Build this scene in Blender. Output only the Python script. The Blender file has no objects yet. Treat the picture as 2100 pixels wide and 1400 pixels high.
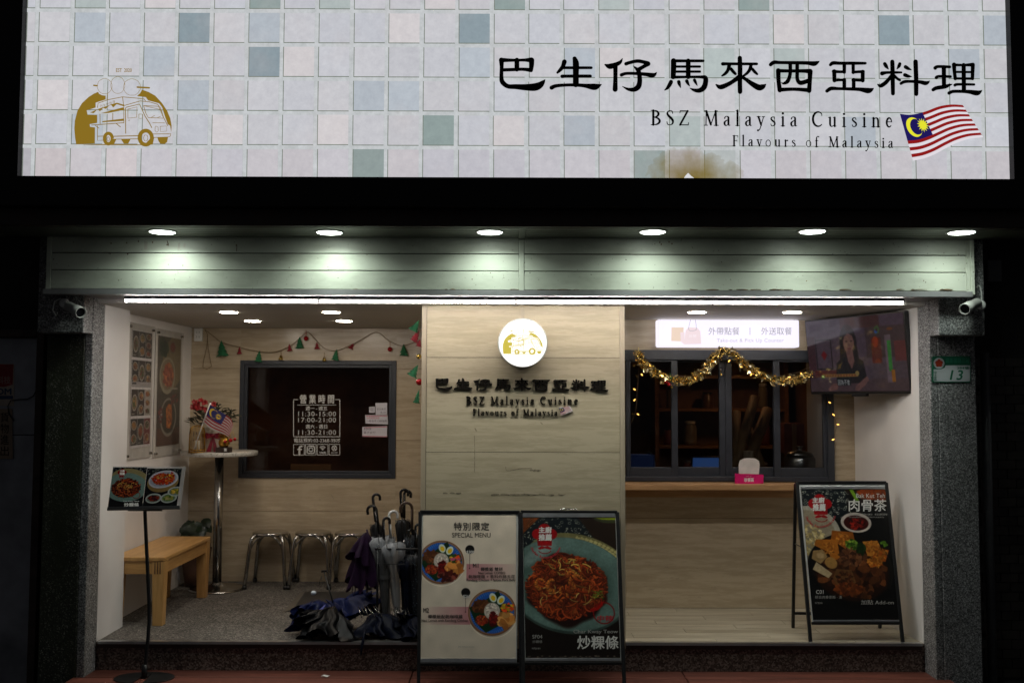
import bpy, bmesh, math, random
import numpy as np
from mathutils import Vector, Matrix, Euler
from mathutils.geometry import tessellate_polygon

# ------------------------------------------------------------------ camera, world, exposure
S = bpy.context.scene
C = S.collection
R = math.radians
FPX = 2042.0
CAMZ = 1.737
cam_data = bpy.data.cameras.new('camera')
cam_data.sensor_width = 36.0
cam_data.lens = 36.0 * FPX / 2100.0
cam_data.clip_start = 0.05
cam_data.clip_end = 500.0
cam_data.dof.use_dof = True
cam_data.dof.focus_distance = 5.75
cam_data.dof.aperture_fstop = 3.5
cam = bpy.data.objects.new('camera', cam_data)
C.objects.link(cam)
CAM_ROT = (Matrix.Rotation(R(-0.08), 3, 'Z') @ Matrix.Rotation(R(90 + 3.307), 3, 'X') @ Matrix.Rotation(R(0.17), 3, 'Z'))
cam.location = (0, 0, CAMZ)
cam.rotation_euler = CAM_ROT.to_euler()
S.camera = cam

world = bpy.data.worlds.new('World')
S.world = world
world.use_nodes = True
bg = world.node_tree.nodes['Background']
bg.inputs[0].default_value = (0.62, 0.62, 0.66, 1)      # faint even glow of a city night sky
bg.inputs[1].default_value = 0.045

S.view_settings.view_transform = 'Standard'
S.view_settings.look = 'None'
S.view_settings.exposure = 0.0
S.view_settings.gamma = 1.0
S.view_settings.use_curve_mapping = False
S.cycles.use_denoising = True
S.cycles.max_bounces = 7
S.cycles.diffuse_bounces = 4
S.cycles.glossy_bounces = 3
S.cycles.transparent_max_bounces = 12
S.cycles.sample_clamp_indirect = 20.0
S.cycles.caustics_reflective = True      # the stool tops throw light patches on the wall
S.cycles.blur_glossy = 0.0
S.cycles.caustics_refractive = False

rnd = random.Random(7)
CAMP = Vector((0, 0, CAMZ))

def ray(px, py):
    return CAM_ROT @ Vector(((px - 1050.0) / FPX, -(py - 700.0) / FPX, -1.0))
def P(px, py, D):
    d = ray(px, py)
    return CAMP + d * (D / d.y)
def plane_map(p0, n):
    p0 = Vector(p0); n = Vector(n).normalized()
    def f(px, py, h=0.0):
        d = ray(px, py)
        t = (p0 - CAMP).dot(n) / d.dot(n)
        return CAMP + d * t + n * h
    return f
def front(D):
    return plane_map((0, D, 0), (0, -1, 0))
def XX(px, D): return P(px, 700, D).x
def ZZ(py, D, px=1050): return P(px, py, D).z

# ------------------------------------------------------------------ object helpers
ORG = {}
def tag(o, label=None, cat=None, group=None, kind=None):
    if label: o['label'] = label
    if cat: o['category'] = cat
    if group: o['group'] = group
    if kind: o['kind'] = kind
    return o
def thing(name, label, cat, loc=(0, 0, 0), group=None, kind=None):
    o = bpy.data.objects.new(name, None)
    C.objects.link(o)
    o.empty_display_size = 0.1
    o.location = loc
    ORG[o.name] = Vector(loc)
    return tag(o, label, cat, group, kind)
def copy_tree(o, parent=None):
    c = o.copy(); C.objects.link(c)
    ORG[c.name] = ORG.get(o.name, Vector())
    if parent: c.parent = parent
    for ch in list(o.children):
        copy_tree(ch, c)
    return c

class MB:
    def __init__(s):
        s.v = []; s.f = []; s.m = []; s.sm = []; s.uv = {}
    def add(s, vs, fs, mi=0, smooth=False):
        b = len(s.v)
        s.v.extend(Vector(v) for v in vs)
        for f in fs:
            s.f.append([b + i for i in f]); s.m.append(mi); s.sm.append(smooth)
    def box(s, x0, x1, y0, y1, z0, z1, mi=0):
        s.add([(x0,y0,z0),(x1,y0,z0),(x1,y1,z0),(x0,y1,z0),(x0,y0,z1),(x1,y0,z1),(x1,y1,z1),(x0,y1,z1)],
              [(0,3,2,1),(4,5,6,7),(0,1,5,4),(1,2,6,5),(2,3,7,6),(3,0,4,7)], mi)
    def obox(s, c, ax, ay, az, mi=0):
        c = Vector(c); ax = Vector(ax); ay = Vector(ay); az = Vector(az)
        vs = [c + ax*i + ay*j + az*k for k in (-1,1) for (i,j) in ((-1,-1),(1,-1),(1,1),(-1,1))]
        s.add(vs, [(0,3,2,1),(4,5,6,7),(0,1,5,4),(1,2,6,5),(2,3,7,6),(3,0,4,7)], mi)
    def bar(s, a, b, w, d, up=(0, 0, 1), mi=0):
        a = Vector(a); b = Vector(b); t = (b - a); L = t.length; t.normalize()
        u = Vector(up); u = (u - t * u.dot(t))
        if u.length < 1e-4: u = Vector((0, 1, 0)) - t * t.y
        u.normalize(); w2 = t.cross(u)
        s.obox((a + b) / 2, t * (L / 2), w2 * (w / 2), u * (d / 2), mi)
    def slab(s, q, n, th, mi=0, uv=False):
        q = [Vector(p) for p in q]; n = Vector(n).normalized()
        k = len(q)
        vs = q + [p - n * th for p in q]
        fs = [tuple(range(k)), tuple(range(2*k-1, k-1, -1))] + [(i, i + k, (i+1) % k + k, (i+1) % k) for i in range(k)]
        b = len(s.f)
        s.add(vs, fs, mi)
        if uv: s.uv[b] = [(0,1),(1,1),(1,0),(0,0)]
    def tube(s, path, r, n=8, mi=0, closed=False, cap=True):
        path = [Vector(p) for p in path]
        m = len(path)
        rs = r if isinstance(r, (list, tuple)) else [r] * m
        rings = []; prev = None
        for i in range(m):
            if closed: t = path[(i+1) % m] - path[i-1]
            else: t = path[min(i+1, m-1)] - path[max(i-1, 0)]
            if t.length < 1e-9: t = Vector((0,0,1))
            t.normalize()
            if prev is None:
                u = Vector((0,0,1)) if abs(t.z) < 0.9 else Vector((1,0,0))
            else: u = prev
            u = u - t * u.dot(t)
            if u.length < 1e-6: u = Vector((1,0,0)) - t * t.x
            u.normalize(); prev = u; w = t.cross(u)
            rings.append([path[i] + (u * math.cos(2*math.pi*k/n) + w * math.sin(2*math.pi*k/n)) * rs[i] for k in range(n)])
        vs = [p for rg in rings for p in rg]; fs = []
        for i in range(m if closed else m - 1):
            a = i * n; b = ((i+1) % m) * n
            for k in range(n): fs.append((a+k, a+(k+1) % n, b+(k+1) % n, b+k))
        if cap and not closed:
            fs.append(tuple(range(n-1, -1, -1))); fs.append(tuple((m-1)*n + k for k in range(n)))
        s.add(vs, fs, mi, True)
    def lathe(s, prof, c=(0,0,0), n=24, mi=0, axis=None, pleat=None, caps=True):
        """prof: (r, z) pairs up the axis"""
        c = Vector(c)
        if axis is None: ex, ey, ez = Vector((1,0,0)), Vector((0,1,0)), Vector((0,0,1))
        else:
            ez = Vector(axis).normalized()
            ex = Vector((1,0,0)) - ez * ez.x
            if ex.length < 0.1: ex = Vector((0,1,0)) - ez * ez.y
            ex.normalize(); ey = ez.cross(ex)
        vs = []; fs = []
        for j, (r, z) in enumerate(prof):
            for k in range(n):
                a = 2*math.pi*k/n
                rr = r * (pleat(a, j / max(1, len(prof)-1)) if pleat else 1)
                vs.append(c + ex*(rr*math.cos(a)) + ey*(rr*math.sin(a)) + ez*z)
        m = len(prof)
        for j in range(m-1):
            for k in range(n):
                fs.append((j*n+k, j*n+(k+1) % n, (j+1)*n+(k+1) % n, (j+1)*n+k))
        if caps:
            if prof[0][0] > 1e-5: fs.append(tuple(range(n-1, -1, -1)))
            if prof[-1][0] > 1e-5: fs.append(tuple((m-1)*n+k for k in range(n)))
        s.add(vs, fs, mi, True)
    def ball(s, c, r, n=14, mi=0, sc=(1,1,1)):
        m = n // 2 + 1; vs = []; fs = []
        for j in range(m):
            t = math.pi * j / (m-1)
            for k in range(n):
                a = 2*math.pi*k/n
                vs.append(Vector(c) + Vector((r*sc[0]*math.sin(t)*math.cos(a), r*sc[1]*math.sin(t)*math.sin(a), r*sc[2]*math.cos(t))))
        for j in range(m-1):
            for k in range(n): fs.append((j*n+k, (j+1)*n+k, (j+1)*n+(k+1) % n, j*n+(k+1) % n))
        s.add(vs, fs, mi, True)
    def poly2(s, pts, M, h=0.0, mi=0, depth=0.0):
        vs = [M(x, y, h) for x, y in pts]
        tris = tessellate_polygon([[Vector((x, y, 0)) for x, y in pts]])
        s.add(vs, [tuple(t) for t in tris], mi)
        if depth:
            k = len(pts); vb = [M(x, y, h - depth) for x, y in pts]
            s.add(vs + vb, [(i, i+k, (i+1) % k + k, (i+1) % k) for i in range(k)], mi)
    def ellipse2(s, cx, cy, rx, ry, M, h=0.0, mi=0, n=28, rot=0, depth=0):
        pts = []
        for k in range(n):
            a = 2*math.pi*k/n; x = rx*math.cos(a); y = ry*math.sin(a)
            pts.append((cx + x*math.cos(rot) - y*math.sin(rot), cy + x*math.sin(rot) + y*math.cos(rot)))
        s.poly2(pts, M, h, mi, depth)
    def stroke2(s, pts, M, h=0.0, mi=0, depth=0.0, smooth=True, w=None, cap=True, sub=5):
        pts = [(p[0], p[1], p[2] if len(p) > 2 else w) for p in pts]
        if smooth and len(pts) > 2:
            out = []
            for i in range(len(pts)-1):
                p0 = pts[max(i-1, 0)]; p1 = pts[i]; p2 = pts[i+1]; p3 = pts[min(i+2, len(pts)-1)]
                for k in range(sub):
                    t = k / sub
                    out.append(tuple(0.5*((2*p1[q]) + (-p0[q]+p2[q])*t + (2*p0[q]-5*p1[q]+4*p2[q]-p3[q])*t*t + (-p0[q]+3*p1[q]-3*p2[q]+p3[q])*t**3) for q in range(3)))
            out.append(pts[-1]); pts = out
        L = []; Rr = []; m = len(pts)
        for i, (x, y, ww) in enumerate(pts):
            a = pts[max(i-1, 0)]; b = pts[min(i+1, m-1)]
            dx, dy = b[0]-a[0], b[1]-a[1]; l = math.hypot(dx, dy) or 1
            nx, ny = -dy/l, dx/l; ww = max(ww, 0.01)
            L.append((x+nx*ww/2, y+ny*ww/2)); Rr.append((x-nx*ww/2, y-ny*ww/2))
        vs = []; fs = []; edge = []
        for a, b in zip(L, Rr): vs += [a, b]
        for i in range(m-1): fs.append((2*i, 2*i+1, 2*i+3, 2*i+2))
        def capf(i, j):
            (x, y, ww) = pts[i]; dx, dy = pts[i][0]-pts[j][0], pts[i][1]-pts[j][1]
            a0 = math.atan2(dy, dx); b = len(vs)
            for k in range(7):
                a = a0 - math.pi/2 + math.pi*k/6
                vs.append((x + math.cos(a)*ww/2, y + math.sin(a)*ww/2))
            fs.append(tuple(range(b, b+7)))
            return list(range(b, b+7))
        c0 = c1 = []
        if cap:
            c1 = capf(m-1, m-2); c0 = capf(0, 1)
        s.add([M(x, y, h) for x, y in vs], fs, mi)
        if depth:
            ring = [2*i+1 for i in range(m)] + c1 + [2*i for i in range(m-1, -1, -1)] + c0
            q = [vs[i] for i in ring]; k = len(q)
            s.add([M(x, y, h) for x, y in q] + [M(x, y, h-depth) for x, y in q], [(i, i+k, (i+1) % k + k, (i+1) % k) for i in range(k)], mi)
    def build(s, name, mats, parent=None, bevel=0.0, world_origin=None, seg=2):
        org = world_origin if world_origin is not None else (ORG[parent.name] if parent else Vector())
        me = bpy.data.meshes.new(name)
        me.from_pydata([tuple(v - org) for v in s.v], [], s.f)
        if not isinstance(mats, (list, tuple)): mats = [mats]
        for m in mats: me.materials.append(m)
        me.polygons.foreach_set('material_index', s.m)
        me.polygons.foreach_set('use_smooth', s.sm)
        if s.uv:
            ul = me.uv_layers.new(name='UVMap')
            for fi, uvs in s.uv.items():
                for li, q in zip(me.polygons[fi].loop_indices, uvs): ul.data[li].uv = q
        me.validate(); me.update()
        o = bpy.data.objects.new(name, me)
        C.objects.link(o)
        ORG[o.name] = Vector(org)
        if parent: o.parent = parent
        elif world_origin is not None: o.location = world_origin
        if bevel:
            md = o.modifiers.new('edge', 'BEVEL'); md.width = bevel; md.segments = seg; md.limit_method = 'ANGLE'; md.angle_limit = R(40)
        return o

# text -> flat faces, fitted to a box of the mapped plane
_TC = {}
def text_faces(s, bold=0.0, shear=0.0, space=1.0):
    key = (s, bold, shear, space)
    if key in _TC: return _TC[key]
    cu = bpy.data.curves.new('t', 'FONT'); cu.body = s; cu.offset = bold; cu.shear = shear; cu.space_character = space
    cu.resolution_u = 3
    o = bpy.data.objects.new('t', cu); C.objects.link(o)
    me = bpy.data.meshes.new_from_object(o)
    vs = [(v.co.x, v.co.y) for v in me.vertices]; fs = [tuple(p.vertices) for p in me.polygons]
    bpy.data.objects.remove(o); bpy.data.curves.remove(cu); bpy.data.meshes.remove(me)
    _TC[key] = (vs, fs); return vs, fs
def text2(mb, s, x0, y0, x1, y1, M, h=0.0, mi=0, bold=0.0, shear=0.0, space=1.0, fn=None):
    vs, fs = text_faces(s, 0.0, shear, space)
    if not vs: return
    ax = min(v[0] for v in vs); bx = max(v[0] for v in vs); ay = min(v[1] for v in vs); by = max(v[1] for v in vs)
    sx = (x1-x0)/max(1e-6, bx-ax); sy = (y1-y0)/max(1e-6, by-ay)
    q = [(x0+(v[0]-ax)*sx, y1-(v[1]-ay)*sy) for v in vs]
    o = bold*(y1-y0)*1.6
    for i, (dx, dy) in enumerate(((0, 0),) if not bold else ((-o, 0), (o, 0), (0, -o*0.8), (0, o*0.8))):
        w = [(x+dx, y+dy) for x, y in q]
        if fn: w = [fn(*p) for p in w]
        mb.add([M(x, y, h+0.00004*i) for x, y in w], fs, mi)

# ------------------------------------------------------------------ materials
MATS = {}
def nodes(name):
    m = bpy.data.materials.new(name); m.use_nodes = True
    nt = m.node_tree; bs = nt.nodes['Principled BSDF']
    return m, nt, bs
def N(nt, t, **kw):
    n = nt.nodes.new(t)
    for k, v in kw.items():
        if k in n.inputs: n.inputs[k].default_value = v
        else: setattr(n, k, v)
    return n
def rgba(c): return (c[0], c[1], c[2], 1)
def ramp(nt, src, stops, interp='LINEAR'):
    r = nt.nodes.new('ShaderNodeValToRGB'); r.color_ramp.interpolation = interp
    el = r.color_ramp.elements
    while len(el) < len(stops): el.new(0.5)
    for e, (p, c) in zip(el, stops): e.position = p; e.color = rgba(c)
    nt.links.new(src, r.inputs[0]); return r.outputs[0]
def coords(nt, scale=(1,1,1), rand=False, kind='Object'):
    tc = nt.nodes.new('ShaderNodeTexCoord'); out = tc.outputs[kind]
    if rand:
        oi = nt.nodes.new('ShaderNodeObjectInfo')
        ml = N(nt, 'ShaderNodeVectorMath', operation='SCALE'); cx = nt.nodes.new('ShaderNodeCombineXYZ')
        for i in range(3): nt.links.new(oi.outputs['Random'], cx.inputs[i])
        nt.links.new(cx.outputs[0], ml.inputs[0]); ml.inputs['Scale'].default_value = 37.0
        ad = N(nt, 'ShaderNodeVectorMath', operation='ADD')
        nt.links.new(out, ad.inputs[0]); nt.links.new(ml.outputs[0], ad.inputs[1]); out = ad.outputs[0]
    mp = nt.nodes.new('ShaderNodeMapping'); mp.inputs['Scale'].default_value = scale
    nt.links.new(out, mp.inputs[0]); return mp.outputs[0]
def noise(nt, vec, scale, detail=4, rough=0.55):
    n = N(nt, 'ShaderNodeTexNoise', Scale=scale, Detail=detail, Roughness=rough); nt.links.new(vec, n.inputs['Vector']); return n.outputs['Fac']
def bump(nt, bs, h, strength=0.2, dist=0.01):
    b = N(nt, 'ShaderNodeBump', Strength=strength, Distance=dist)
    nt.links.new(h, b.inputs['Height']); nt.links.new(b.outputs[0], bs.inputs['Normal'])
def mix(nt, f, a, b):
    m = nt.nodes.new('ShaderNodeMix'); m.data_type = 'RGBA'
    for sock, val in ((m.inputs[0], f), (m.inputs[6], a), (m.inputs[7], b)):
        if isinstance(val, (int, float)): sock.default_value = val
        elif isinstance(val, tuple): sock.default_value = rgba(val)
        else: nt.links.new(val, sock)
    return m.outputs[2]

def plain(name, c, rough=0.5, metal=0.0, var=0.12, scale=9.0, bmp=0.0, spec=0.5, coat=0.0, trans=0.0):
    if name in MATS: return MATS[name]
    m, nt, bs = nodes(name)
    v = coords(nt, rand=True)
    f = noise(nt, v, scale, 5)
    lo = tuple(max(0, x*(1-var*1.6)) for x in c); hi = tuple(min(1, x*(1+var)) for x in c)
    nt.links.new(ramp(nt, f, [(0.3, lo), (0.7, hi)]), bs.inputs['Base Color'])
    bs.inputs['Metallic'].default_value = metal
    bs.inputs['Specular IOR Level'].default_value = spec
    bs.inputs['Coat Weight'].default_value = coat
    rr = N(nt, 'ShaderNodeMapRange'); nt.links.new(f, rr.inputs[0])
    rr.inputs[3].default_value = max(0.02, rough*0.8); rr.inputs[4].default_value = min(1, rough*1.2)
    nt.links.new(rr.outputs[0], bs.inputs['Roughness'])
    if trans: bs.inputs['Transmission Weight'].default_value = trans
    if bmp: bump(nt, bs, noise(nt, v, scale*6, 4), bmp, 0.004)
    MATS[name] = m; return m
def wood(name, c1, c2, axis='x', grain=1.0, rough=0.45, knots=0.0, bmp=0.08, stretch=0.07, spec=0.4):
    if name in MATS: return MATS[name]
    m, nt, bs = nodes(name)
    sc = {'x': (stretch, 1, 1), 'y': (1, stretch, 1), 'z': (1, 1, stretch)}[axis]
    v = coords(nt, sc, rand=True)
    f1 = noise(nt, v, 22*grain, 6, 0.62); f2 = noise(nt, v, 110*grain, 3, 0.6); f3 = noise(nt, v, 5*grain, 3)
    a = N(nt, 'ShaderNodeMath', operation='MULTIPLY_ADD'); nt.links.new(f2, a.inputs[0]); a.inputs[1].default_value = 0.35; nt.links.new(f1, a.inputs[2])
    b = N(nt, 'ShaderNodeMath', operation='MULTIPLY_ADD'); nt.links.new(f3, b.inputs[0]); b.inputs[1].default_value = 0.5; nt.links.new(a.outputs[0], b.inputs[2])
    col = ramp(nt, b.outputs[0], [(0.66, c2), (0.9, tuple((p+q)/2 for p, q in zip(c1, c2))), (1.1 if False else 1.0, c1)])
    nt.links.new(col, bs.inputs['Base Color'])
    bs.inputs['Roughness'].default_value = rough
    bs.inputs['Specular IOR Level'].default_value = spec
    if bmp: bump(nt, bs, a.outputs[0], bmp, 0.003)
    MATS[name] = m; return m
def speckle(name, stops, scale, rough=0.6, bmp=0.35, spec=0.5, moss=0.0):
    if name in MATS: return MATS[name]
    m, nt, bs = nodes(name)
    v = coords(nt)
    vo = N(nt, 'ShaderNodeTexVoronoi', Scale=scale); nt.links.new(v, vo.inputs['Vector'])
    sp = nt.nodes.new('ShaderNodeSeparateColor'); nt.links.new(vo.outputs['Color'], sp.inputs[0])
    col = ramp(nt, sp.outputs[0], stops)
    big = noise(nt, v, 3.0, 4)
    dark = ramp(nt, big, [(0.3, (0.62, 0.62, 0.6)), (0.7, (1, 1, 1))])
    mm = nt.nodes.new('ShaderNodeMix'); mm.data_type = 'RGBA'; mm.blend_type = 'MULTIPLY'; mm.inputs[0].default_value = 1
    nt.links.new(col, mm.inputs[6]); nt.links.new(dark, mm.inputs[7]); out = mm.outputs[2]
    if moss:
        fz = ramp(nt, noise(nt, coords(nt, (1, 1, 0.25)), 5.0, 5), [(0.62 - moss*0.3, (0, 0, 0)), (0.62, (1, 1, 1))])
        out = mix(nt, fz, out, (0.018, 0.022, 0.008))
    nt.links.new(out, bs.inputs['Base Color'])
    bs.inputs['Roughness'].default_value = rough
    bs.inputs['Specular IOR Level'].default_value = spec
    bump(nt, bs, vo.outputs['Distance'], bmp, 0.004)
    MATS[name] = m; return m
def emit(name, c, strength, base=(0.02, 0.02, 0.02)):
    if name in MATS: return MATS[name]
    m, nt, bs = nodes(name)
    bs.inputs['Base Color'].default_value = rgba(base); bs.inputs['Roughness'].default_value = 0.4
    bs.inputs['Emission Color'].default_value = rgba(c); bs.inputs['Emission Strength'].default_value = strength
    MATS[name] = m; return m
def glassmat(name, tint=(1, 1, 1), ior=1.45, rough=0.02, opacity=0.0, base=(0.5, 0.5, 0.5)):
    if name in MATS: return MATS[name]
    m = bpy.data.materials.new(name); m.use_nodes = True; nt = m.node_tree
    nt.nodes.clear()
    out = nt.nodes.new('ShaderNodeOutputMaterial'); tr = nt.nodes.new('ShaderNodeBsdfTransparent'); gl = nt.nodes.new('ShaderNodeBsdfGlossy')
    fr = N(nt, 'ShaderNodeFresnel', IOR=ior); mx = nt.nodes.new('ShaderNodeMixShader')
    tr.inputs[0].default_value = rgba(tint); gl.inputs['Roughness'].default_value = rough
    gm = nt.nodes.new('ShaderNodeNewGeometry'); ml = N(nt, 'ShaderNodeMath', operation='MULTIPLY_ADD'); nt.links.new(gm.outputs['Backfacing'], ml.inputs[0]); ml.inputs[1].default_value = -1.0; ml.inputs[2].default_value = 1.0
    m0 = N(nt, 'ShaderNodeMath', operation='MULTIPLY'); nt.links.new(fr.outputs[0], m0.inputs[0]); nt.links.new(ml.outputs[0], m0.inputs[1]); nt.links.new(m0.outputs[0], mx.inputs[0]); nt.links.new(tr.outputs[0], mx.inputs[1]); nt.links.new(gl.outputs[0], mx.inputs[2])
    last = mx.outputs[0]
    if opacity:
        df = nt.nodes.new('ShaderNodeBsdfDiffuse'); df.inputs[0].default_value = rgba(base)
        m2 = nt.nodes.new('ShaderNodeMixShader'); m2.inputs[0].default_value = opacity
        nt.links.new(last, m2.inputs[1]); nt.links.new(df.outputs[0], m2.inputs[2]); last = m2.outputs[0]
    nt.links.new(last, out.inputs[0])
    MATS[name] = m; return m
def imgmat(name, arr, rough=0.35, emis=0.0, spec=0.5, base=1.0):
    """print or screen picture painted by this script into pixels (arr: h x w x 3, display values)"""
    h, w = arr.shape[:2]
    im = bpy.data.images.new(name, w, h)
    px = np.ones((h, w, 4), np.float32); px[..., :3] = np.clip(arr[::-1], 0, 1)
    im.pixels.foreach_set(px.ravel()); im.update(); im.pack()
    m, nt, bs = nodes(name)
    t = nt.nodes.new('ShaderNodeTexImage'); t.image = im; t.extension = 'EXTEND'
    if base: nt.links.new(t.outputs[0], bs.inputs['Base Color'])
    else: bs.inputs['Base Color'].default_value = (0.01, 0.01, 0.012, 1)
    if emis:
        nt.links.new(t.outputs[0], bs.inputs['Emission Color']); bs.inputs['Emission Strength'].default_value = emis
    bs.inputs['Roughness'].default_value = rough; bs.inputs['Specular IOR Level'].default_value = spec
    return m

# ------------------------------------------------------------------ painter for printed pictures
class Img:
    def __init__(s, w, h, c=(1, 1, 1), seed=1):
        s.w, s.h = w, h; s.a = np.empty((h, w, 3), np.float32); s.a[:] = c; s.r = np.random.RandomState(seed)
    def box(s, x0, y0, x1, y1):
        return max(0, int(x0)), max(0, int(y0)), min(s.w, int(x1)+2), min(s.h, int(y1)+2)
    def put(s, b, al, c):
        x0, y0, x1, y1 = b
        if x1 <= x0 or y1 <= y0: return
        al = al[..., None]; c = np.asarray(c, np.float32)
        s.a[y0:y1, x0:x1] = s.a[y0:y1, x0:x1]*(1-al) + c*al
    def grid(s, b):
        return np.meshgrid(np.arange(b[0], b[2])+0.5, np.arange(b[1], b[3])+0.5)
    def ell(s, cx, cy, rx, ry, c, rot=0.0, soft=1.0, al=1.0, wob=0.0):
        R_ = max(rx, ry)*1.2+soft; b = s.box(cx-R_, cy-R_, cx+R_, cy+R_)
        if b[2] <= b[0] or b[3] <= b[1]: return
        X, Y = s.grid(b); X = X-cx; Y = Y-cy
        u = (X*math.cos(rot)+Y*math.sin(rot))/rx; v = (-X*math.sin(rot)+Y*math.cos(rot))/ry
        d = np.sqrt(u*u+v*v)
        if wob:
            an = np.arctan2(v, u); p = s.r.rand(4)*6.28
            d = d*(1+wob*(np.sin(3*an+p[0])+0.7*np.sin(5*an+p[1])+0.5*np.sin(9*an+p[2])))
        s.put(b, al*np.clip((1-d)*min(rx, ry)/soft+0.5, 0, 1), c)
    def poly(s, pts, c, al=1.0):
        xs = [p[0] for p in pts]; ys = [p[1] for p in pts]; b = s.box(min(xs)-1, min(ys)-1, max(xs)+1, max(ys)+1)
        if b[2] <= b[0] or b[3] <= b[1]: return
        X, Y = s.grid(b); ins = np.zeros(X.shape, bool); n = len(pts)
        for i in range(n):
            x0, y0 = pts[i]; x1, y1 = pts[(i+1) % n]
            if y0 == y1: continue
            ins ^= ((y0 > Y) != (y1 > Y)) & (X < (x1-x0)*(Y-y0)/(y1-y0)+x0)
        s.put(b, al*ins.astype(np.float32), c)
    def line(s, pts, w, c, al=1.0, soft=1.0):
        for (x0, y0), (x1, y1) in zip(pts[:-1], pts[1:]):
            b = s.box(min(x0, x1)-w, min(y0, y1)-w, max(x0, x1)+w, max(y0, y1)+w)
            if b[2] <= b[0] or b[3] <= b[1]: continue
            X, Y = s.grid(b); dx, dy = x1-x0, y1-y0; L = dx*dx+dy*dy+1e-9
            t = np.clip(((X-x0)*dx+(Y-y0)*dy)/L, 0, 1); d = np.hypot(X-x0-t*dx, Y-y0-t*dy)
            s.put(b, al*np.clip((w/2-d)/soft+0.5, 0, 1), c)
    def mott(s, amt, cell):
        n = s.r.rand(s.h//cell+2, s.w//cell+2).astype(np.float32)
        yy = np.linspace(0, n.shape[0]-1.01, s.h); xx = np.linspace(0, n.shape[1]-1.01, s.w)
        yi = yy.astype(int); xi = xx.astype(int); fy = (yy-yi)[:, None]; fx = (xx-xi)[None]
        q = n[yi][:, xi]*(1-fy)*(1-fx)+n[yi+1][:, xi]*fy*(1-fx)+n[yi][:, xi+1]*(1-fy)*fx+n[yi+1][:, xi+1]*fy*fx
        s.a *= (1+amt*(q-0.5)*2)[..., None]
    def blur(s, k=1):
        for _ in range(k):
            for ax in (0, 1): s.a = (np.roll(s.a, 1, ax)+2*s.a+np.roll(s.a, -1, ax))/4
        s.a *= (1+0.05*(s.r.rand(s.h, s.w, 1)-0.5)).astype(np.float32)
        return s.a
    def rect(s, x0, y0, x1, y1, c, al=1.0): s.poly([(x0, y0), (x1, y0), (x1, y1), (x0, y1)], c, al)
    def blob(s, cx, cy, rx, ry, pal, n, smin, smax, el=1.8):
        for _ in range(n):
            a = s.r.rand()*6.28; q = math.sqrt(s.r.rand()); x = cx+rx*q*math.cos(a); y = cy+ry*q*math.sin(a)
            r = smin+(smax-smin)*s.r.rand(); c = np.array(pal[s.r.randint(len(pal))])*(0.8+0.4*s.r.rand())
            s.ell(x, y, r*el, r, c, s.r.rand()*3.14, 1.0, 0.95, 0.06)
    def noodles(s, cx, cy, rx, ry, n, w, pal, ln=0.5):
        for i in range(n):
            a = s.r.rand()*6.28; q = math.sqrt(s.r.rand())*0.95; x = cx+rx*q*math.cos(a); y = cy+ry*q*math.sin(a)
            t = s.r.rand()*6.28; k = (s.r.rand()-0.5)*0.9; pts = []; st = rx*ln/6
            for j in range(7):
                pts.append((x, y)); x += math.cos(t)*st; y += math.sin(t)*st*0.8; t += k
            pts = [p for p in pts if ((p[0]-cx)/rx)**2+((p[1]-cy)/ry)**2 < 1.12]
            if len(pts) < 2: continue
            c = np.array(pal[s.r.randint(len(pal))])*(0.65+0.6*s.r.rand()); ww = w*(0.7+0.6*s.r.rand())
            s.line([(p[0]+1, p[1]+ww*0.35) for p in pts], ww, c*0.35, 0.6)
            s.line(pts, ww, c); s.line([(p[0], p[1]-ww*0.2) for p in pts], ww*0.25, np.minimum(c*1.7+0.05, 1), 0.55)
    def shrimp(s, cx, cy, r, rot, c=(0.75, 0.42, 0.16)):
        pts = [(cx+r*math.cos(rot+t), cy+r*math.sin(rot+t)) for t in np.linspace(0, 3.9, 11)]
        for i, p in enumerate(pts):
            ww = r*(0.85-0.05*i)
            s.ell(p[0], p[1], ww*0.55, ww*0.55, np.array(c)*(0.55 if i % 2 else 0.8), 0, 2)
            s.ell(p[0]-1, p[1]-ww*0.15, ww*0.33, ww*0.3, np.minimum(np.array(c)*1.25, 1), 0, 3, 0.8)
# ------------------------------------------------------------------ shared materials
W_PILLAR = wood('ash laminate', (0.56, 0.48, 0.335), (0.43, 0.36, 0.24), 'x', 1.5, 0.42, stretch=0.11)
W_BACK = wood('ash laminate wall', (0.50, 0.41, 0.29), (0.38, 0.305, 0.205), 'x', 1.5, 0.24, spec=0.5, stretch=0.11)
W_TRIM = wood('ash trim', (0.50, 0.42, 0.31), (0.42, 0.35, 0.25), 'z', 1.2, 0.4)
W_FLOOR = wood('pale plank tile', (0.44, 0.39, 0.30), (0.27, 0.23, 0.165), 'x', 0.8, 0.4)
W_DECK = wood('red decking', (0.16, 0.048, 0.032), (0.072, 0.022, 0.015), 'x', 0.9, 0.55, bmp=0.25)
W_BENCH = wood('oak', (0.56, 0.32, 0.115), (0.40, 0.205, 0.065), 'y', 1.0, 0.38)
W_BENCHZ = wood('oak upright', (0.56, 0.32, 0.115), (0.40, 0.205, 0.065), 'z', 1.0, 0.38)
W_SHELF = wood('shelf wood', (0.50, 0.30, 0.15), (0.34, 0.19, 0.085), 'x', 1.0, 0.4)
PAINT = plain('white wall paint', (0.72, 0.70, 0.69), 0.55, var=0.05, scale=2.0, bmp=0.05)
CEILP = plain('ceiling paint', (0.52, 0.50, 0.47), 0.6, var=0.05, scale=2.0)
GRAN = speckle('washed granite', [(0.0, (0.05, 0.05, 0.052)), (0.35, (0.17, 0.17, 0.175)), (0.75, (0.31, 0.31, 0.32)), (0.95, (0.55, 0.55, 0.55))], 165.0)
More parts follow.
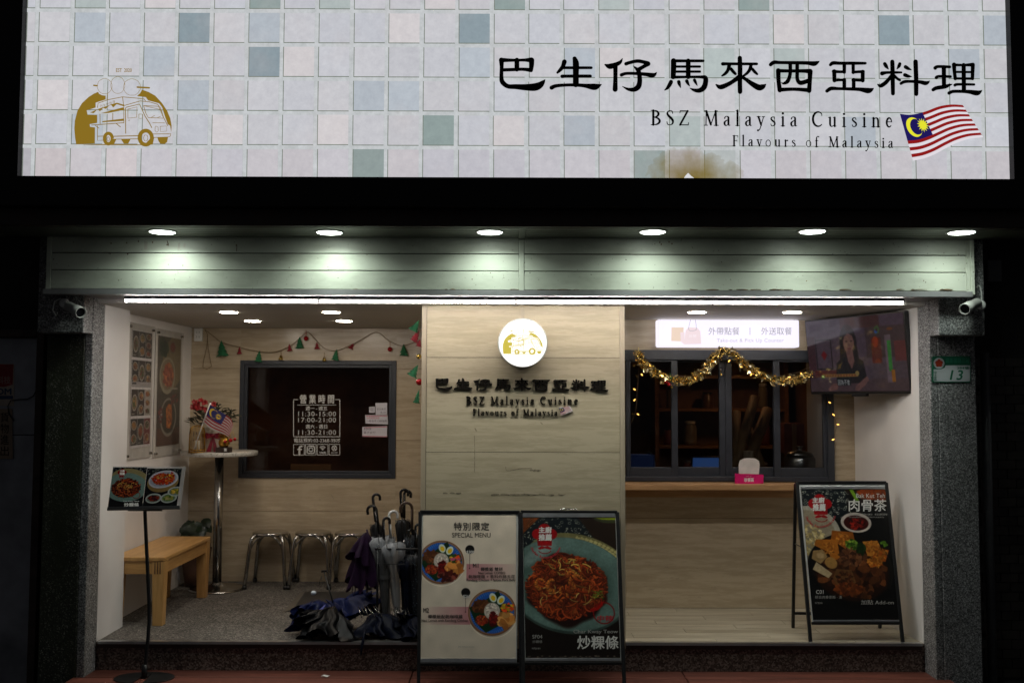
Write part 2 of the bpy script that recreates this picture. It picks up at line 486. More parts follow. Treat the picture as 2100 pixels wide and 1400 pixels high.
GRANM_SHADE = speckle('shaded mossy granite', [(0.0, (0.010, 0.011, 0.008)), (0.5, (0.028, 0.032, 0.022)), (0.85, (0.07, 0.075, 0.055)), (0.97, (0.28, 0.28, 0.24))], 165.0, moss=1.0)  # moss, plus the shade on this pillar face darkened into the colour
PEBBLE = speckle('washed pebble floor', [(0.0, (0.035, 0.030, 0.026)), (0.35, (0.085, 0.076, 0.068)), (0.7, (0.155, 0.142, 0.128)), (0.95, (0.34, 0.31, 0.28))], 120.0, 0.65)
RISER = speckle('dark washed pebble', [(0.0, (0.03, 0.018, 0.015)), (0.5, (0.10, 0.066, 0.055)), (0.9, (0.26, 0.20, 0.175))], 110.0)
ALU = plain('aluminium', (0.62, 0.63, 0.64), 0.35, 1.0, 0.08, 14)
BLACKM = plain('black painted steel', (0.010, 0.010, 0.011), 0.4, 0.0, 0.2, 20)
BLACKP = plain('black plastic', (0.012, 0.012, 0.013), 0.35, 0.0, 0.2, 20)
ANTHR = plain('anthracite window aluminium', (0.030, 0.034, 0.045), 0.42, 0.0, 0.1, 15)
STEEL = plain('stainless steel', (0.42, 0.41, 0.39), 0.18, 1.0, 0.08, 18)
STEELTOP = plain('polished stool top', (0.50, 0.49, 0.47), 0.055, 1.0, 0.05, 18)
WHITEP = plain('white plastic', (0.70, 0.70, 0.68), 0.4, 0.0, 0.05, 8)
DARKB = plain('dark brown steel', (0.042, 0.026, 0.020), 0.5, 0.0, 0.3, 6)
NEAR_BLACK = plain('black sign frame', (0.006, 0.006, 0.007), 0.5, 0.0, 0.2, 6, spec=0.3)
INK = plain('black ink', (0.010, 0.008, 0.006), 0.7, 0.0, 0.05, 6, spec=0.1)
GOLDINK = emit('gold backlit ink', (0.27, 0.165, 0.016), 0.92)
GLASS = glassmat('window glass', (0.80, 0.82, 0.83))

def fascia_mat():
    m, nt, bs = nodes('cream cladding')
    v = coords(nt, (0.35, 1, 1), rand=True)
    d = noise(nt, v, 7.0, 6, 0.65); sp = noise(nt, coords(nt, (1, 1, 1), rand=True), 60.0, 2)
    base = ramp(nt, d, [(0.28, (0.46, 0.48, 0.40)), (0.5, (0.63, 0.66, 0.565)), (0.8, (0.69, 0.72, 0.62))])
    spots = ramp(nt, sp, [(0.70, (0, 0, 0)), (0.76, (1, 1, 1))])
    nt.links.new(mix(nt, spots, base, (0.20, 0.19, 0.14)), bs.inputs['Base Color'])
    bs.inputs['Roughness'].default_value = 0.42
    bump(nt, bs, d, 0.06, 0.004)
    return m
FASC = fascia_mat()
RUST = plain('rust stain', (0.16, 0.085, 0.035), 0.8, var=0.4, scale=30)

# ------------------------------------------------------------------ main planes (metres; camera stands at y = 0)
YS = 5.60            # sign face
YF = 6.10            # cream fascia
YE = 6.50            # front edge of the raised floor
YB = 8.62            # back wall of the waiting bay
YC = 7.58            # counter wall
FZ = 0.175           # raised floor
CZ = 2.345           # ceiling of the bays
WXL, WXR, WXI, WXB = -2.655, 2.665, -2.765, 2.612
PX0, PX1 = XX(865, YE), XX(1281, YE)

# street and pavement
mb = MB(); mb.box(-40, 40, -40, 60, -0.30, -0.16)
tag(mb.build('street', plain('wet asphalt', (0.045, 0.045, 0.047), 0.6, 0, 0.3, 5, 0.4)), 'dark asphalt street in front of the shop', 'street', kind='structure')

# wooden deck in front of the step: planks are pieces
mb = MB(); mb.box(-2.70, 2.73, YE-0.34, YE-0.005, -0.16, -0.032)
deck = tag(mb.build('deck', DARKB), 'red-brown wooden deck step before the shop', 'deck', kind='structure')
for k in range(2):
    y0 = YE-0.345+k*0.172
    for (xa, xb) in ((-2.72, -0.62), (-0.614, 1.10), (1.106, 2.75)):
        q = MB(); q.box(xa, xb, y0, y0+0.163, -0.030, 0.0); q.build('plank', W_DECK, deck, 0.004)

# raised floor: pebble slab on the service side, plank tiles under the counter
mb = MB(); mb.box(WXL-0.2, WXR+0.1, YE+0.004, 12.2, -0.16, FZ-0.010)
floor = tag(mb.build('raised_floor', RISER), 'raised shop floor behind a dark pebbled riser', 'floor', kind='structure')
q = MB(); q.box(WXL-0.12, PX0+0.6, YE, YB+0.02, FZ-0.010, FZ); q.build('pebble_slab', PEBBLE, floor)
q = MB(); q.box(WXL+0.02, WXR-0.02, YE-0.012, YE+0.003, 0.002, FZ-0.035); q.build('riser', RISER, floor)
q = MB(); q.box(WXL+0.02, PX0, YE-0.02, YE-0.0005, FZ-0.034, FZ+0.004); q.box(PX1, WXR-0.02, YE-0.02, YE-0.0005, FZ-0.034, FZ+0.004)
q.build('nosing_strip', DARKB, floor)
for xa, xb in ((WXL+0.02, PX0), (PX1, WXR-0.02)):
    q = MB(); q.box(xa, xb, YE-0.026, YE+0.014, FZ+0.0045, FZ+0.0085); q.box(xa, xb, YE-0.026, YE-0.0215, FZ-0.008, FZ+0.0044); q.build('metal_nosing', ALU, floor)
rows = 8; rw = (YC-YE-0.02)/rows
for r in range(rows):
    y0 = YE+0.014+r*rw; x = PX1-0.3+(r*0.37) % 0.9-0.9
    while x < WXR+0.05:
        xa, xb = max(x, PX1-0.1), min(x+0.9, WXR+0.05)
        if xb-xa > 0.05:
            q = MB(); q.box(xa+0.0015, xb-0.0015, y0+0.0015, y0+rw-0.0015, FZ-0.010, FZ+0.001+0.0006*rnd.random()); q.build('plank_tile', W_FLOOR, floor)
        x += 0.9

# ceiling over the bays
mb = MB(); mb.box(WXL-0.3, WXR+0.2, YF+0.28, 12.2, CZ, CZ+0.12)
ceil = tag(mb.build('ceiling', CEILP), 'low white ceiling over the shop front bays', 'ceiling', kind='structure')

# side walls
def swall(name, label, x, side):
    th = thing(name, label, 'wall', (x, YE, FZ), kind='thing')
    q = MB()
    if side < 0:
        q.box(x-0.049, x, YE+0.002, YE+0.43, FZ, CZ); q.build('white_return', PAINT, th)
        q = MB(); q.box(x-0.27, WXI, YE+0.44, YB+0.05, FZ, CZ); q.build('wall_panel', PAINT, th)
    else:
        q.add([(x,YE+.002,FZ),(x+.049,YE+.002,FZ),(x+.049,YB,FZ),(WXB-0.05,YB,FZ),(x,YE+.002,CZ),(x+.049,YE+.002,CZ),(x+.049,YB,CZ),(WXB-0.05,YB,CZ)],[(0,3,2,1),(4,5,6,7),(0,1,5,4),(1,2,6,5),(2,3,7,6),(3,0,4,7)]); q.build('wall_panel', PAINT, th)
    return th
swall('side_wall', 'white side wall of the waiting bay carrying the menu boards', WXL, -1)
swall('side_wall', 'white side wall of the counter bay behind the television', WXR, 1)

# granite pillars with corbels
def pillar(sx, label, mat, mat2):
    x = WXR if sx > 0 else WXL
    th = thing('granite_pillar', label, 'pillar', (x, 6.4, -0.16), kind='thing')
    a, b = sorted((x, x+sx*0.29))
    # inner return in clean granite, body in its own skin
    q = MB(); q.box(min(x, x+sx*0.05), max(x, x+sx*0.05), 6.322, YE, -0.16, 2.9); q.build('inner_return', mat, th, 0.006)
    a, b = sorted((x+sx*0.0505, x+sx*0.29))
    q = MB(); q.box(a, b, 6.320, YE+0.25, -0.16, 2.9); q.build('shaft', mat2, th, 0.006)
    a, b = sorted((x+sx*0.002, x+sx*0.292))
    q = MB(); q.box(a, b, 6.185, 6.319, 2.14, 2.9); q.build('corbel', mat, th, 0.008)
    return th
pillar(-1, 'dark shaded mossy granite pillar beside the neighbour door', GRAN, GRANM_SHADE)
pillar(1, 'grey speckled granite pillar carrying the house number plate', GRAN, GRAN)

# panelled walls made of laminate boards, clipped round one opening
def boards(th, x0, x1, zs, y, thick, mat, hole=None, gap=0.003):
    for za, zb in zip(zs[:-1], zs[1:]):
        rects = [(x0, x1, za, zb)]
        if hole:
            hx0, hx1, hz0, hz1 = hole
            if hz0 < zb and hz1 > za:
                rects = []
                if hx0 > x0: rects.append((x0, hx0, za, zb))
                if hx1 < x1: rects.append((hx1, x1, za, zb))
                if hz0 > za: rects.append((hx0, hx1, za, min(hz0, zb)))
                if hz1 < zb: rects.append((hx0, hx1, max(hz1, za), zb))
        for a, b, c, d in rects:
            g0 = gap/2 if c == za else 0; g1 = gap/2 if d == zb else 0
            q = MB(); q.box(a, b, y, y+thick, c+g0, d-g1); q.build('panel', mat, th)
def seams(pys, D, lo, hi):
    return [lo] + sorted(ZZ(p, D) for p in pys) + [hi]

# central wood pillar
cp = thing('wood_pillar', 'broad ash-panelled pillar between the two bays carrying the shop name', 'pillar', ((PX0+PX1)/2, YE, 0), kind='thing')
boards(cp, PX0+0.034, PX1-0.032, seams((733, 927, 1121, 1300), YE, FZ-0.17, CZ+0.03), YE, 0.02, W_PILLAR)
q = MB(); q.box(PX0+0.02, PX1-0.02, YE+0.021, YC+0.3, FZ-0.1, CZ+0.02); q.build('core', DARKB, cp)
for a in (PX0, PX1-0.031):
    q = MB(); q.box(a, a+0.031, YE-0.004, YE+0.03, 0, CZ+0.03); q.build('corner_trim', W_TRIM, cp, 0.002)
q = MB(); q.box(PX0+0.001, PX0+0.019, YE+0.031, YB, FZ, CZ); q.build('side_panel', W_BACK, cp)
q = MB(); q.box(PX1-0.019, PX1-0.001, YE+0.031, YC, FZ, CZ); q.build('side_panel', W_BACK, cp)
FP = front(YE)
stain = plain('glue residue', (0.31, 0.26, 0.175), 0.8, var=0.4, scale=60)
q = MB()
def smear(x0, x1, y, w, n, hh=0.0012):
    for i in range(n):
        xa = x0+(x1-x0)*i/n; xb = xa+(x1-x0)/n*rnd.uniform(0.5, 0.95)
        q.stroke2([(xa, y+rnd.uniform(-1, 1), w*rnd.uniform(.4, 1)), ((xa+xb)/2, y+rnd.uniform(-1, 1), w*rnd.uniform(.6, 1.2)), (xb, y+rnd.uniform(-1, 1), w*rnd.uniform(.3, .9))], FP, hh)
smear(910, 948, 1011, 3.5, 3); smear(1008, 1165, 1014, 3.5, 8); smear(1088, 1110, 964, 5, 3)
q.stroke2([(1037, 957, 1), (1041, 965, 1.2), (1070, 960, 1.2), (1090, 960, 1.4)], FP, 0.001)
q.stroke2([(973, 893, 1), (973.5, 930, 1.3), (973, 968, 1)], FP, 0.001)
smear(1034, 1088, 856, 2, 5); q.stroke2([(974, 878, 2), (977, 883, 3)], FP, 0.001); q.stroke2([(1109, 866, 2), (1112, 869, 2)], FP, 0.001)
q.build('glue_mark', stain, cp)

# back wall of the waiting bay, with the window opening
WIN = (P(491, 858, YB).x, P(812, 858, YB).x, ZZ(980, YB, 650), ZZ(739, YB, 650))
bw = thing('back_wall', 'ash-panelled back wall of the waiting bay behind the steel stools', 'wall', (-1.6, YB, FZ), kind='thing')
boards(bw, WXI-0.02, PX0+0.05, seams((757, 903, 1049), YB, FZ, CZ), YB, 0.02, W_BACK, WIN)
# counter wall with the serving window opening
SW = (PX1-0.005, P(1708, 850, YC).x, ZZ(986, YC, 1450), ZZ(718, YC, 1450))
cw = thing('counter_wall', 'ash-panelled counter wall around the takeaway window', 'wall', (1.7, YC, FZ), kind='thing')
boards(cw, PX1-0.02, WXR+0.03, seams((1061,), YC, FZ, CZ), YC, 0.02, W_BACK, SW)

SCUF = plain('scuff', (0.30, 0.25, 0.18), 0.7, var=0.4, scale=50); SCUW = plain('wall scuff', (0.50, 0.48, 0.46), 0.7, var=0.3, scale=50)
rs_ = random.Random(8)
MCW = front(YC); q = MB()
for i in range(16):
    x, y = rs_.uniform(1300, 1620), rs_.uniform(1150, 1232); L = rs_.uniform(3, 16)
    q.stroke2([(x, y, .5), (x+L/2, y+rs_.uniform(-1.5, 1.5), rs_.uniform(.5, 1.3)), (x+L, y+rs_.uniform(-2, 2), .4)], MCW, 0.0008)
q.build('scuff_mark', SCUF, cw)
MBW = front(YB); q = MB()
for i in range(14):
    x, y = rs_.uniform(500, 840), rs_.uniform(1000, 1180); L = rs_.uniform(2, 9)
    q.stroke2([(x, y, .5), (x+L/2, y+rs_.uniform(-2, 3), rs_.uniform(.5, 1.1)), (x+L, y+rs_.uniform(-1, 5), .4)], MBW, 0.0008)
q.stroke2([(678, 1012, .6), (681, 1017, 1.6), (685, 1023, .6)], MBW, 0.0009)
q.build('scuff_mark', SCUF, bw)

# ------------------------------------------------------------------ fascia
fx0, fx1 = P(95, 545, YF).x, P(1993, 545, YF).x
fz1, fz0 = ZZ(490, YF), ZZ(606, YF)
fa = thing('fascia', 'grime-spotted cream clad fascia under the row of downlights', 'fascia', (0, YF, fz0), kind='thing')
FFP = front(YF)
zj = [ZZ(595, YF), ZZ(556, YF), ZZ(521, YF), fz1+0.02]
xm0, xm1 = P(1064, 540, YF).x, P(1075, 540, YF).x
q = MB(); q.box(fx0, fx1, YF+0.016, YF+0.36, fz0+0.012, fz1+0.02); q.build('core', DARKB, fa)
for xa, xb in ((fx0+0.03, xm0-0.001), (xm1+0.001, fx1-0.035)):
    for za, zb in zip(zj[:-1], zj[1:]):
        q = MB(); q.box(xa, xb, YF, YF+0.014, za+0.003, zb-0.0025); q.build('cladding_plank', FASC, fa, 0.002)
q = MB(); q.box(xm0, xm1, YF-0.004, YF+0.012, fz0+0.03, fz1+0.02); q.build('joint_cover', FASC, fa, 0.003)
q = MB(); q.box(fx0, fx0+0.029, YF-0.003, YF+0.015, fz0+0.03, fz1+0.02); q.build('end_trim', FASC, fa, 0.002)
q = MB(); q.box(fx1-0.034, fx1-0.012, YF-0.003, YF+0.015, fz0+0.03, fz1+0.02); q.build('end_trim', FASC, fa, 0.002)
q = MB(); q.box(fx1-0.011, fx1+0.012, YF-0.010, YF+0.03, fz0+0.015, fz1+0.02); q.build('end_trim', FASC, fa, 0.002)
q = MB(); q.box(fx0-0.012, fx1-0.004, YF-0.012, YF+0.36, fz0, fz0+0.012); q.box(fx0-0.012, fx1-0.004, YF-0.014, YF-0.004, fz0-0.001, zj[0]-0.001)
q.build('drip_edge', plain('grey drip edge', (0.26, 0.255, 0.265), 0.55, 0.0, 0.15, 5), fa, 0.002)
q = MB()   # rust and dirt along the lower edge, spots above
for i in range(46):
    x = rnd.uniform(200, 1985); w = rnd.uniform(4, 28)
    q.stroke2([(x, 594.2+rnd.uniform(-.6, .5), rnd.uniform(.6, 2.2)), (x+w/2, 594.2+rnd.uniform(-1, .4), rnd.uniform(.8, 2.6)), (x+w, 594.2, rnd.uniform(.5, 1.5))], FFP, 0.0045)
for i in range(60):
    x, y, r = rnd.uniform(110, 1980), rnd.uniform(494, 590), rnd.uniform(0.4, 1.1)
    q.ellipse2(x, y, r, r*1.2, FFP, 0.0015, n=7)
for (x, y) in ((284, 495), (260, 498), (313, 497), (343, 502), (485, 503), (1353, 497), (1356, 501), (1372, 496), (1378, 500), (262, 521), (228, 499)):
    q.ellipse2(x, y, 1.5, 1.8, FFP, 0.0018, n=8)
q.stroke2([(343, 494, 1.5), (345, 500, 2), (346, 504, 1)], FFP, 0.002); q.stroke2([(486, 505, 1), (485, 515, 1.2)], FFP, 0.002)
q.build('rust_streak', RUST, fa)
q = MB()
q.poly2([(296, 492), (303, 497), (302, 512), (296, 512)], FFP, 0.002); q.poly2([(366, 498), (370, 498), (368, 514), (364, 514)], FFP, 0.002); q.poly2([(377, 499), (381, 499), (380, 508), (376, 507)], FFP, 0.002)
q.build('tape_remnant', plain('old tape', (0.62, 0.60, 0.52), 0.5), fa)

# ------------------------------------------------------------------ canopy under the sign: beam, soffit, strips
SZ = fz1
ca = thing('canopy', 'dark steel canopy with a ribbed soffit below the lit shop sign', 'canopy', (0, YS, SZ), kind='thing')
zfr = ZZ(427, YS)         # lower edge of the sign frame
CX0, CX1 = -3.35, 3.35
q = MB(); q.box(CX0, CX1, YS+0.035, YS+0.09, SZ-0.004, zfr-0.002); q.build('front_beam', DARKB, ca, 0.003)
q = MB(); q.box(CX0, CX1, YS+0.091, 6.6, SZ+0.075, zfr+0.01); q.build('roof_deck', DARKB, ca)
sof = plain('dark olive soffit', (0.105, 0.11, 0.085), 0.35, 0.2, 0.2, 6)
ys = [YS+0.092+i*0.0685 for i in range(7)]
for (xa, xb) in ((CX0, xm0-0.002), (xm1+0.004, CX1)):
    for ya, yb in zip(ys[:-1], ys[1:]):
        q = MB(); q.box(xa, xb, ya+0.002, yb-0.002, SZ+0.004, SZ+0.02); q.build('soffit_strip', sof, ca, 0.003)
q = MB(); q.box(CX0, CX1, YS+0.092, YF+0.02, SZ+0.0205, SZ+0.074); q.build('soffit_backing', DARKB, ca)
q = MB(); q.box(xm0-0.001, xm1+0.003, YS+0.092, YF-0.006, SZ-0.002, SZ+0.016); q.build('soffit_joint', sof, ca)
q = MB(); q.bar((CX0, YS+0.085, SZ+0.0), (CX1, YS+0.085, SZ+0.0), 0.012, 0.012); q.build('edge_lip', plain('lip', (0.10, 0.10, 0.085), 0.4, 0.5), ca)

# ------------------------------------------------------------------ downlights
LENS = emit('downlight lens', (0.90, 1.0, 0.90), 14.0)
LENS2 = emit('ceiling downlight lens', (1.0, 0.88, 0.72), 74.0)
RIM = plain('white rim', (0.5, 0.5, 0.48), 0.4)
def downlight(px, py, z, r, lens, label, group, watts=0):
    d = ray(px, py); t = (z-CAMZ)/d.z; p = CAMP+d*t
    th = thing('downlight', label, 'downlight', (p.x, p.y, z), group)
    q = MB(); q.lathe([(r*1.04, -0.002), (r*1.2, -0.001), (r*1.22, 0.002), (r*1.0, 0.0035)], p, 32, caps=False); q.build('trim_ring', RIM, th)
    q = MB(); q.lathe([(0.0001, -0.0062), (r*0.6, -0.0058), (r*0.95, -0.004), (r*1.04, 0.0005)], p, 32, caps=False); q.build('lens', lens, th)
    if watts:      # the lamp's own light: a diffusing disc with a 140 degree beam
        ld = bpy.data.lights.new('downlight_lamp', 'AREA'); ld.shape = 'DISK'; ld.size = r*1.9; ld.energy = watts; ld.spread = R(150); ld.color = (0.86, 1.0, 0.88)
        lo = bpy.data.objects.new('lamp', ld); C.objects.link(lo); lo.parent = th; lo.location = (0, 0, -0.0075)
    return th
ORD = ['first', 'second', 'third', 'fourth', 'fifth', 'sixth']
for i, (x, y) in enumerate(((333, 476), (675.5, 477), (1004.5, 476.5), (1338.5, 476), (1666, 475), (1972, 477))):
    downlight(x, y, SZ, 0.072, LENS, 'lit round soffit downlight above the fascia, %s of six from the neighbour door' % ORD[i], 'downlights in the canopy soffit', 2.3)
for (x, y, l) in ((469, 640, 'lit ceiling downlight nearer the menu boards in the front row of the waiting bay'), (679, 640, 'lit ceiling downlight nearer the wood pillar in the front row of the waiting bay'),
                  (518, 658, 'lit ceiling downlight nearer the menu boards in the rear row of the waiting bay'), (705.5, 658, 'lit ceiling downlight nearer the wood pillar in the rear row of the waiting bay'),
                  (1429.5, 640, 'lit ceiling downlight over the middle of the takeaway light box'), (1625, 640, 'lit ceiling downlight beside the television in the counter bay')):
    downlight(x, y, CZ, 0.062, LENS2, l, 'downlights in the bay ceilings')

# ------------------------------------------------------------------ LED light tubes
TUBE = emit('LED tube', (1.0, 0.95, 0.90), 60.0)
yl = 6.22
tx = [P(256, 615, yl).x, P(654, 615, yl).x, P(1058, 616, yl).x, P(1461, 616, yl).x, P(1853, 617, yl).x]
zt = CZ+0.004
for i in range(4):
    a, b = tx[i]+0.003, tx[i+1]-0.003
    th = thing('light_tube', 'glowing white LED tube under the fascia, %s of four from the neighbour door' % ORD[i], 'light tube', ((a+b)/2, yl, zt), 'LED tubes under the fascia')
    q = MB(); q.box(a, b, yl-0.014, yl+0.014, zt+0.013, fz0-0.0005); q.box(a, b, yl+0.0145, yl+0.018, zt-0.003, fz0-0.0005); q.box(a, b, yl-0.020, yl-0.0145, zt+0.003, fz0-0.0005); q.build('housing', plain('tube housing', (0.20, 0.20, 0.21), 0.4), th, 0.002)  # rear plate added to keep the tube's light off the ceiling
    prof = [(yl+0.013*math.cos(t), zt+0.0125+0.024*math.sin(t)) for t in np.linspace(math.pi, 2*math.pi, 9)]
    q = MB(); vs = [(a+0.004, y, z) for y, z in prof]+[(b-0.004, y, z) for y, z in prof]; k = len(prof)
    q.add(vs, [(j, j+1, k+j+1, k+j) for j in range(k-1)]+[tuple(range(k)), tuple(range(2*k-1, k-1, -1))]); q.build('diffuser', TUBE, th)
    q = MB(); q.box(a, a+0.0035, yl-0.014, yl+0.014, zt-0.014, zt+0.012); q.box(b-0.0035, b, yl-0.014, yl+0.014, zt-0.014, zt+0.012); q.build('end_cap', WHITEP, th)
    q = MB()
    for s_ in (0.15, 0.85):
        x = a+(b-a)*s_; q.box(x-0.012, x+0.012, yl-0.024, yl-0.0202, zt+0.002, fz0-0.001)
    q.build('clip', ALU, th)

# ------------------------------------------------------------------ big lit sign
M = front(YS)
sx0, sx1 = P(48, 250, YS).x, P(2068, 250, YS).x
sz0, sz1 = ZZ(368, YS), ZZ(-70, YS)
sg = thing('shop_sign', 'huge backlit shop sign printed with pale mosaic tiles above the canopy', 'sign', (0, YS, sz0))
q = MB(); q.box(CX0, CX1, YS-0.05, YS+0.25, zfr, sz0); q.box(CX0, sx0, YS-0.05, YS+0.25, sz0, sz1+0.1); q.box(sx1, CX1, YS-0.05, YS+0.25, sz0, sz1+0.1)
q.box(sx0, sx1, YS-0.05, YS+0.25, sz1, sz1+0.1); q.box(sx0, sx1, YS+0.03, YS+0.25, sz0, sz1); q.build('frame', NEAR_BLACK, sg)
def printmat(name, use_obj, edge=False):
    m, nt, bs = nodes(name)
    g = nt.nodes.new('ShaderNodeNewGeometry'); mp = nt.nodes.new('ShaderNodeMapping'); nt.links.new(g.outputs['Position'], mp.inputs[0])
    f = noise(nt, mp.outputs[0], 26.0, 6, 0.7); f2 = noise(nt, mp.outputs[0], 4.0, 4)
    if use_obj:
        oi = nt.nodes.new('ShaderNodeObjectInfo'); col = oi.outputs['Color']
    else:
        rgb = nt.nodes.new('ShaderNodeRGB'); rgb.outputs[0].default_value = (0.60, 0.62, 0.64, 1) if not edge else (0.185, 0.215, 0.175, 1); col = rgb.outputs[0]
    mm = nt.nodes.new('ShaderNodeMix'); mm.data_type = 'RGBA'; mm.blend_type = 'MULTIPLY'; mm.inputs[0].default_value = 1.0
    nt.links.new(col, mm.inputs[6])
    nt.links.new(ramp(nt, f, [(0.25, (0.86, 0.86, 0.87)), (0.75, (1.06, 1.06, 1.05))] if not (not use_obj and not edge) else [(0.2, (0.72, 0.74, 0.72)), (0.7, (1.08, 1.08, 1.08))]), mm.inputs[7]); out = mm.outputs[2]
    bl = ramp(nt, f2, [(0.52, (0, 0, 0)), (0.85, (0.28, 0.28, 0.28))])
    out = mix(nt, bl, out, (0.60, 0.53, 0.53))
    # brown water stain at the lower edge
    c0 = P(1420, 372, YS); sb = N(nt, 'ShaderNodeVectorMath', operation='SUBTRACT'); nt.links.new(g.outputs['Position'], sb.inputs[0]); sb.inputs[1].default_value = c0
    sc = N(nt, 'ShaderNodeVectorMath', operation='MULTIPLY'); nt.links.new(sb.outputs[0], sc.inputs[0]); sc.inputs[1].default_value = (2.2, 1, 3.1)
    ln = N(nt, 'ShaderNodeVectorMath', operation='LENGTH'); nt.links.new(sc.outputs[0], ln.inputs[0])
    ad = N(nt, 'ShaderNodeMath', operation='MULTIPLY_ADD'); nt.links.new(noise(nt, mp.outputs[0], 5.0, 5), ad.inputs[0]); ad.inputs[1].default_value = 0.9; nt.links.new(ln.outputs['Value'], ad.inputs[2])
    st = ramp(nt, ad.outputs[0], [(0.55, (0.95, 0.95, 0.95)), (0.80, (0.62, 0.62, 0.62)), (1.10, (0.16, 0.16, 0.16)), (1.45, (0, 0, 0))])
    out = mix(nt, st, out, (0.20, 0.14, 0.010))
    nt.links.new(out, bs.inputs['Emission Color']); bs.inputs['Emission Strength'].default_value = 0.95
    bs.inputs['Base Color'].default_value = (0.03, 0.03, 0.03, 1); bs.inputs['Roughness'].default_value = 0.35; bs.inputs['Specular IOR Level'].default_value = 0.2
    return m
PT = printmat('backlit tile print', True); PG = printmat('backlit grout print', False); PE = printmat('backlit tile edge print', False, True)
q = MB(); q.box(sx0+0.001, sx1-0.001, YS, YS+0.02, sz0+0.001, sz1-0.001); q.build('grout_panel', PG, sg)
X0, X1 = P(78, 125, YS).x, P(2017, 132, YS).x
pit = (X1-X0)/27
tw = pit*0.887; th_ = pit*0.872; pz = pit*0.985
z1 = ZZ(29, YS)
# one tile mesh (shared), with its printed shadow line at the lower and left edge
def tile_mesh(w, h, e0, e1):
    q = MB(); e = 0.0044
    q.add([(e*e0, 0, e*e1), (w, 0, e*e1), (w, 0, h), (e*e0, 0, h)], [(0, 1, 2, 3)], 0)
    vs = [(0, 0, 0), (w, 0, 0), (w, 0, e*e1), (e*e0, 0, e*e1), (e*e0, 0, h), (0, 0, h)]
    if e0 and e1: q.add(vs, [(0, 1, 2, 3), (0, 3, 4, 5)], 1)
    elif e0: q.add([(0, 0, 0), (e, 0, 0), (e, 0, h), (0, 0, h)], [(0, 1, 2, 3)], 1)
    q.add([(0, 0, 0), (w, 0, 0), (w, 0, h), (0, 0, h), (0, .0015, 0), (w, .0015, 0), (w, .0015, h), (0, .0015, h)], [(0, 4, 5, 1), (1, 5, 6, 2), (2, 6, 7, 3), (3, 7, 4, 0)], 1)
    return q
tile_me = {}
TCOL = {}
def setc(r, ks, c):
    for k in ks: TCOL[(r, k)] = c
LB = (0.485, 0.53, 0.585); TL = (0.29, 0.36, 0.40); TG = (0.31, 0.385, 0.375); PTN = (0.485, 0.545, 0.54); WH = (0.69, 0.655, 0.67)
setc(0, (1, 8, 16), PTN); setc(0, (6, 13, 20), TG); setc(0, (3, 11), WH)
setc(1, (1, 6), LB); setc(1, (4,), TL); setc(1, (12, 24), TL); setc(1, (27,), LB); setc(1, (10, 21), WH)
setc(2, (3, 12, 15, 26), LB); setc(2, (6,), TL); setc(2, (19, 21), PTN); setc(2, (7, 16), WH)
setc(3, (4, 9, 10), LB); setc(3, (0,), WH); setc(3, (22,), (0.56, 0.56, 0.60))
setc(4, (11,), TG); setc(4, (15, 23), LB); setc(4, (18,), PTN); setc(4, (5, 13, 8), WH); setc(4, (1,), LB)
setc(5, (9,), TG); setc(5, (17,), TG); setc(5, (19,), PTN); setc(5, (2, 0), WH)
cr = random.Random(3)
for r in range(-1, 6):
    for k in range(-1, 28):
        xa = X0+k*pit+cr.uniform(-1, 1)*0.0025; za = z1-(r-1)*pz-th_+cr.uniform(-1, 1)*0.0015
        x0c, x1c = max(xa, sx0+0.002), min(xa+tw, sx1-0.002); z0c, z1c = max(za, sz0+0.002), min(za+th_, sz1-0.002)
        if x1c-x0c < 0.02 or z1c-z0c < 0.02: continue
        full = abs((x1c-x0c)-tw) < 1e-6 and abs((z1c-z0c)-th_) < 1e-6
        key = 'full' if full else (round(x1c-x0c, 3), round(z1c-z0c, 3), za < sz0)
        if key not in tile_me:
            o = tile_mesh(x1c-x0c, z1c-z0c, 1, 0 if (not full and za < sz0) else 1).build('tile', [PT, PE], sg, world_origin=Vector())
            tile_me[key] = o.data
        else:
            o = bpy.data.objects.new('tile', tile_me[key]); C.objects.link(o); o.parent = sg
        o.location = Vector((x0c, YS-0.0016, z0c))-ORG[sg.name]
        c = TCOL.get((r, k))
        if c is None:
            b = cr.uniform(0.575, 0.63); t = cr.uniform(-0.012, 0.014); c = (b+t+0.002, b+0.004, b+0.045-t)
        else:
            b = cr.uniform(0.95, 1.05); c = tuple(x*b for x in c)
        if r == 5: c = (c[0]*0.985, c[1]*0.95, c[2]*0.955)      # lowest row dimmer and pinker: backlight falloff put into the tile colour
        if r == 5 and k < 1: c = tuple(x*0.86 for x in c)  # left corner tiles dimmer still, weaker backlight painted in
        o.color = (*c, 1)

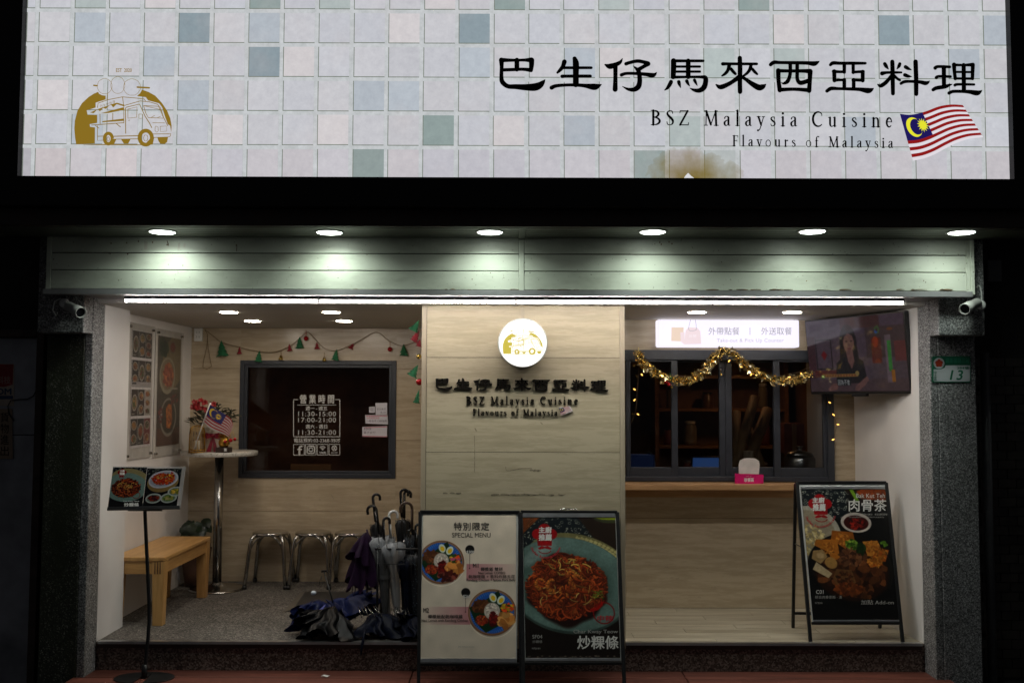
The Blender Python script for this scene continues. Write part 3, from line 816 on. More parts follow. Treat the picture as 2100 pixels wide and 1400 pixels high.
# clerical-script shop name, traced stroke by stroke (zoom pixels: three views 360 px wide shown 5.833 times larger)
CLER = [
 (1000, [ # ba
  [(165,140,55),(300,142,38),(440,140,38),(520,140,66)], [(165,140,62),(168,220,48),(165,330,48),(176,400,58),(240,452,54),(340,458,62),(450,465,76),(560,463,92),(620,442,82),(662,405,50),(688,372,6)],
  [(525,142,68),(526,200,58),(518,262,50)], [(180,258,42),(300,254,42),(420,250,40),(518,260,52)], [(350,140,58),(350,250,58)],
  # sheng
  [(918,160,58),(900,215,50),(870,255,44),(835,290,28)], [(905,232,36),(1050,232,36),(1240,232,34)], [(1040,122,52),(1055,180,76),(1055,300,72),(1055,430,72)],
  [(890,335,44),(960,332,38),(1100,332,40),(1228,332,40)], [(765,470,52),(820,448,44),(950,438,38),(1060,438,42),(1160,446,48),(1270,460,78),(1320,450,56),(1362,430,8)],
  # zai
  [(1612,120,8),(1585,165,42),(1530,195,55),(1460,215,66),(1405,195,20)], [(1528,200,56),(1528,350,52),(1525,490,62)], [(1655,185,45),(1700,170,42),(1790,152,44),(1870,165,46),(1918,182,56)],
  [(1920,185,56),(1870,215,46),(1810,250,50)], [(1740,210,8),(1770,235,30),(1800,265,52)], [(1800,255,56),(1815,320,56),(1818,400,60),(1800,460,66),(1750,492,56),(1680,488,36),(1612,455,8)],
  [(1600,318,44),(1660,300,38),(1800,302,40),(1900,312,48),(1965,322,60),(2000,310,40),(2022,285,6)]]),
 (1340, [ # ma
  [(240,150,66),(240,230,66),(235,340,62)], [(240,150,40),(400,150,36),(585,150,34),(604,148,14)], [(250,218,30),(400,218,30),(555,218,30)], [(250,278,30),(400,278,30),(555,278,30)], [(415,150,58),(415,340,58)],
  [(225,345,40),(400,342,32),(560,342,36),(618,352,58),(622,410,62),(600,470,66),(550,503,56),(490,500,40),(435,475,8)],
  [(210,400,50),(190,440,48),(165,475,36),(135,498,14)], [(302,400,44),(310,430,38),(325,470,10)], [(398,390,44),(412,420,34),(432,450,10)], [(490,380,40),(505,410,32),(524,446,8)],
  # lai
  [(1032,115,54),(1035,250,58),(1033,400,56),(1035,518,56)], [(828,186,44),(900,185,36),(1035,186,36),(1235,186,34)], [(905,205,48),(890,260,42),(860,300,38),(820,328,22)], [(925,245,40),(955,280,40),(980,305,34)],
  [(1165,205,42),(1150,255,42),(1120,295,36),(1075,330,28)], [(1180,245,36),(1210,280,38),(1240,308,28)], [(1020,345,60),(950,395,50),(880,435,54),(800,463,58),(750,435,20)], [(1050,335,40),(1110,375,44),(1180,425,60),(1260,468,74),(1310,455,60),(1342,430,14)],
  # xi
  [(1400,195,44),(1440,168,48),(1520,170,40),(1680,172,42),(1840,175,46),(1915,183,60),(1955,170,42),(1985,152,6)], [(1492,265,58),(1495,380,52),(1510,500,56)], [(1492,268,46),(1640,270,40),(1800,270,46),(1870,275,62)], [(1873,275,62),(1868,400,52),(1860,505,58)],
  [(1510,495,50),(1680,488,42),(1860,500,52)], [(1635,185,46),(1635,290,44),(1620,360,46),(1595,402,48),(1550,420,26),(1530,405,6)], [(1718,185,46),(1718,290,46),(1720,370,46),(1750,410,54),(1800,405,54),(1850,385,50)]]),
 (1680, [ # ya
  [(132,197,38),(165,175,46),(250,178,40),(400,178,40),(550,178,34)], [(298,190,46),(298,285,42)], [(404,190,42),(405,290,40)], [(170,275,46),(230,280,36),(300,280,36)], [(178,275,52),(180,385,48)], [(175,383,40),(240,378,34),(300,378,36)],
  [(400,285,36),(470,280,36),(525,278,40)], [(518,280,50),(518,385,48)], [(400,378,36),(525,383,36)], [(298,375,46),(298,480,46)], [(410,375,46),(410,480,46)], [(90,510,42),(140,480,48),(230,482,38),(350,485,40),(480,490,46),(580,505,68),(625,492,42),(650,475,6)],
  # liao
  [(782,185,44),(800,215,44),(825,248,12)], [(962,185,40),(950,215,40),(928,246,12)], [(872,160,52),(876,300,54),(878,440,52),(880,540,48)], [(750,300,52),(800,290,36),(880,288,34),(980,288,26)], [(865,320,40),(825,375,46),(780,420,50),(730,448,46),(697,430,14)], [(895,325,34),(930,360,34),(962,380,32)],
  [(1030,222,46),(1060,240,40),(1100,258,10)], [(1022,318,46),(1060,332,40),(1100,338,12)], [(1150,160,56),(1155,300,56),(1158,420,54),(1158,545,52)], [(975,420,36),(1020,398,40),(1100,395,36),(1200,402,44),(1265,416,52),(1300,405,34),(1318,388,6)],
  # li
  [(1385,235,46),(1420,218,38),(1560,222,36)], [(1488,225,54),(1490,440,52)], [(1398,350,42),(1430,335,36),(1568,338,34)], [(1360,495,42),(1400,474,48),(1500,458,48),(1550,440,34),(1590,428,8)],
  [(1610,195,54),(1615,280,44),(1625,362,44)], [(1610,198,36),(1730,200,32),(1835,195,48)], [(1835,195,50),(1832,280,46),(1830,362,42)], [(1620,282,28),(1830,284,28)], [(1625,360,30),(1830,362,32)], [(1725,200,52),(1728,500,54)],
  [(1620,440,38),(1660,430,34),(1850,432,30)], [(1550,535,42),(1600,515,40),(1720,515,40),(1800,520,50),(1880,533,64),(1920,520,40),(1945,500,6)]])]
CUTS = [(0, 5, 10, 17), (0, 10, 18, 25), (0, 12, 22, 99)]
def clerical(par, mat, fmap, h, depth=0, fat=1.0):
    """fmap maps photograph pixels of the big sign to where the text goes; one part per character"""
    for (ox, strokes), cuts in zip(CLER, CUTS):
        for c0, c1 in zip(cuts[:-1], cuts[1:]):
            q = MB()
            for i, st in enumerate(strokes[c0:c1]):
                q.stroke2([(ox+x/5.833, 100+y/5.833, w*fat/5.833) for x, y, w in st], fmap, h+0.00002*i, 0, depth)
            q.build('character', mat, par)

# latin serif capitals and small letters drawn as pen strokes (x, y up, width; cap height 1)
T_, t_ = 0.115, 0.042
def ser(x, y, w=0.26): return [(x-w/2, y, t_), (x+w/2, y, t_)]
def arc(cx, cy, rx, ry, a0, a1, w0, w1, n=9, wm=None):
    o = []
    for i in range(n):
        t = i/(n-1); a = R(a0+(a1-a0)*t)
        w = w0+(w1-w0)*t if wm is None else (w0+(wm-w0)*math.sin(math.pi*t) + (w1-w0)*t)
        o.append((cx+rx*math.cos(a), cy+ry*math.sin(a), w))
    return o
GL = {
 'B': (0.66, [[(.15,.02,T_),(.15,.98,T_)], ser(.13,.02), ser(.13,.98), arc(.2,.755,.30,.222,90,-90,t_,t_,9,T_), arc(.2,.27,.38,.248,90,-90,t_,t_,9,T_), [(.13,.98,t_),(.22,.977,t_)], [(.13,.022,t_),(.22,.022,t_)], [(.13,.525,t_),(.22,.525,t_)]]),
 'S': (0.52, [[(.44,.80,.05),(.41,.93,.05),(.28,.98,.045),(.12,.90,.07),(.09,.76,.10),(.2,.60,.12),(.36,.45,.125),(.46,.29,.11),(.43,.11,.08),(.27,.02,.045),(.11,.06,.05),(.06,.22,.05)]]),
 'Z': (0.66, [[(.08,.97,.05),(.60,.97,.05)], [(.58,.97,.10),(.07,.03,.10)], [(.06,.03,.05),(.62,.03,.05)], [(.08,.97,.05),(.06,.82,.03)], [(.62,.03,.05),(.65,.2,.03)]]),
 'M': (0.98, [[(.15,.02,.055),(.17,.98,.055)], [(.17,.97,.11),(.48,.06,.10)], [(.48,.06,.05),(.80,.97,.055)], [(.80,.98,.11),(.84,.02,.11)], ser(.14,.02,.24), ser(.84,.02,.28), ser(.14,.98,.18), ser(.84,.98,.18)]),
 'C': (0.74, [arc(.42,.5,.35,.48,48,312,.05,.05,15,T_), [(.655,.86,.05),(.67,.72,.03)]]),
 'F': (0.56, [[(.15,.02,T_),(.15,.98,T_)], ser(.14,.02,.28), [(.02,.98,t_),(.50,.98,t_)], [(.50,.98,.05),(.51,.82,.03)], [(.15,.52,t_),(.42,.52,t_)], [(.42,.60,.03),(.42,.44,.03)]]),
 'a': (0.46, [[(.08,.50,.07),(.12,.60,.05),(.22,.63,.045),(.32,.58,.09),(.33,.45,.10),(.33,.12,.10),(.38,.03,.06),(.46,.05,.02)], [(.33,.40,.045),(.18,.34,.06),(.07,.22,.10),(.09,.07,.09),(.18,.01,.05),(.33,.10,.04)]]),
 'l': (0.28, [[(.13,.02,.10),(.13,1.03,.10)], ser(.13,.02,.24), [(.02,1.0,.03),(.13,1.03,.05)]]),
 'y': (0.52, [[(.10,.62,.10),(.28,.06,.09)], [(.44,.62,.045),(.27,.03,.05),(.19,-.20,.05),(.08,-.31,.06)], ser(.11,.63,.22), ser(.43,.63,.18), [(.06,-.29,.10),(.07,-.29,.10)]]),
 's': (0.38, [[(.31,.49,.04),(.28,.59,.045),(.19,.62,.045),(.09,.55,.07),(.09,.45,.08),(.20,.35,.09),(.31,.25,.09),(.32,.11,.08),(.22,.02,.045),(.11,.03,.045),(.06,.14,.04)]]),
 'i': (0.28, [[(.14,.02,.10),(.14,.62,.10)], ser(.14,.02,.24), [(.03,.59,.03),(.14,.63,.05)], [(.135,.86,.12),(.14,.86,.12)]]),
 'u': (0.58, [[(.13,.62,.10),(.13,.20,.10),(.17,.06,.08),(.26,.02,.05),(.43,.12,.04)], [(.44,.62,.10),(.44,.03,.10)], [(.02,.62,t_),(.13,.62,t_)], [(.34,.62,t_),(.44,.62,t_)], [(.44,.02,t_),(.55,.05,.03)]]),
 'n': (0.58, [[(.13,.02,.10),(.13,.62,.10)], [(.13,.48,.04),(.24,.60,.05),(.35,.60,.08),(.43,.48,.10),(.44,.02,.10)], ser(.13,.02,.24), ser(.44,.02,.24), [(.02,.59,.03),(.13,.63,.05)]]),
 'e': (0.48, [[(.08,.36,.04),(.40,.36,.04)], arc(.25,.32,.165,.30,8,315,.05,.05,13,.10)]),
 'v': (0.50, [[(.10,.62,.10),(.27,.02,.08)], [(.43,.62,.045),(.27,.02,.05)], ser(.11,.63,.22), ser(.43,.63,.18)]),
 'o': (0.54, [arc(.27,.31,.21,.30,90,450,.05,.05,21), arc(.075,.31,.02,.16,120,240,.05,.05,5), arc(.465,.31,.02,.16,60,-60,.05,.05,5)]),
 'r': (0.38, [[(.13,.02,.10),(.13,.62,.10)], [(.13,.46,.04),(.22,.58,.06),(.33,.59,.09)], ser(.14,.02,.26), [(.02,.59,.03),(.13,.63,.05)]]),
 'f': (0.33, [[(.15,.02,.10),(.15,.75,.09),(.20,.97,.06),(.30,1.02,.05),(.36,.97,.08)], ser(.16,.02,.28), [(.04,.60,t_),(.30,.60,t_)]]),
 ' ': (0.30, [])}
def serif(par, mat, text, x0, x1, yb, cap, fmap, h, depth=0, fat=1.0, slope=0.0):
    adv = [GL[c][0] for c in text]; nat = sum(adv)
    track = ((x1-x0)/cap - nat)/(len(text)-1)
    x = 0; i = 0
    for c in text:
        a, strokes = GL[c]; mb = MB()
        for st in strokes:
            i += 1
            pts = [(x0+(x+p[0])*cap, yb+slope*(x+p[0])*cap-p[1]*cap, max(p[2]*cap*fat, 0.15)) for p in st]
            mb.stroke2(pts, fmap, h+0.00001*i, 0, depth, sub=3)
        if strokes: mb.build('letter', mat, par)
        x += a+track
clerical(sg, INK, M, 0.0030)
serif(sg, INK, 'BSZ Malaysia Cuisine', 1335, 1830, 257, 30.5, M, 0.0030, 0, 1.35, 0.0095); serif(sg, INK, 'Flavours of Malaysia', 1502, 1831, 300, 21.5, M, 0.0030, 0, 1.45, 0.012)

# food-truck emblem (zoom pixels: origin 140,130, 7.778 times)
ARCH_L = [(480,460),(495,490),(540,512),(600,522),(600,582),(440,632),(440,710),(298,755),(312,822),(465,826),(465,955),(345,975),(352,1016),(430,1026),(428,1282),(130,1296),(112,1190),(100,1050),(108,920),(150,760),(222,640),(330,540),(420,484)]
ARCH_R = [(1180,425),(1150,480),(1100,525),(1240,545),(1275,595),(1450,642),(1500,705),(1545,850),(1590,975),(1628,1000),(1645,1108),(1652,1000),(1630,880),(1580,760),(1500,640),(1390,520),(1280,460)]
FILLS = [ARCH_L, ARCH_R, [(600,780),(880,705),(900,745),(640,798),(520,800)], [(350,790),(470,735),(780,632),(890,665),(885,690),(775,655),(720,710),(680,660),(600,730),(560,715),(510,770),(470,735),(410,800)],
  [(550,925),(890,885),(890,922),(540,945)], [(845,1215),(1000,1210),(960,1285),(890,1285)], [(1425,1190),(1595,1180),(1580,1260),(1540,1290),(1470,1285),(1440,1240)], [(700,1215),(770,1215),(735,1290),(650,1290)], [(1340,1170),(1375,1185),(1350,1300),(1180,1310),(240,1306),(240,1302),(640,1290),(1220,1300)]]
LINES = [([(410,356),(465,362)],22),([(1105,385),(1295,396)],26),([(630,490),(620,580)],10),([(470,710),(480,640),(640,585),(870,540),(1090,560),(1215,575),(1235,605)],11),([(870,545),(885,665)],11),([(890,680),(1150,605),(1300,620),(1430,660),(1475,720),(1525,870),(1590,1000)],11),
  ([(920,1120),(915,720),(930,705),(1140,655),(1230,850),(1300,960),(1335,1030)],13),([(890,665),(890,955)],10),([(955,735),(1100,700),(1095,865),(955,880),(955,735)],10),([(1205,680),(1440,690),(1470,745),(1520,880),(1280,870),(1240,800),(1205,680)],10),([(1205,680),(1465,740)],8),
  ([(1130,815),(1185,815),(1190,880),(1130,885),(1130,815)],8),([(510,815),(512,970)],11),([(715,800),(713,905)],11),([(375,990),(890,952)],12),([(430,990),(495,1040)],10),([(770,965),(835,1018)],12),([(470,1000),(470,1235),(580,1230)],10),([(475,1168),(570,1165)],11),([(735,1168),(1140,1158)],14),([(690,1215),(1150,1208)],11),
  ([(1345,1132),(1610,1128),(1638,1125),(1632,1165),(1600,1180),(1345,1188)],10),([(1350,952),(1540,955)],8),([(1330,865),(1380,838)],7),([(1430,870),(1475,850)],7),([(1470,1010),(1570,1005),(1575,1085),(1475,1095),(1470,1010)],7),([(1400,1005),(1435,1020),(1440,1080),(1415,1105),(1388,1080),(1390,1020),(1400,1005)],7),([(965,915),(985,912)],10)]
def ringpts(cx, cy, rx, ry, a0=0, a1=360, n=26, wob=0.0):
    return [(cx+rx*(1+wob*math.sin(i*2.1))*math.cos(R(a0+(a1-a0)*i/n)), cy+ry*(1+wob*math.sin(i*1.7))*math.sin(R(a0+(a1-a0)*i/n))) for i in range(n+1)]
def truck(mb, f, h, lw=1.0, detail=True):
    for i, p in enumerate(FILLS): mb.poly2(p, f, h+0.00002*i)
    for i, (p, w) in enumerate(LINES): mb.stroke2(p, f, h+0.0003+0.00002*i, w=w*lw, smooth=False)
    for i, (cx, cy, rx, ry) in enumerate(((585,370,118,122),(795,352,112,135),(1020,385,135,132))): mb.stroke2(ringpts(cx, cy, rx, ry, wob=0.02), f, h+0.001+0.00002*i, w=6*lw, smooth=False, cap=False)
    for cx, cy, rx, ry, wd in ((645,1205,62,84,54),(1240,1190,98,112,62)): mb.stroke2(ringpts(cx, cy, rx, ry), f, h+0.0012, w=wd, smooth=False, cap=False)
    for cx, cy, rx, ry in ((642,1212,18,36),(1240,1195,34,50)):
        mb.stroke2(ringpts(cx, cy, rx, ry, 100, 260, 8), f, h+0.0013, w=9, smooth=False); mb.stroke2(ringpts(cx, cy, rx, ry, -70, 70, 8), f, h+0.0013, w=9, smooth=False)
    if detail:
        for i in range(5): text2(mb, '巴生仔料理'[i], 512+i*50, 668-i*17, 552+i*50, 620-i*17+88, f, h+0.0014)
Z4 = lambda f: (lambda x, y, h=0: f(140+x/7.778, 130+y/7.778, h))
q = MB(); truck(q, Z4(M), 0.0030); text2(q, 'EST  2020', 238.5, 141, 270.5, 148.5, M, 0.003, bold=0.012); q.build('truck_emblem', GOLDINK, sg)

# Malaysian flag: 14 stripes, canton, crescent and 14-point star on any mapped surface F(u, v, h)
def flag(mb, F, h=0.0, mr=0, mw=1, mbl=2, my=3, n=16, cu=0.5, moon=True):
    for s_ in range(14):
        for i in range(n):
            u0, u1 = i/n, (i+1)/n
            if s_ < 8 and u1 <= cu+1e-6: mi = mbl
            else: mi = mr if s_ % 2 == 0 else mw
            v0, v1 = s_/14, (s_+1)/14
            mb.add([F(u0, v0, h), F(u1, v0, h), F(u1, v1, h), F(u0, v1, h)], [(0, 1, 2, 3)], mi)
    if moon:
        G = lambda x, y, hh: F(x, y, hh)
        cx, cy, rx, ry = 0.19, 0.285, 0.125, 0.225
        out = [(cx+rx*math.cos(a), cy+ry*math.sin(a)) for a in np.linspace(R(48), R(312), 24)]
        inn = [(cx+0.035+rx*0.82*math.cos(a), cy+ry*0.82*math.sin(a)) for a in np.linspace(R(305), R(55), 24)]
        mb.poly2(out+inn, G, h+0.0004, my)
        st = []
        for k in range(28):
            r = 1.0 if k % 2 == 0 else 0.55; a = math.pi*k/14
            st.append((0.335+0.095*r*math.cos(a), 0.285+0.17*r*math.sin(a)))
        mb.poly2(st, G, h+0.0004, my)
def bez(pts, u):
    n = len(pts)-1; t = u*n; i = min(int(t), n-1); t -= i
    p0, p1, p2, p3 = pts[max(i-1, 0)], pts[i], pts[i+1], pts[min(i+2, n)]
    return tuple(0.5*((2*p1[q]) + (-p0[q]+p2[q])*t + (2*p0[q]-5*p1[q]+4*p2[q]-p3[q])*t*t + (-p0[q]+3*p1[q]-3*p2[q]+p3[q])*t**3) for q in (0, 1))
FT = [(150,340),(340,362),(520,335),(710,280),(950,190),(1200,150),(1440,162)]
FB = [(420,1300),(640,1255),(870,1165),(1100,1040),(1330,930),(1590,850),(1860,820)]
def sflag(M, ox, oy, s):
    def F(u, v, h=0):
        a = bez(FT, u); b = bez(FB, u)
        return M(ox+(a[0]+(b[0]-a[0])*v)/s, oy+(a[1]+(b[1]-a[1])*v)/s, h)
    return F
FR, FW, FBL, FY = emit('backlit red', (0.26, 0.008, 0.008), 1.0), emit('backlit white', (0.74, 0.70, 0.75), 1.0), emit('backlit blue', (0.012, 0.008, 0.10), 1.0), emit('backlit yellow', (0.78, 0.76, 0.03), 1.0)
q = MB(); flag(q, sflag(M, 1830, 200, 10.0), 0.0032, n=24, cu=0.4583); q.build('flag_emblem', [FR, FW, FBL, FY], sg)
# torn lower edge of the face
q = MB(); q.poly2([(1402, 366), (1406, 360), (1411, 355), (1417, 361), (1424, 366)], M, 0.0033); q.build('torn_edge', emit('bare backlight', (0.72, 0.72, 0.74), 1.0), sg)
# ------------------------------------------------------------------ round sign and lettering on the pillar
yr = 6.40
c = P(1072, 703, yr); r = 49.5*yr/2042
rs = thing('round_sign', 'lit round drum sign with a yellow food truck above the wall lettering', 'sign', (c.x, YE, c.z))
q = MB(); q.lathe([(r, 0), (r, 0.085)], c, 48, axis=(0, 1, 0)); q.lathe([(r*1.0, -0.003), (r*1.03, 0.0), (r*1.03, 0.02), (r, 0.02)], c, 48, axis=(0, 1, 0), caps=False); q.build('drum', plain('sign drum', (0.6, 0.6, 0.56), 0.4), rs)
q = MB(); q.lathe([(0.0001, -0.0045), (r*0.7, -0.0045), (r*0.992, -0.0032)], c, 48, axis=(0, 1, 0), caps=False); q.build('face', emit('round sign face', (1.0, 0.985, 0.93), 1.25), rs)
MR = front(yr)
zr = lambda x, y, h=0: MR(1031+(x-153)*0.412, 727-(300-y)*0.392, h)
q = MB(); truck(q, Z4(zr), 0.0075, 1.5, False); q.build('truck_emblem', emit('yellow emblem', (0.62, 0.50, 0.055), 1.0), rs)
q = MB(); q.box(c.x-0.012, c.x+0.012, YE-0.03, YE-0.002, c.z+r*0.9, CZ+0.02); q.box(c.x-0.02, c.x+0.02, yr+0.086, YE-0.002, c.z-0.02, c.z+0.02); q.build('conduit', W_TRIM, rs)

wl = thing('wall_lettering', 'raised black shop name lettering on the wood pillar under the round sign', 'lettering', (0.08, YE, ZZ(815, YE)))
zc = lambda x, y, h=0: FP(893+(x-1021)*354/992.0, 775+(y-116)*28.5/83.0, h)
clerical(wl, INK, zc, 0.012, 0.0115, 1.18)
serif(wl, INK, 'BSZ Malaysia Cuisine', 956, 1185, 829, 16, FP, 0.009, 0.0085, 1.5); serif(wl, INK, 'Flavours of Malaysia', 970, 1143, 851.5, 13, FP, 0.009, 0.0085, 1.7, 0.004)
pr, pw, pb, py_ = plain('print red', (0.36, 0.03, 0.03), 0.5), plain('print white', (0.62, 0.6, 0.6), 0.5), plain('print blue', (0.03, 0.03, 0.16), 0.5), plain('print yellow', (0.65, 0.5, 0.05), 0.5)
fl = sflag(FP, 1146-150/63, 833-150/63, 63.0)
q = MB(); flag(q, fl, 0.012, n=12); q.poly2([(x, y) for x, y in [(1146, 835.2), (1158, 835), (1168, 831.5), (1175, 843), (1163, 847), (1152.5, 851.5)]], FP, 0.0115, 1, 0.010); q.build('flag_emblem', [pr, pw, pb, py_], wl)

# ------------------------------------------------------------------ hours window in the back wall
M8 = front(YB-0.012)
hw = thing('hours_window', 'dark fixed window showing white opening hours beside the bar table', 'window', (-1.5, YB, WIN[2]))
def ringframe(q, x0, x1, z0, z1, y0, y1, w):
    wl_, wr_, wt, wb_ = w
    q.box(x0, x0+wl_, y0, y1, z0, z1); q.box(x1-wr_, x1, y0, y1, z0, z1); q.box(x0+wl_, x1-wr_, y0, y1, z1-wt, z1); q.box(x0+wl_, x1-wr_, y0, y1, z0, z0+wb_)
q = MB(); ringframe(q, WIN[0], WIN[1], WIN[2], WIN[3], YB-0.012, YB+0.05, (0.036,)*4); q.build('frame', ANTHR, hw, 0.003)
q = MB(); ringframe(q, WIN[0]+0.0365, WIN[1]-0.0365, WIN[2]+0.0365, WIN[3]-0.0365, YB+0.002, YB+0.05, (0.026,)*4); q.build('glazing_bead', ANTHR, hw, 0.003)
q = MB(); q.box(WIN[0]+0.03, WIN[1]-0.03, YB+0.025, YB+0.031, WIN[2]+0.03, WIN[3]-0.03); q.build('pane', GLASS, hw)
MV = front(YB+0.0245)
VIN = plain('white window vinyl', (0.58, 0.57, 0.55), 0.6, var=0.05)
q = MB()
text2(q, '營 業 時 間', 615, 809, 685, 827, MV, 0.0008, bold=0.012)
text2(q, '週一 - 週五', 627, 833, 671, 841, MV, 0.0008, bold=0.012); text2(q, '11:30-15:00', 611.5, 843.5, 689, 853, MV, 0.0008, space=1.1); text2(q, '17:00-21:00', 611.5, 856, 689, 865.5, MV, 0.0008, space=1.1)
text2(q, '週六 - 週日', 627, 870, 671, 878.5, MV, 0.0008, bold=0.012); text2(q, '11:30-21:00', 611.5, 881.5, 689, 891, MV, 0.0008, space=1.1)
text2(q, '電話預約:02-2368-3505', 603, 898, 697, 907, MV, 0.0008, bold=0.008)
for a, b in (((611, 819), (602, 819)), ((602, 819), (602, 895)), ((602, 895), (697, 895)), ((697, 895), (697, 819)), ((697, 819), (688, 819))):
    q.stroke2([(*a, 1.5), (*b, 1.5)], MV, 0.0008)
q.stroke2([(610, 830, 1), (689, 830, 1)], MV, 0.0008)
for i in range(4):
    x0 = 602+i*24.3
    for a, b in (((x0, 910.5), (x0+22, 910.5)), ((x0+22, 910.5), (x0+22, 932.5)), ((x0+22, 932.5), (x0, 932.5)), ((x0, 932.5), (x0, 910.5))): q.stroke2([(*a, 1.2), (*b, 1.2)], MV, 0.0008)
q.build('opening_hours', VIN, hw)
q = MB()
q.stroke2([(619, 914.5, 3), (615.5, 915.5, 3.2), (614, 919, 3.6), (614, 932, 3.8)], MV, 0.0009); q.stroke2([(610.5, 921, 2.4), (618.5, 921, 2.4)], MV, 0.0010)
q.stroke2([(x, y, 2.4) for x, y in [(632, 914), (643, 914), (645, 916), (645, 927), (643, 929), (632, 929), (630, 927), (630, 916), (632, 914)]], MV, 0.0009, smooth=False)
q.stroke2([(637.5+4*math.cos(a), 921.5+4*math.sin(a), 2.2) for a in np.linspace(0, 6.28, 16)], MV, 0.0011, smooth=False); q.ellipse2(642.4, 916.6, 0.9, 0.9, MV, 0.0012, n=8)
for rr in (2.5, 5, 7.5): q.stroke2([(661.6+rr*math.cos(a), 922+rr*math.sin(a), 1.5) for a in np.linspace(R(222), R(318), 9)], MV, 0.0009, smooth=False)
q.ellipse2(661.6, 922, 1.2, 1.2, MV, 0.0010, n=8); text2(q, 'WiFi', 655, 925.5, 668.5, 930.5, MV, 0.0009, bold=0.02)
q.stroke2([(685.7+5*math.cos(a), 918.5+5*math.sin(a), 1.5) for a in np.linspace(0, 6.28, 16)], MV, 0.0009, smooth=False); q.stroke2([(682.5, 915, 1.3), (689, 922, 1.3)], MV, 0.0010); q.stroke2([(684, 921.5, 1.6), (687.5, 915.5, 1.6)], MV, 0.0011)
text2(q, '禁止吸菸', 679, 926, 692.5, 930, MV, 0.0009)
q.build('service_icons', VIN, hw)
sk = plain('sticker paper', (0.62, 0.60, 0.66), 0.5, var=0.05); skp = plain('pink sticker print', (0.55, 0.12, 0.17), 0.5, var=0.05); skt = plain('sticker text', (0.10, 0.08, 0.12), 0.5)
def sticker(pts, extra):
    q = MB(); q.poly2(pts, MV, 0.001, 0); extra(q); q.build('sticker', [sk, skp, skt], hw)
sticker([(770, 826), (794, 825.5), (794, 849.5), (770.5, 850)], lambda q: (text2(q, '多元支付', 773, 836, 791, 841, MV, 0.0014, 2), text2(q, '請入內', 780, 843, 791, 847.5, MV, 0.0014, 2)))
sticker([(757, 834), (768.5, 833.5), (769, 846), (757, 846)], lambda q: [q.stroke2([(760, 837+i*2.4, 1), (766, 837+i*2.4, 1)], MV, 0.0014, 2) for i in range(3)])
sticker([(749, 850.5), (795, 850.5), (796, 870), (749.5, 868)], lambda q: (q.stroke2([(751, 852.5, 1.5), (794, 852.5, 1.5)], MV, 0.0014, 1), text2(q, '本店接受振興券', 752, 854, 778, 859, MV, 0.0014, 1), text2(q, '一般使用 口味使用', 752, 860.5, 793, 865, MV, 0.0014, 2)))
sticker([(743, 875), (794, 873), (793.5, 896), (743, 895)], lambda q: (q.stroke2([(744, 894, 1.5), (793, 895, 1.5)], MV, 0.0014, 1), q.stroke2([(748, 876.5, 1.5), (793, 874.5, 1.5)], MV, 0.0014, 1), text2(q, '歡迎光臨', 746, 877, 761, 881.5, MV, 0.0014, 2), text2(q, '電子支付', 746, 884, 770, 889, MV, 0.0014, 2)))

# ------------------------------------------------------------------ takeaway window
sw = thing('serving_window', 'dark aluminium sliding takeaway window behind the gold tinsel', 'window', (SW[0], YC, SW[2]))
q = MB(); ringframe(q, SW[0], SW[1], SW[2], SW[3], YC-0.03, YC+0.09, (0.03, 0.05, 0.075, 0.035)); q.build('frame', ANTHR, sw, 0.003)
sx = [(1284, 1293, 1377, 1390), (1378.5, 1389.5, 1475, 1487.5), (1488, 1501, 1586, 1600), (1587, 1600, 1688, 1701)]
zb0, zb1, zp0, zp1 = ZZ(978, YC, 1450), ZZ(737, YC, 1450), ZZ(958, YC, 1450), ZZ(742, YC, 1450)
for i, (a, b, c_, d) in enumerate(sx):
    y0 = YC-0.012 if i in (0, 3) else YC+0.028
    xs = [P(v, 850, y0).x for v in (a, b, c_, d)]
    q = MB(); q.box(xs[0], xs[1], y0, y0+0.034, zb0, zb1); q.box(xs[2], xs[3], y0, y0+0.034, zb0, zb1); q.box(xs[1], xs[2], y0, y0+0.034, zb0, zp0); q.box(xs[1], xs[2], y0, y0+0.034, zp1, zb1)
    so = q.build('sash', ANTHR, sw, 0.003)
    q = MB(); q.box(xs[1]-0.004, xs[2]+0.004, y0+0.014, y0+0.019, zp0-0.004, zp1+0.004); q.build('pane', GLASS, so)

# counter shelf
zs = CAMZ-(990.5-818)*7.34/2042
cs = thing('counter_shelf', 'narrow wooden counter shelf below the takeaway window', 'shelf', (1.4, YC, zs))
xs1 = P(1660, 1000, 7.34).x
q = MB(); q.box(PX1+0.002, xs1, 7.34, YC-0.031, zs-0.042, zs); q.build('board', W_SHELF, cs, 0.003)
q = MB(); q.box(PX1+0.03, xs1-0.05, YC-0.06, YC-0.003, zs-0.11, zs-0.0425); q.build('support_rail', W_SHELF, cs)

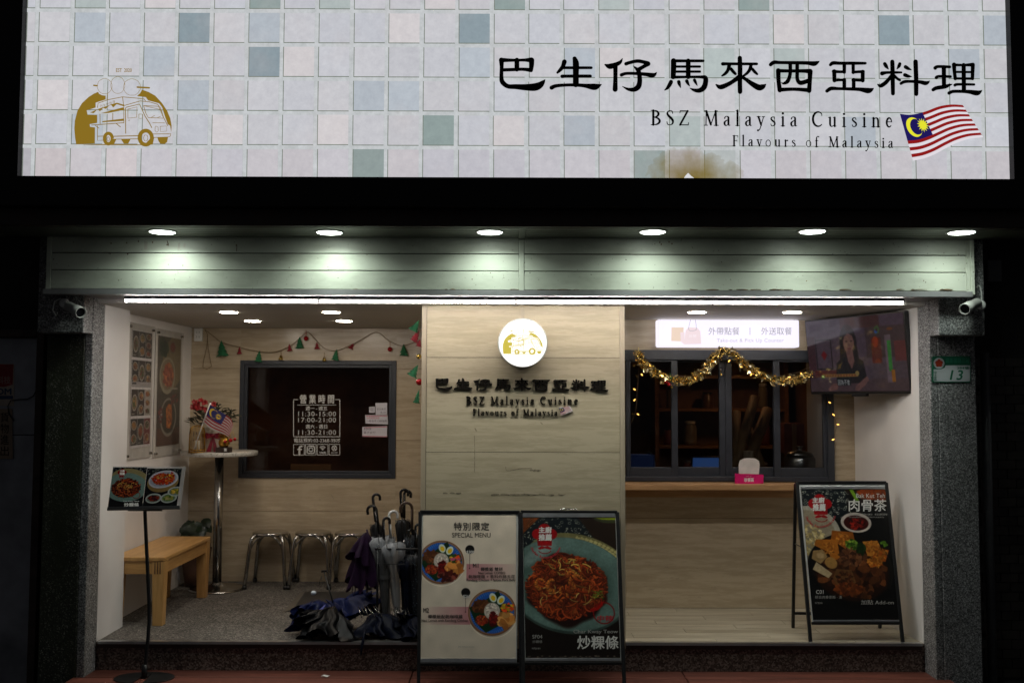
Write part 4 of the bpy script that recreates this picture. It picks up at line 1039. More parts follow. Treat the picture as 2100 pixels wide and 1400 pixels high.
# pink pick-up sign (plain white backing card)
pk = thing('pickup_sign', 'small pink acrylic pick-up sign with a white card on the counter shelf', 'sign', (P(1536, 990, 7.42).x, 7.42, zs))
MP = front(7.42)
q = MB(); q.poly2([(1507.5, 970.5), (1566, 972.5), (1565.5, 993), (1507, 991)], MP, 0, 0, 0.006); q.build('plate', plain('hot pink acrylic', (0.62, 0.015, 0.16), 0.25, var=0.04), pk)
pts = [(1516, 971), (1515.5, 952), (1518, 944), (1526, 939.5), (1538, 939), (1550, 940), (1557, 945), (1558.5, 953), (1556.5, 972)]
q = MB(); q.poly2(pts, MP, -0.008, 0, 0.005); q.build('backing_card', plain('white card', (0.68, 0.64, 0.62), 0.5), pk)
q = MB(); text2(q, '取餐區', 1526, 979.5, 1546, 987.5, MP, 0.001, bold=0.02); text2(q, 'pick up', 1530, 975, 1541, 977.2, MP, 0.001); q.build('lettering', plain('white ink', (0.7, 0.66, 0.66), 0.5), pk)
q = MB(); p = MP(1536, 991, 0); q.box(p.x-0.07, p.x+0.07, 7.41, 7.455, zs+0.0003, zs+0.004); q.build('foot', plain('hot pink acrylic', (0.62, 0.015, 0.16), 0.25), pk)

# takeaway light box
yt = 7.47
MT = front(yt)
tb = thing('takeaway_lightbox', 'glowing white takeaway counter light box hung over the serving window', 'sign', (P(1493, 684, yt).x, yt, ZZ(684, yt)))
a, b = P(1348, 684, yt).x, P(1639.5, 684, yt).x; z0, z1_ = ZZ(711.5, yt, 1490), ZZ(655.5, yt, 1490)
LBE = emit('light box acrylic', (0.93, 0.89, 1.0), 1.05)
q = MB(); q.box(a, b, yt, yt+0.10, z0, z1_); q.build('acrylic_box', LBE, tb, 0.012, seg=3)
q = MB(); q.box(a+0.02, b-0.02, yt+0.101, YC-0.002, z0+0.03, z1_-0.02); q.build('back_box', WHITEP, tb)
for xw in (1356, 1633):
    w0 = P(xw, 660, yt).x
    q = MB(); q.tube([(w0, yt+0.05, z1_-0.004), (w0, yt+0.05, CZ)], 0.003, 6); q.build('hanger', STEEL, tb)
def le(n, c_): return emit('light box '+n, c_, 1.0)
gtx = le('grey ink', (0.30, 0.28, 0.36))
q = MB(); text2(q, '外帶點餐', 1453, 671, 1516.5, 686.5, MT, 0.001); text2(q, '外送取餐', 1561, 671, 1624, 686.5, MT, 0.001); q.stroke2([(1538, 672, 1.2), (1538, 686, 1.2)], MT, 0.001)
q.build('chinese_lettering', gtx, tb)
q = MB(); text2(q, 'Take-out & Pick Up Counter', 1470, 694, 1607, 703.5, MT, 0.001, space=1.05); q.build('english_lettering', le('pale ink', (0.50, 0.47, 0.58)), tb)
q = MB()
q.poly2([(1377, 671), (1402, 671), (1401, 700), (1376.5, 699)], MT, 0.001, 1); q.poly2([(1395, 681), (1404, 681), (1403, 706), (1396, 700)], MT, 0.0014, 0)
q.poly2([(1406, 678), (1412, 671), (1430, 672), (1436, 679), (1438, 705), (1402, 706)], MT, 0.0018, 0); text2(q, '外帶', 1413, 686, 1428, 692, MT, 0.0022, 2)
q.stroke2([(1416, 656, 0.7), (1413, 668, 0.7), (1412, 674, 0.7), (1415, 678, 0.7), (1426, 677, 0.7), (1428, 673, 0.7), (1426, 656, 0.7)], MT, 0.0026, 3)
q.build('bag_picture', [le('pink', (0.86, 0.70, 0.74)), le('buff', (0.80, 0.62, 0.50)), le('paper', (0.95, 0.85, 0.90)), gtx], tb)

# ------------------------------------------------------------------ television
def tv_picture():
    g = Img(480, 270, (0.16, 0.125, 0.15), 5)
    g.rect(0, 0, 480, 60, (0.15, 0.115, 0.15)); g.rect(180, 0, 370, 40, (0.13, 0.06, 0.07)); g.rect(300, 40, 480, 150, (0.12, 0.085, 0.095))
    g.rect(0, 60, 40, 220, (0.13, 0.07, 0.085)); g.line([(45, 70), (45, 185), (125, 185), (125, 75), (45, 75)], 5, (0.05, 0.035, 0.04))
    g.poly([(85, 115), (102, 132), (85, 152), (70, 132)], (0.22, 0.03, 0.04)); g.rect(325, 80, 370, 195, (0.18, 0.05, 0.03)); g.ell(345, 95, 14, 20, (0.30, 0.09, 0.03)); g.ell(350, 170, 14, 16, (0.26, 0.09, 0.03))
    g.rect(300, 170, 480, 270, (0.15, 0.12, 0.14)); g.rect(430, 95, 480, 165, (0.20, 0.07, 0.075)); g.rect(30, 190, 150, 215, (0.17, 0.06, 0.06))
    g.rect(0, 225, 480, 270, (0.15, 0.11, 0.12))
    hair = (0.045, 0.033, 0.035); skin = (0.235, 0.155, 0.145); top_ = (0.042, 0.036, 0.042)
    g.ell(213, 92, 42, 68, hair, 0, 2); g.poly([(172, 90), (254, 90), (262, 165), (165, 165)], hair)
    g.poly([(140, 225), (146, 165), (180, 145), (245, 145), (280, 160), (292, 225), (296, 240), (140, 240)], top_)
    g.poly([(198, 120), (232, 120), (238, 160), (222, 188), (206, 160)], skin); g.ell(216, 88, 27, 42, skin, 0.05, 2)
    g.ell(205, 86, 6, 2.5, (0.09, 0.055, 0.055)); g.ell(229, 86, 6, 2.5, (0.09, 0.055, 0.055)); g.ell(218, 100, 4, 5, (0.19, 0.115, 0.11), 0, 2); g.ell(217, 113, 9, 3, (0.20, 0.085, 0.085))
    g.poly([(186, 95), (190, 55), (214, 40), (240, 58), (246, 95), (236, 66), (214, 56), (196, 68)], hair)
    g.poly([(292, 215), (275, 225), (235, 250), (228, 266), (246, 268), (285, 245), (300, 230)], skin); g.poly([(120, 240), (90, 262), (100, 270), (140, 262), (150, 240)], skin)
    g.rect(70, 205, 250, 216, (0.30, 0.22, 0.10)); g.rect(142, 218, 210, 248, (0.04, 0.05, 0.055)); g.poly([(345, 45), (362, 35), (366, 62), (350, 68)], (0.10, 0.22, 0.05)); g.ell(356, 52, 12, 14, (0.12, 0.20, 0.10)); g.ell(352, 58, 8, 7, (0.06, 0.16, 0.32)); g.ell(356, 52, 5, 6, (0.1, 0.05, 0.06))
    g.rect(388, 72, 416, 240, (0.22, 0.18, 0.20)); g.rect(398, 92, 414, 200, (0.07, 0.26, 0.09)); g.rect(408, 195, 424, 238, (0.32, 0.19, 0.04)); g.ell(415, 52, 14, 5, (0.22, 0.11, 0.04))
    for i in range(12): g.rect(76+i*14, 208, 85+i*14, 213, (0.22, 0.08, 0.06))
    g.ell(70, 214, 10, 7, (0.12, 0.24, 0.04)); g.ell(246, 204, 10, 9, (0.30, 0.25, 0.14))
    g.mott(0.12, 9)
    return g.blur(2)
pr_ = P(1861, 720, 6.60); pl_ = P(1656.5, 738, 7.47)
zt_ = (pr_.z+pl_.z)/2; ex = Vector((pr_.x-pl_.x, pr_.y-pl_.y, 0)); twid = ex.length; ex.normalize()
nh = Vector((ex.y, -ex.x, 0));  nh = nh if nh.y < 0 else -nh
til = R(5.5); up = Vector((0, 0, 1))*math.cos(til)+nh*math.sin(til); nn = nh*math.cos(til)-Vector((0, 0, 1))*math.sin(til)
tc_ = Vector(((pr_.x+pl_.x)/2, (pr_.y+pl_.y)/2, zt_+0.006)); hh = 0.277; hw_ = twid/2
tv = thing('television', 'angled wall television showing a woman in black at a table', 'television', tuple(tc_))
q = MB(); q.obox(tc_-nn*0.022, ex*hw_, up*hh, nn*0.020); q.build('housing', BLACKP, tv, 0.003)
q = MB(); q.obox(tc_-nn*0.055, ex*hw_*0.6, up*hh*0.6, nn*0.016); q.build('rear_cover', BLACKP, tv)
b_ = 0.010
q = MB(); s0 = tc_+nn*0.001
q.slab([s0-ex*(hw_-b_)+up*(hh-b_), s0+ex*(hw_-b_)+up*(hh-b_), s0+ex*(hw_-b_)-up*(hh-0.02), s0-ex*(hw_-b_)-up*(hh-0.02)], nn, 0.002, 0, True)
q.build('screen', imgmat('tv picture', tv_picture(), 0.08, 1.1, 0.5, 0), tv)
MTV = lambda x, y, h=0: s0 + ex*((x-240)/240*(hw_-b_)) + up*((135-y)/135*(hh-0.015)-0.003) + nn*(0.0005+h)
q = MB(); text2(q, '因為不會', 146, 222, 206, 242, MTV, 0.0004); q.build('subtitle', emit('subtitle', (0.10, 0.105, 0.11), 1.0), tv)
q = MB(); q.obox(tc_-up*(hh+0.008)+ex*0.02, ex*0.07, up*0.008, nn*0.012); q.build('sensor_bar', BLACKP, tv)
q = MB(); wp = Vector((WXR-0.004, tc_.y+0.12, tc_.z)); q.bar(tc_-nn*0.071, wp, 0.05, 0.10); q.obox(wp, (0.004, 0, 0), (0, 0.11, 0), (0, 0, 0.13)); q.build('wall_bracket', BLACKM, tv)

# ------------------------------------------------------------------ A-frame poster boards
NOOD = [(0.46, 0.17, 0.05), (0.36, 0.11, 0.03), (0.55, 0.23, 0.08), (0.30, 0.085, 0.025), (0.50, 0.19, 0.08)]
def chef_stamp(g, cx, cy, s):
    red = (0.55, 0.02, 0.05)
    for dx, dy, r_ in ((-33, -8, 24), (0, -26, 30), (33, -8, 24)): g.ell(cx+dx*s, cy+dy*s, r_*s, r_*s, red)
    g.poly([(cx-34*s, cy-5*s), (cx+34*s, cy-5*s), (cx+32*s, cy+45*s), (cx-32*s, cy+45*s)], red)
    for sd in (-1, 1):
        g.poly([(cx, cy+50*s), (cx+sd*14*s, cy+46*s), (cx+sd*32*s, cy+58*s), (cx+sd*24*s, cy+62*s), (cx+sd*8*s, cy+59*s), (cx, cy+56*s)], red)
    g.line([(cx+30*s*math.cos(a), cy+62*s+18*s*math.sin(a)) for a in np.linspace(0.4, 2.74, 9)], 3*s, red)
def floral(g, x0, y0, x1, y1, n, col=(0.62, 0.62, 0.55)):
    for _ in range(n):
        x, y = x0+g.r.rand()*(x1-x0), y0+g.r.rand()*(y1-y0); k = g.r.rand()
        if k < 0.3: g.line([(x+6*math.cos(a), y+5*math.sin(a)) for a in np.linspace(0, 5.5, 9)], 1.6, col)
        else: g.ell(x, y, 4.5*g.r.rand()+1.5, 1.8, col, g.r.rand()*3.14)
def img_noodle():
    g = Img(420, 620, (0.075, 0.045, 0.025), 11)
    g.rect(0, 0, 330, 260, (0.055, 0.085, 0.10)); floral(g, 0, 0, 330, 240, 230)
    g.poly([(250, 0), (420, 0), (420, 190), (330, 110)], (0.13, 0.085, 0.05)); g.ell(400, 0, 80, 26, (0.20, 0.21, 0.12)); g.ell(395, -5, 70, 16, (0.5, 0.55, 0.12))
    for i in range(9): g.line([(0, 70-i*8), (40-i*3, 30-i*9), (80, -8-i*4)], 6, (0.42+0.05*(i % 2), 0.22, 0.08))
    g.ell(250, 230, 250, 150, (0.42, 0.40, 0.25), 0.28)
    for i in range(9):
        for j in range(26):
            t = -1.6+j*0.085; rr = 1-i*0.035; g.ell(250+245*rr*math.cos(t)+8*(i % 2), 240+148*rr*math.sin(t)+40*math.cos(t), 7, 4.5, (0.66, 0.62, 0.40), t+0.9)
    g.ell(200, 306, 285, 212, (0.20, 0.26, 0.24), 0.16, 3); g.ell(200, 300, 280, 206, (0.36, 0.46, 0.43), 0.16, 6); g.ell(185, 310, 215, 155, (0.28, 0.37, 0.34), 0.1, 30)
    g.ell(60, 170, 90, 26, (0.62, 0.70, 0.68), -0.6, 20, 0.5)
    g.ell(190, 350, 172, 130, (0.10, 0.025, 0.01), 0.05, 14, 0.95, 0.05); g.ell(190, 312, 176, 140, (0.22, 0.06, 0.02), 0.05, 8, 1, 0.05)
    g.noodles(190, 312, 176, 142, 520, 7, NOOD, 0.34); g.blob(190, 320, 150, 110, [(0.42, 0.15, 0.05), (0.30, 0.09, 0.03), (0.52, 0.24, 0.10)], 90, 4, 11)
    g.noodles(190, 312, 176, 142, 160, 6, NOOD, 0.34); g.noodles(190, 330, 160, 85, 16, 3.5, [(0.62, 0.46, 0.18), (0.7, 0.56, 0.3)], 0.3); g.noodles(200, 225, 120, 40, 22, 4, [(0.72, 0.58, 0.26)], 0.35)
    for x, y, r_, a in ((75, 300, 21, 1.9), (130, 308, 25, 1.6), (238, 290, 27, 2.2), (182, 330, 20, 0.4), (215, 262, 16, 3)): g.shrimp(x, y, r_, a)
    g.noodles(210, 300, 140, 80, 24, 7, NOOD, 0.35)
    for _ in range(14): g.line([(300+g.r.rand()*60, 320+g.r.rand()*50)]+[(300+g.r.rand()*60, 330+g.r.rand()*40)], 3, (0.35, 0.42, 0.12))
    chef_stamp(g, 98, 84, 1.0)
    ringc = (0.45, 0.03, 0.03); g.line([(355+46*math.cos(a), 428+46*math.sin(a)) for a in np.linspace(0, 6.3, 30)], 5, ringc); g.line([(300, 415), (325, 410), (345, 392), (350, 375)], 13, (0.55, 0.05, 0.03)); g.line([(350, 376), (357, 362)], 4, (0.1, 0.2, 0.05))
    for _ in range(30): g.ell(g.r.rand()*420, 612+g.r.rand()*8, 5, 3, (0.35, 0.32, 0.28))
    g.mott(0.08, 6); g.mott(0.12, 60); return g.blur(2)
def img_stew():
    g = Img(400, 610, (0.035, 0.036, 0.034), 12)
    g.rect(0, 0, 210, 140, (0.05, 0.075, 0.09)); floral(g, 0, 0, 230, 140, 150, (0.66, 0.66, 0.60)); g.poly([(200, 0), (400, 0), (400, 90), (300, 95)], (0.10, 0.05, 0.02)); g.blob(340, 20, 60, 28, [(0.45, 0.18, 0.05), (0.55, 0.24, 0.06)], 40, 6, 15); g.line([(235, -5), (262, 55)], 16, (0.40, 0.55, 0.12))
    g.ell(20, 215, 150, 135, (0.60, 0.58, 0.52), 0.2, 4); g.ell(15, 215, 130, 115, (0.52, 0.48, 0.40), 0.2, 4); g.blob(20, 250, 75, 80, [(0.66, 0.58, 0.38), (0.75, 0.68, 0.48)], 160, 4, 6)
    g.ell(245, 160, 72, 48, (0.70, 0.66, 0.62), 0.05, 2); g.ell(245, 162, 58, 36, (0.20, 0.03, 0.02), 0.05, 2); g.blob(245, 165, 46, 26, [(0.35, 0.05, 0.03), (0.10, 0.02, 0.02), (0.5, 0.1, 0.05)], 60, 3, 7)
    g.ell(200, 385, 205, 175, (0.018, 0.018, 0.016), 0.12, 4); g.ell(205, 372, 190, 158, (0.05, 0.04, 0.03), 0.12, 4); g.ell(200, 395, 172, 130, (0.12, 0.055, 0.02), 0.1, 10)
    br = [(0.30, 0.16, 0.07), (0.22, 0.11, 0.05), (0.38, 0.21, 0.10), (0.16, 0.075, 0.035)]
    g.blob(200, 400, 150, 105, br, 120, 8, 18)
    gold = [(0.62, 0.36, 0.10), (0.52, 0.28, 0.07), (0.70, 0.44, 0.15)]
    for pts, c_ in (([(118, 240), (128, 198), (225, 205), (232, 262), (190, 290), (150, 262)], gold[1]), ([(38, 268), (48, 240), (148, 240), (152, 325), (118, 345), (100, 300)], gold[0]), ([(265, 250), (335, 245), (345, 270), (318, 320), (282, 318)], gold[2]), ([(300, 330), (325, 285), (385, 290), (362, 345)], (0.66, 0.30, 0.05)), ([(275, 345), (330, 330), (350, 360), (290, 372)], (0.62, 0.27, 0.05))):
        g.poly(pts, c_); cx_ = sum(p[0] for p in pts)/len(pts); cy_ = sum(p[1] for p in pts)/len(pts); g.blob(cx_, cy_-6, 34, 26, gold, 60, 2, 5)
    g.poly([(20, 330), (30, 292), (75, 288), (95, 320), (60, 355)], (0.60, 0.48, 0.30)); g.poly([(20, 380), (40, 345), (110, 400), (90, 420)], (0.68, 0.60, 0.46)); g.ell(108, 350, 30, 26, (0.62, 0.46, 0.24), 0.6, 4); g.ell(62, 316, 18, 14, (0.70, 0.58, 0.40), 0, 5)
    g.blob(210, 320, 60, 40, [(0.30, 0.17, 0.09), (0.20, 0.10, 0.06), (0.40, 0.25, 0.15)], 70, 5, 10); g.poly([(110, 420), (130, 378), (200, 382), (215, 440), (170, 475), (130, 460)], (0.38, 0.25, 0.13)); g.blob(165, 425, 38, 34, br, 60, 3, 7); g.blob(180, 470, 60, 26, [(0.42, 0.2, 0.07), (0.30, 0.13, 0.05)], 60, 5, 9)
    g.blob(215, 265, 26, 22, [(0.32, 0.46, 0.10), (0.45, 0.58, 0.2), (0.14, 0.25, 0.05)], 50, 3, 7); g.blob(255, 285, 18, 26, [(0.06, 0.13, 0.04), (0.12, 0.22, 0.06)], 30, 3, 8); g.blob(362, 262, 16, 12, [(0.3, 0.45, 0.1)], 20, 2, 5)
    g.line([(368, 300), (385, 340), (390, 400), (370, 470)], 5, (0.11, 0.11, 0.10), 0.7)
    chef_stamp(g, 84, 78, 0.98)
    g.mott(0.08, 6); g.mott(0.12, 60); return g.blur(2)
def nasi(g, cx, cy, r_, seed):
    k0 = g.a.copy()
    nasi_(g, cx, cy, r_, seed)
    d = np.abs(g.a-k0).sum(2, keepdims=True) > 0.02
    g.a = np.where(d, np.clip(g.a*1.25+0.015, 0, 1), g.a)
def nasi_(g, cx, cy, r_, seed):
    g.ell(cx+2, cy+6, r_, r_*0.985, (0.40, 0.36, 0.32), 0, 5, 0.6); g.ell(cx, cy, r_, r_*0.98, (0.36, 0.24, 0.17), 0, 1.5); g.ell(cx-1, cy-2, r_*0.955, r_*0.93, (0.45, 0.33, 0.24), 0, 2); g.ell(cx, cy, r_*0.90, r_*0.88, (0.09, 0.25, 0.52), 0, 2)
    for k in range(60):
        a = k*0.1047; g.line([(cx+r_*0.78*math.cos(a), cy+r_*0.76*math.sin(a)), (cx+r_*0.87*math.cos(a), cy+r_*0.85*math.sin(a))], 1.6, (0.30, 0.50, 0.72), 0.8)
    g.poly([(cx-r_*0.95, cy-r_*0.2), (cx-r_*0.3, cy-r_*0.5), (cx+r_*0.25, cy-r_*0.92), (cx+r_*0.45, cy-r_*0.5), (cx+r_*0.7, cy+r_*0.35), (cx-r_*0.25, cy+r_*0.85), (cx-r_*0.7, cy+r_*0.4)], (0.03, 0.13, 0.06))
    g.blob(cx-r_*0.45, cy-r_*0.25, r_*0.32, r_*0.24, [(0.26, 0.14, 0.07), (0.34, 0.19, 0.09), (0.22, 0.11, 0.05)], 120, 3, 8)
    g.ell(cx, cy-r_*0.05, r_*0.33, r_*0.36, (0.60, 0.56, 0.52), 0, 3); g.blob(cx, cy-r_*0.1, r_*0.26, r_*0.26, [(0.70, 0.66, 0.62), (0.56, 0.52, 0.48)], 160, 1.5, 2.6)
    g.blob(cx+r_*0.05, cy+r_*0.28, r_*0.17, r_*0.30, [(0.30, 0.035, 0.025), (0.38, 0.06, 0.04), (0.22, 0.02, 0.02)], 90, 3, 6)
    g.blob(cx-r_*0.42, cy+r_*0.33, r_*0.26, r_*0.20, [(0.45, 0.12, 0.05), (0.55, 0.25, 0.10), (0.30, 0.07, 0.04)], 130, 2, 3.5)
    for dx, dy, ro in ((0.03, -0.62, -0.4), (0.36, -0.52, 0.5)):
        g.ell(cx+dx*r_, cy+dy*r_, r_*0.145, r_*0.20, (0.66, 0.70, 0.66), ro, 1.5); g.ell(cx+dx*r_+1, cy+dy*r_+2, r_*0.085, r_*0.115, (0.72, 0.58, 0.05), ro, 2)
    g.blob(cx+r_*0.62, cy+r_*0.28, r_*0.26, r_*0.3, [(0.62, 0.40, 0.18), (0.70, 0.50, 0.26), (0.54, 0.32, 0.13)], 26, 8, 15); g.blob(cx+r_*0.62, cy-r_*0.18, r_*0.22, r_*0.16, [(0.70, 0.22, 0.06), (0.66, 0.55, 0.1), (0.1, 0.22, 0.06), (0.5, 0.2, 0.3)], 50, 3, 7)
def img_menu():
    g = Img(400, 620, (0.84, 0.785, 0.71), 13)
    g.rect(190, 216, 400, 288, (0.72, 0.48, 0.50)); g.rect(0, 402, 210, 478, (0.72, 0.48, 0.50))
    for x in range(190, 400, 4): g.rect(x, 214, x+4, 290, (0.84, 0.785, 0.71), (x-190)/210*0.9)
    for x in range(0, 210, 4): g.rect(x, 400, x+4, 480, (0.84, 0.785, 0.71), 1-(x/210))
    nasi(g, 82, 208, 98, 1); nasi(g, 300, 426, 102, 2)
    g.blob(110, 270, 44, 18, [(0.22, 0.06, 0.05), (0.5, 0.25, 0.2), (0.3, 0.09, 0.06)], 46, 4, 8)
    for x, y in ((203, 152), (188, 340)): g.ell(x, y, 19, 19, (0.07, 0.06, 0.055)); g.line([(x, y+18), (x, y+84)], 1.4, (0.25, 0.2, 0.2)); g.ell(x, y+84, 2.5, 2.5, (0.2, 0.1, 0.1))
    g.mott(0.05, 40); return g.blur(1)
SHEET = plain('poster foam board', (0.6, 0.6, 0.58), 0.5)
def tube_bar(q, a, b, w=0.022): q.bar(a, b, w, w)
def aboard(label, outer, Dt, Db, poster, arr, strips, cross, rear, texts, zf, handle=None, strip_mat=None):
    """outer: TL, TR, BR, BL pixels of the front frame; Dt, Db depth of its top and foot"""
    TL_, TR_ = P(*outer[0], Dt), P(*outer[1], Dt); BR_, BL_ = P(*outer[2], Db), P(*outer[3], Db)
    zt2 = (TL_.z+TR_.z)/2; TL_.z = TR_.z = zt2; BL_.z = BR_.z = zf
    ev = (BL_-TL_); eu = (TR_-TL_); n_ = eu.cross(ev); n_ = n_ if n_.y < 0 else -n_; n_.normalize()
    Mp = plane_map(BL_, n_)
    base = (BL_+BR_)/2
    th = thing('poster_board', label, 'poster board', (base.x, base.y+0.1, zf), 'A-frame poster boards in front of the shop')
    q = MB()
    for a, b in ((TL_, BL_), (TR_, BR_)): tube_bar(q, a, b)
    tube_bar(q, TL_, TR_)
    for y in cross: tube_bar(q, Mp(outer[3][0]+2, y), Mp(outer[2][0]-2, y), 0.018)
    q.build('front_frame', BLACKM, th, 0.003)
    q = MB()
    for a, foot in ((TL_, BL_), (TR_, BR_)):
        p2 = Vector((foot.x, foot.y+rear, zf)); top2 = a+Vector((0, 0.03, -0.012)); tube_bar(q, top2, p2, 0.02)
    for zz in (0.10,):
        t = zz/(zt2-zf); f0 = Vector((BL_.x, BL_.y+rear, zf)).lerp(TL_, t); f1 = Vector((BR_.x, BR_.y+rear, zf)).lerp(TR_, t); tube_bar(q, f0, f1, 0.018)
    m0 = TL_.lerp(BL_, 0.42); m1 = TL_.lerp(Vector((BL_.x, BL_.y+rear, zf)), 0.42); q.bar(m0, m1, 0.012, 0.004)
    q.build('rear_frame', BLACKM, th, 0.003)
    q = MB(); q.slab([Mp(*p, 0.006) for p in poster], n_, 0.004, 0, True); po = q.build('poster', imgmat('poster print', arr, 0.35, spec=0.4), th)
    q = MB(); e = 3
    q.slab([Mp(outer[0][0]+e, outer[0][1]+3, 0.0015), Mp(outer[1][0]-e, outer[1][1]+3, 0.0015), Mp(poster[2][0]+2, strips[-1][3]+1, 0.0015), Mp(poster[3][0]-2, strips[-1][3]+1, 0.0015)], n_, 0.003); q.build('backing_sheet', SHEET, th)
    for (xa, ya, xb, yb) in strips:
        q = MB(); q.slab([Mp(xa, ya, 0.009), Mp(xb, ya, 0.009), Mp(xb, yb, 0.009), Mp(xa, yb, 0.009)], n_, 0.006); q.build('clip_rail', ALU, th, 0.001)
    if handle:
        q = MB(); x0, x1, y0, y1 = handle; q.tube([Mp(x0, y1, -0.005), Mp(x0, y0+1, -0.005), Mp(x0+1.5, y0, -0.005), Mp(x1-1.5, y0, -0.005), Mp(x1, y0+1, -0.005), Mp(x1, y1, -0.005)], 0.004, 6); q.build('carry_handle', STEEL, th)
    bym = {}
    for t in texts:
        mat = t[-1]; q = bym.setdefault(mat.name, (MB(), mat))[0]; t[0](q, Mp)
    for k, (q, mat) in bym.items(): q.build('lettering', mat, po)
    return th
tw_ = plain('print text white', (0.62, 0.61, 0.58), 0.5, var=0.03); tk_ = plain('print text dark', (0.05, 0.04, 0.035), 0.5, var=0.05); tg_ = plain('print text grey', (0.30, 0.29, 0.27), 0.5, var=0.05); tr_ = plain('print text red', (0.42, 0.02, 0.03), 0.5, var=0.05)
def T(s, x0, y0, x1, y1, mat, **k): return (lambda q, M_: text2(q, s, x0, y0, x1, y1, M_, 0.0075, **k), mat)
def arctext(s, cx, cy, r_, a0, a1, size, mat):
    def f(q, M_):
        n_ = len(s)
        for i, ch in enumerate(s):
            if ch == ' ': continue
            a = R(a0+(a1-a0)*i/(n_-1)); x, y = cx+r_*math.cos(a), cy+r_*math.sin(a); ro = a-math.pi/2
            fn = lambda px, py, x=x, y=y, ro=ro: (x+(px*math.cos(ro)-py*math.sin(ro)), y+(px*math.sin(ro)+py*math.cos(ro)))
            hgt = size if ch.isupper() or ch in 'fdhkl' else size*0.72
            text2(q, ch, -size*0.3, -hgt, size*0.3, 0, M_, 0.0075, fn=fn, bold=0.02)
    return (f, mat)
aboard('A-frame board with the cream special menu poster, beside the umbrella rack',
  [(861.5, 1049.5), (1066, 1049.5), (1068.5, 1392), (858.5, 1392)], 6.42, 6.17, [(868, 1056.5), (1058.5, 1056.5), (1058, 1349), (861.5, 1349)], img_menu(),
  [(861, 1349.5, 1059, 1357)], (1361,), 0.42,
  [T('特別限定', 931, 1071, 1003, 1087, tk_, bold=0.015, space=1.12), T('SPECIAL MENU', 927, 1092, 1006, 1101.5, tk_, bold=0.006), T('$300', 957, 1128.5, 972, 1135, tw_, bold=.015), T('$260', 950, 1219, 965, 1226, tw_, bold=.015), T('M1', 970, 1155, 981, 1163, tk_, bold=0.02), T('M2', 868.5, 1246, 879.5, 1255, tk_, bold=0.02),
   T('椰漿飯 雙拼', 986, 1162.5, 1031, 1170, tk_, bold=0.015), T('Nasi Lemak COMBO', 981, 1171.5, 1036, 1176.5, tk_, bold=0.015), T('乾咖哩雞 + 香料炸豬五花', 961, 1178, 1056, 1185, tk_, bold=0.01), T('Rendang Chicken + Spices Pork Belly', 957, 1186, 1057, 1192.5, tk_, bold=0.015),
   T('椰漿飯配乾咖哩雞', 878, 1259.5, 949, 1267, tk_, bold=0.015), T('Nasi Lemak with Rendang Chicken', 865, 1269, 960, 1275, tk_, bold=0.015), T('BSZ Malaysia Cuisine', 940, 1324, 973, 1327, tg_)], 0.0)
aboard('A-frame board with a fried noodle poster and wire handle, beside the special menu board',
  [(1067.5, 1049.5), (1266, 1049.5), (1280.5, 1394), (1073.5, 1394)], 6.45, 6.15, [(1072, 1061), (1261.5, 1061), (1272, 1348), (1078, 1348)], img_noodle(),
  [(1072, 1051.5, 1261, 1060.5), (1078, 1348.5, 1272, 1354)], (1359,), 0.42,
  [T('主廚', 1105, 1080, 1131, 1092.5, tw_, bold=0.03), T('推薦', 1105, 1095, 1131, 1108, tw_, bold=0.03), arctext("Chef's Recommendation", 1119, 1112, 33, 158, 22, 5, tr_), T('中辣', 1225, 1261, 1257, 1273.5, tr_, bold=0.01),
   T('Char Kway Teow', 1176, 1290.5, 1267, 1300, tg_, bold=0.01), T('炒粿條', 1184, 1303, 1268, 1330, tw_, bold=0.012), T('SF04', 1091.5, 1301, 1112, 1308.5, tg_, bold=0.01), T('炒粿條', 1092, 1312, 1112, 1318, tg_), T('NT$180', 1091, 1327, 1108, 1331, tg_)], 0.0, (1150, 1182, 1043, 1051))
aboard('A-frame board with a dark pork rib stew poster, standing under the television',
  [(1634, 989), (1817, 989), (1851, 1306), (1662, 1306)], 6.80, 6.54, [(1642, 1003), (1814.5, 1003), (1846, 1270), (1667, 1270)], img_stew(),
  [(1642, 997, 1813, 1002.5), (1667.5, 1270.5, 1846, 1273.5)], (1277,), 0.40,
  [T('主廚', 1665.5, 1019.5, 1690, 1031, tw_, bold=0.03), T('推薦', 1666.5, 1033, 1692, 1047, tw_, bold=0.03), arctext("Chef's Recommendation", 1682, 1049, 33, 158, 20, 5, tr_), T('Bak Kut Teh', 1755, 1012, 1814, 1020.5, tw_), T('肉骨茶', 1740, 1023.5, 1817, 1048, tw_, bold=0.008),
   T('肉骨茶湯頭．嚴選中藥材．香氣濃郁回甘', 1740, 1052.5, 1819, 1056.5, tg_), T("It's a traditional dish, rich broth popularity", 1740, 1058, 1812, 1062, tg_), T('C01', 1673, 1209, 1688, 1217, tw_), T('綜合肉骨茶飯 - 湯', 1671, 1220.5, 1726, 1227, tg_), T('NT$280', 1671, 1234, 1686, 1238, tg_), T('加點 Add-on', 1765, 1229.5, 1832, 1239, tg_, bold=0.005)], FZ+0.002)

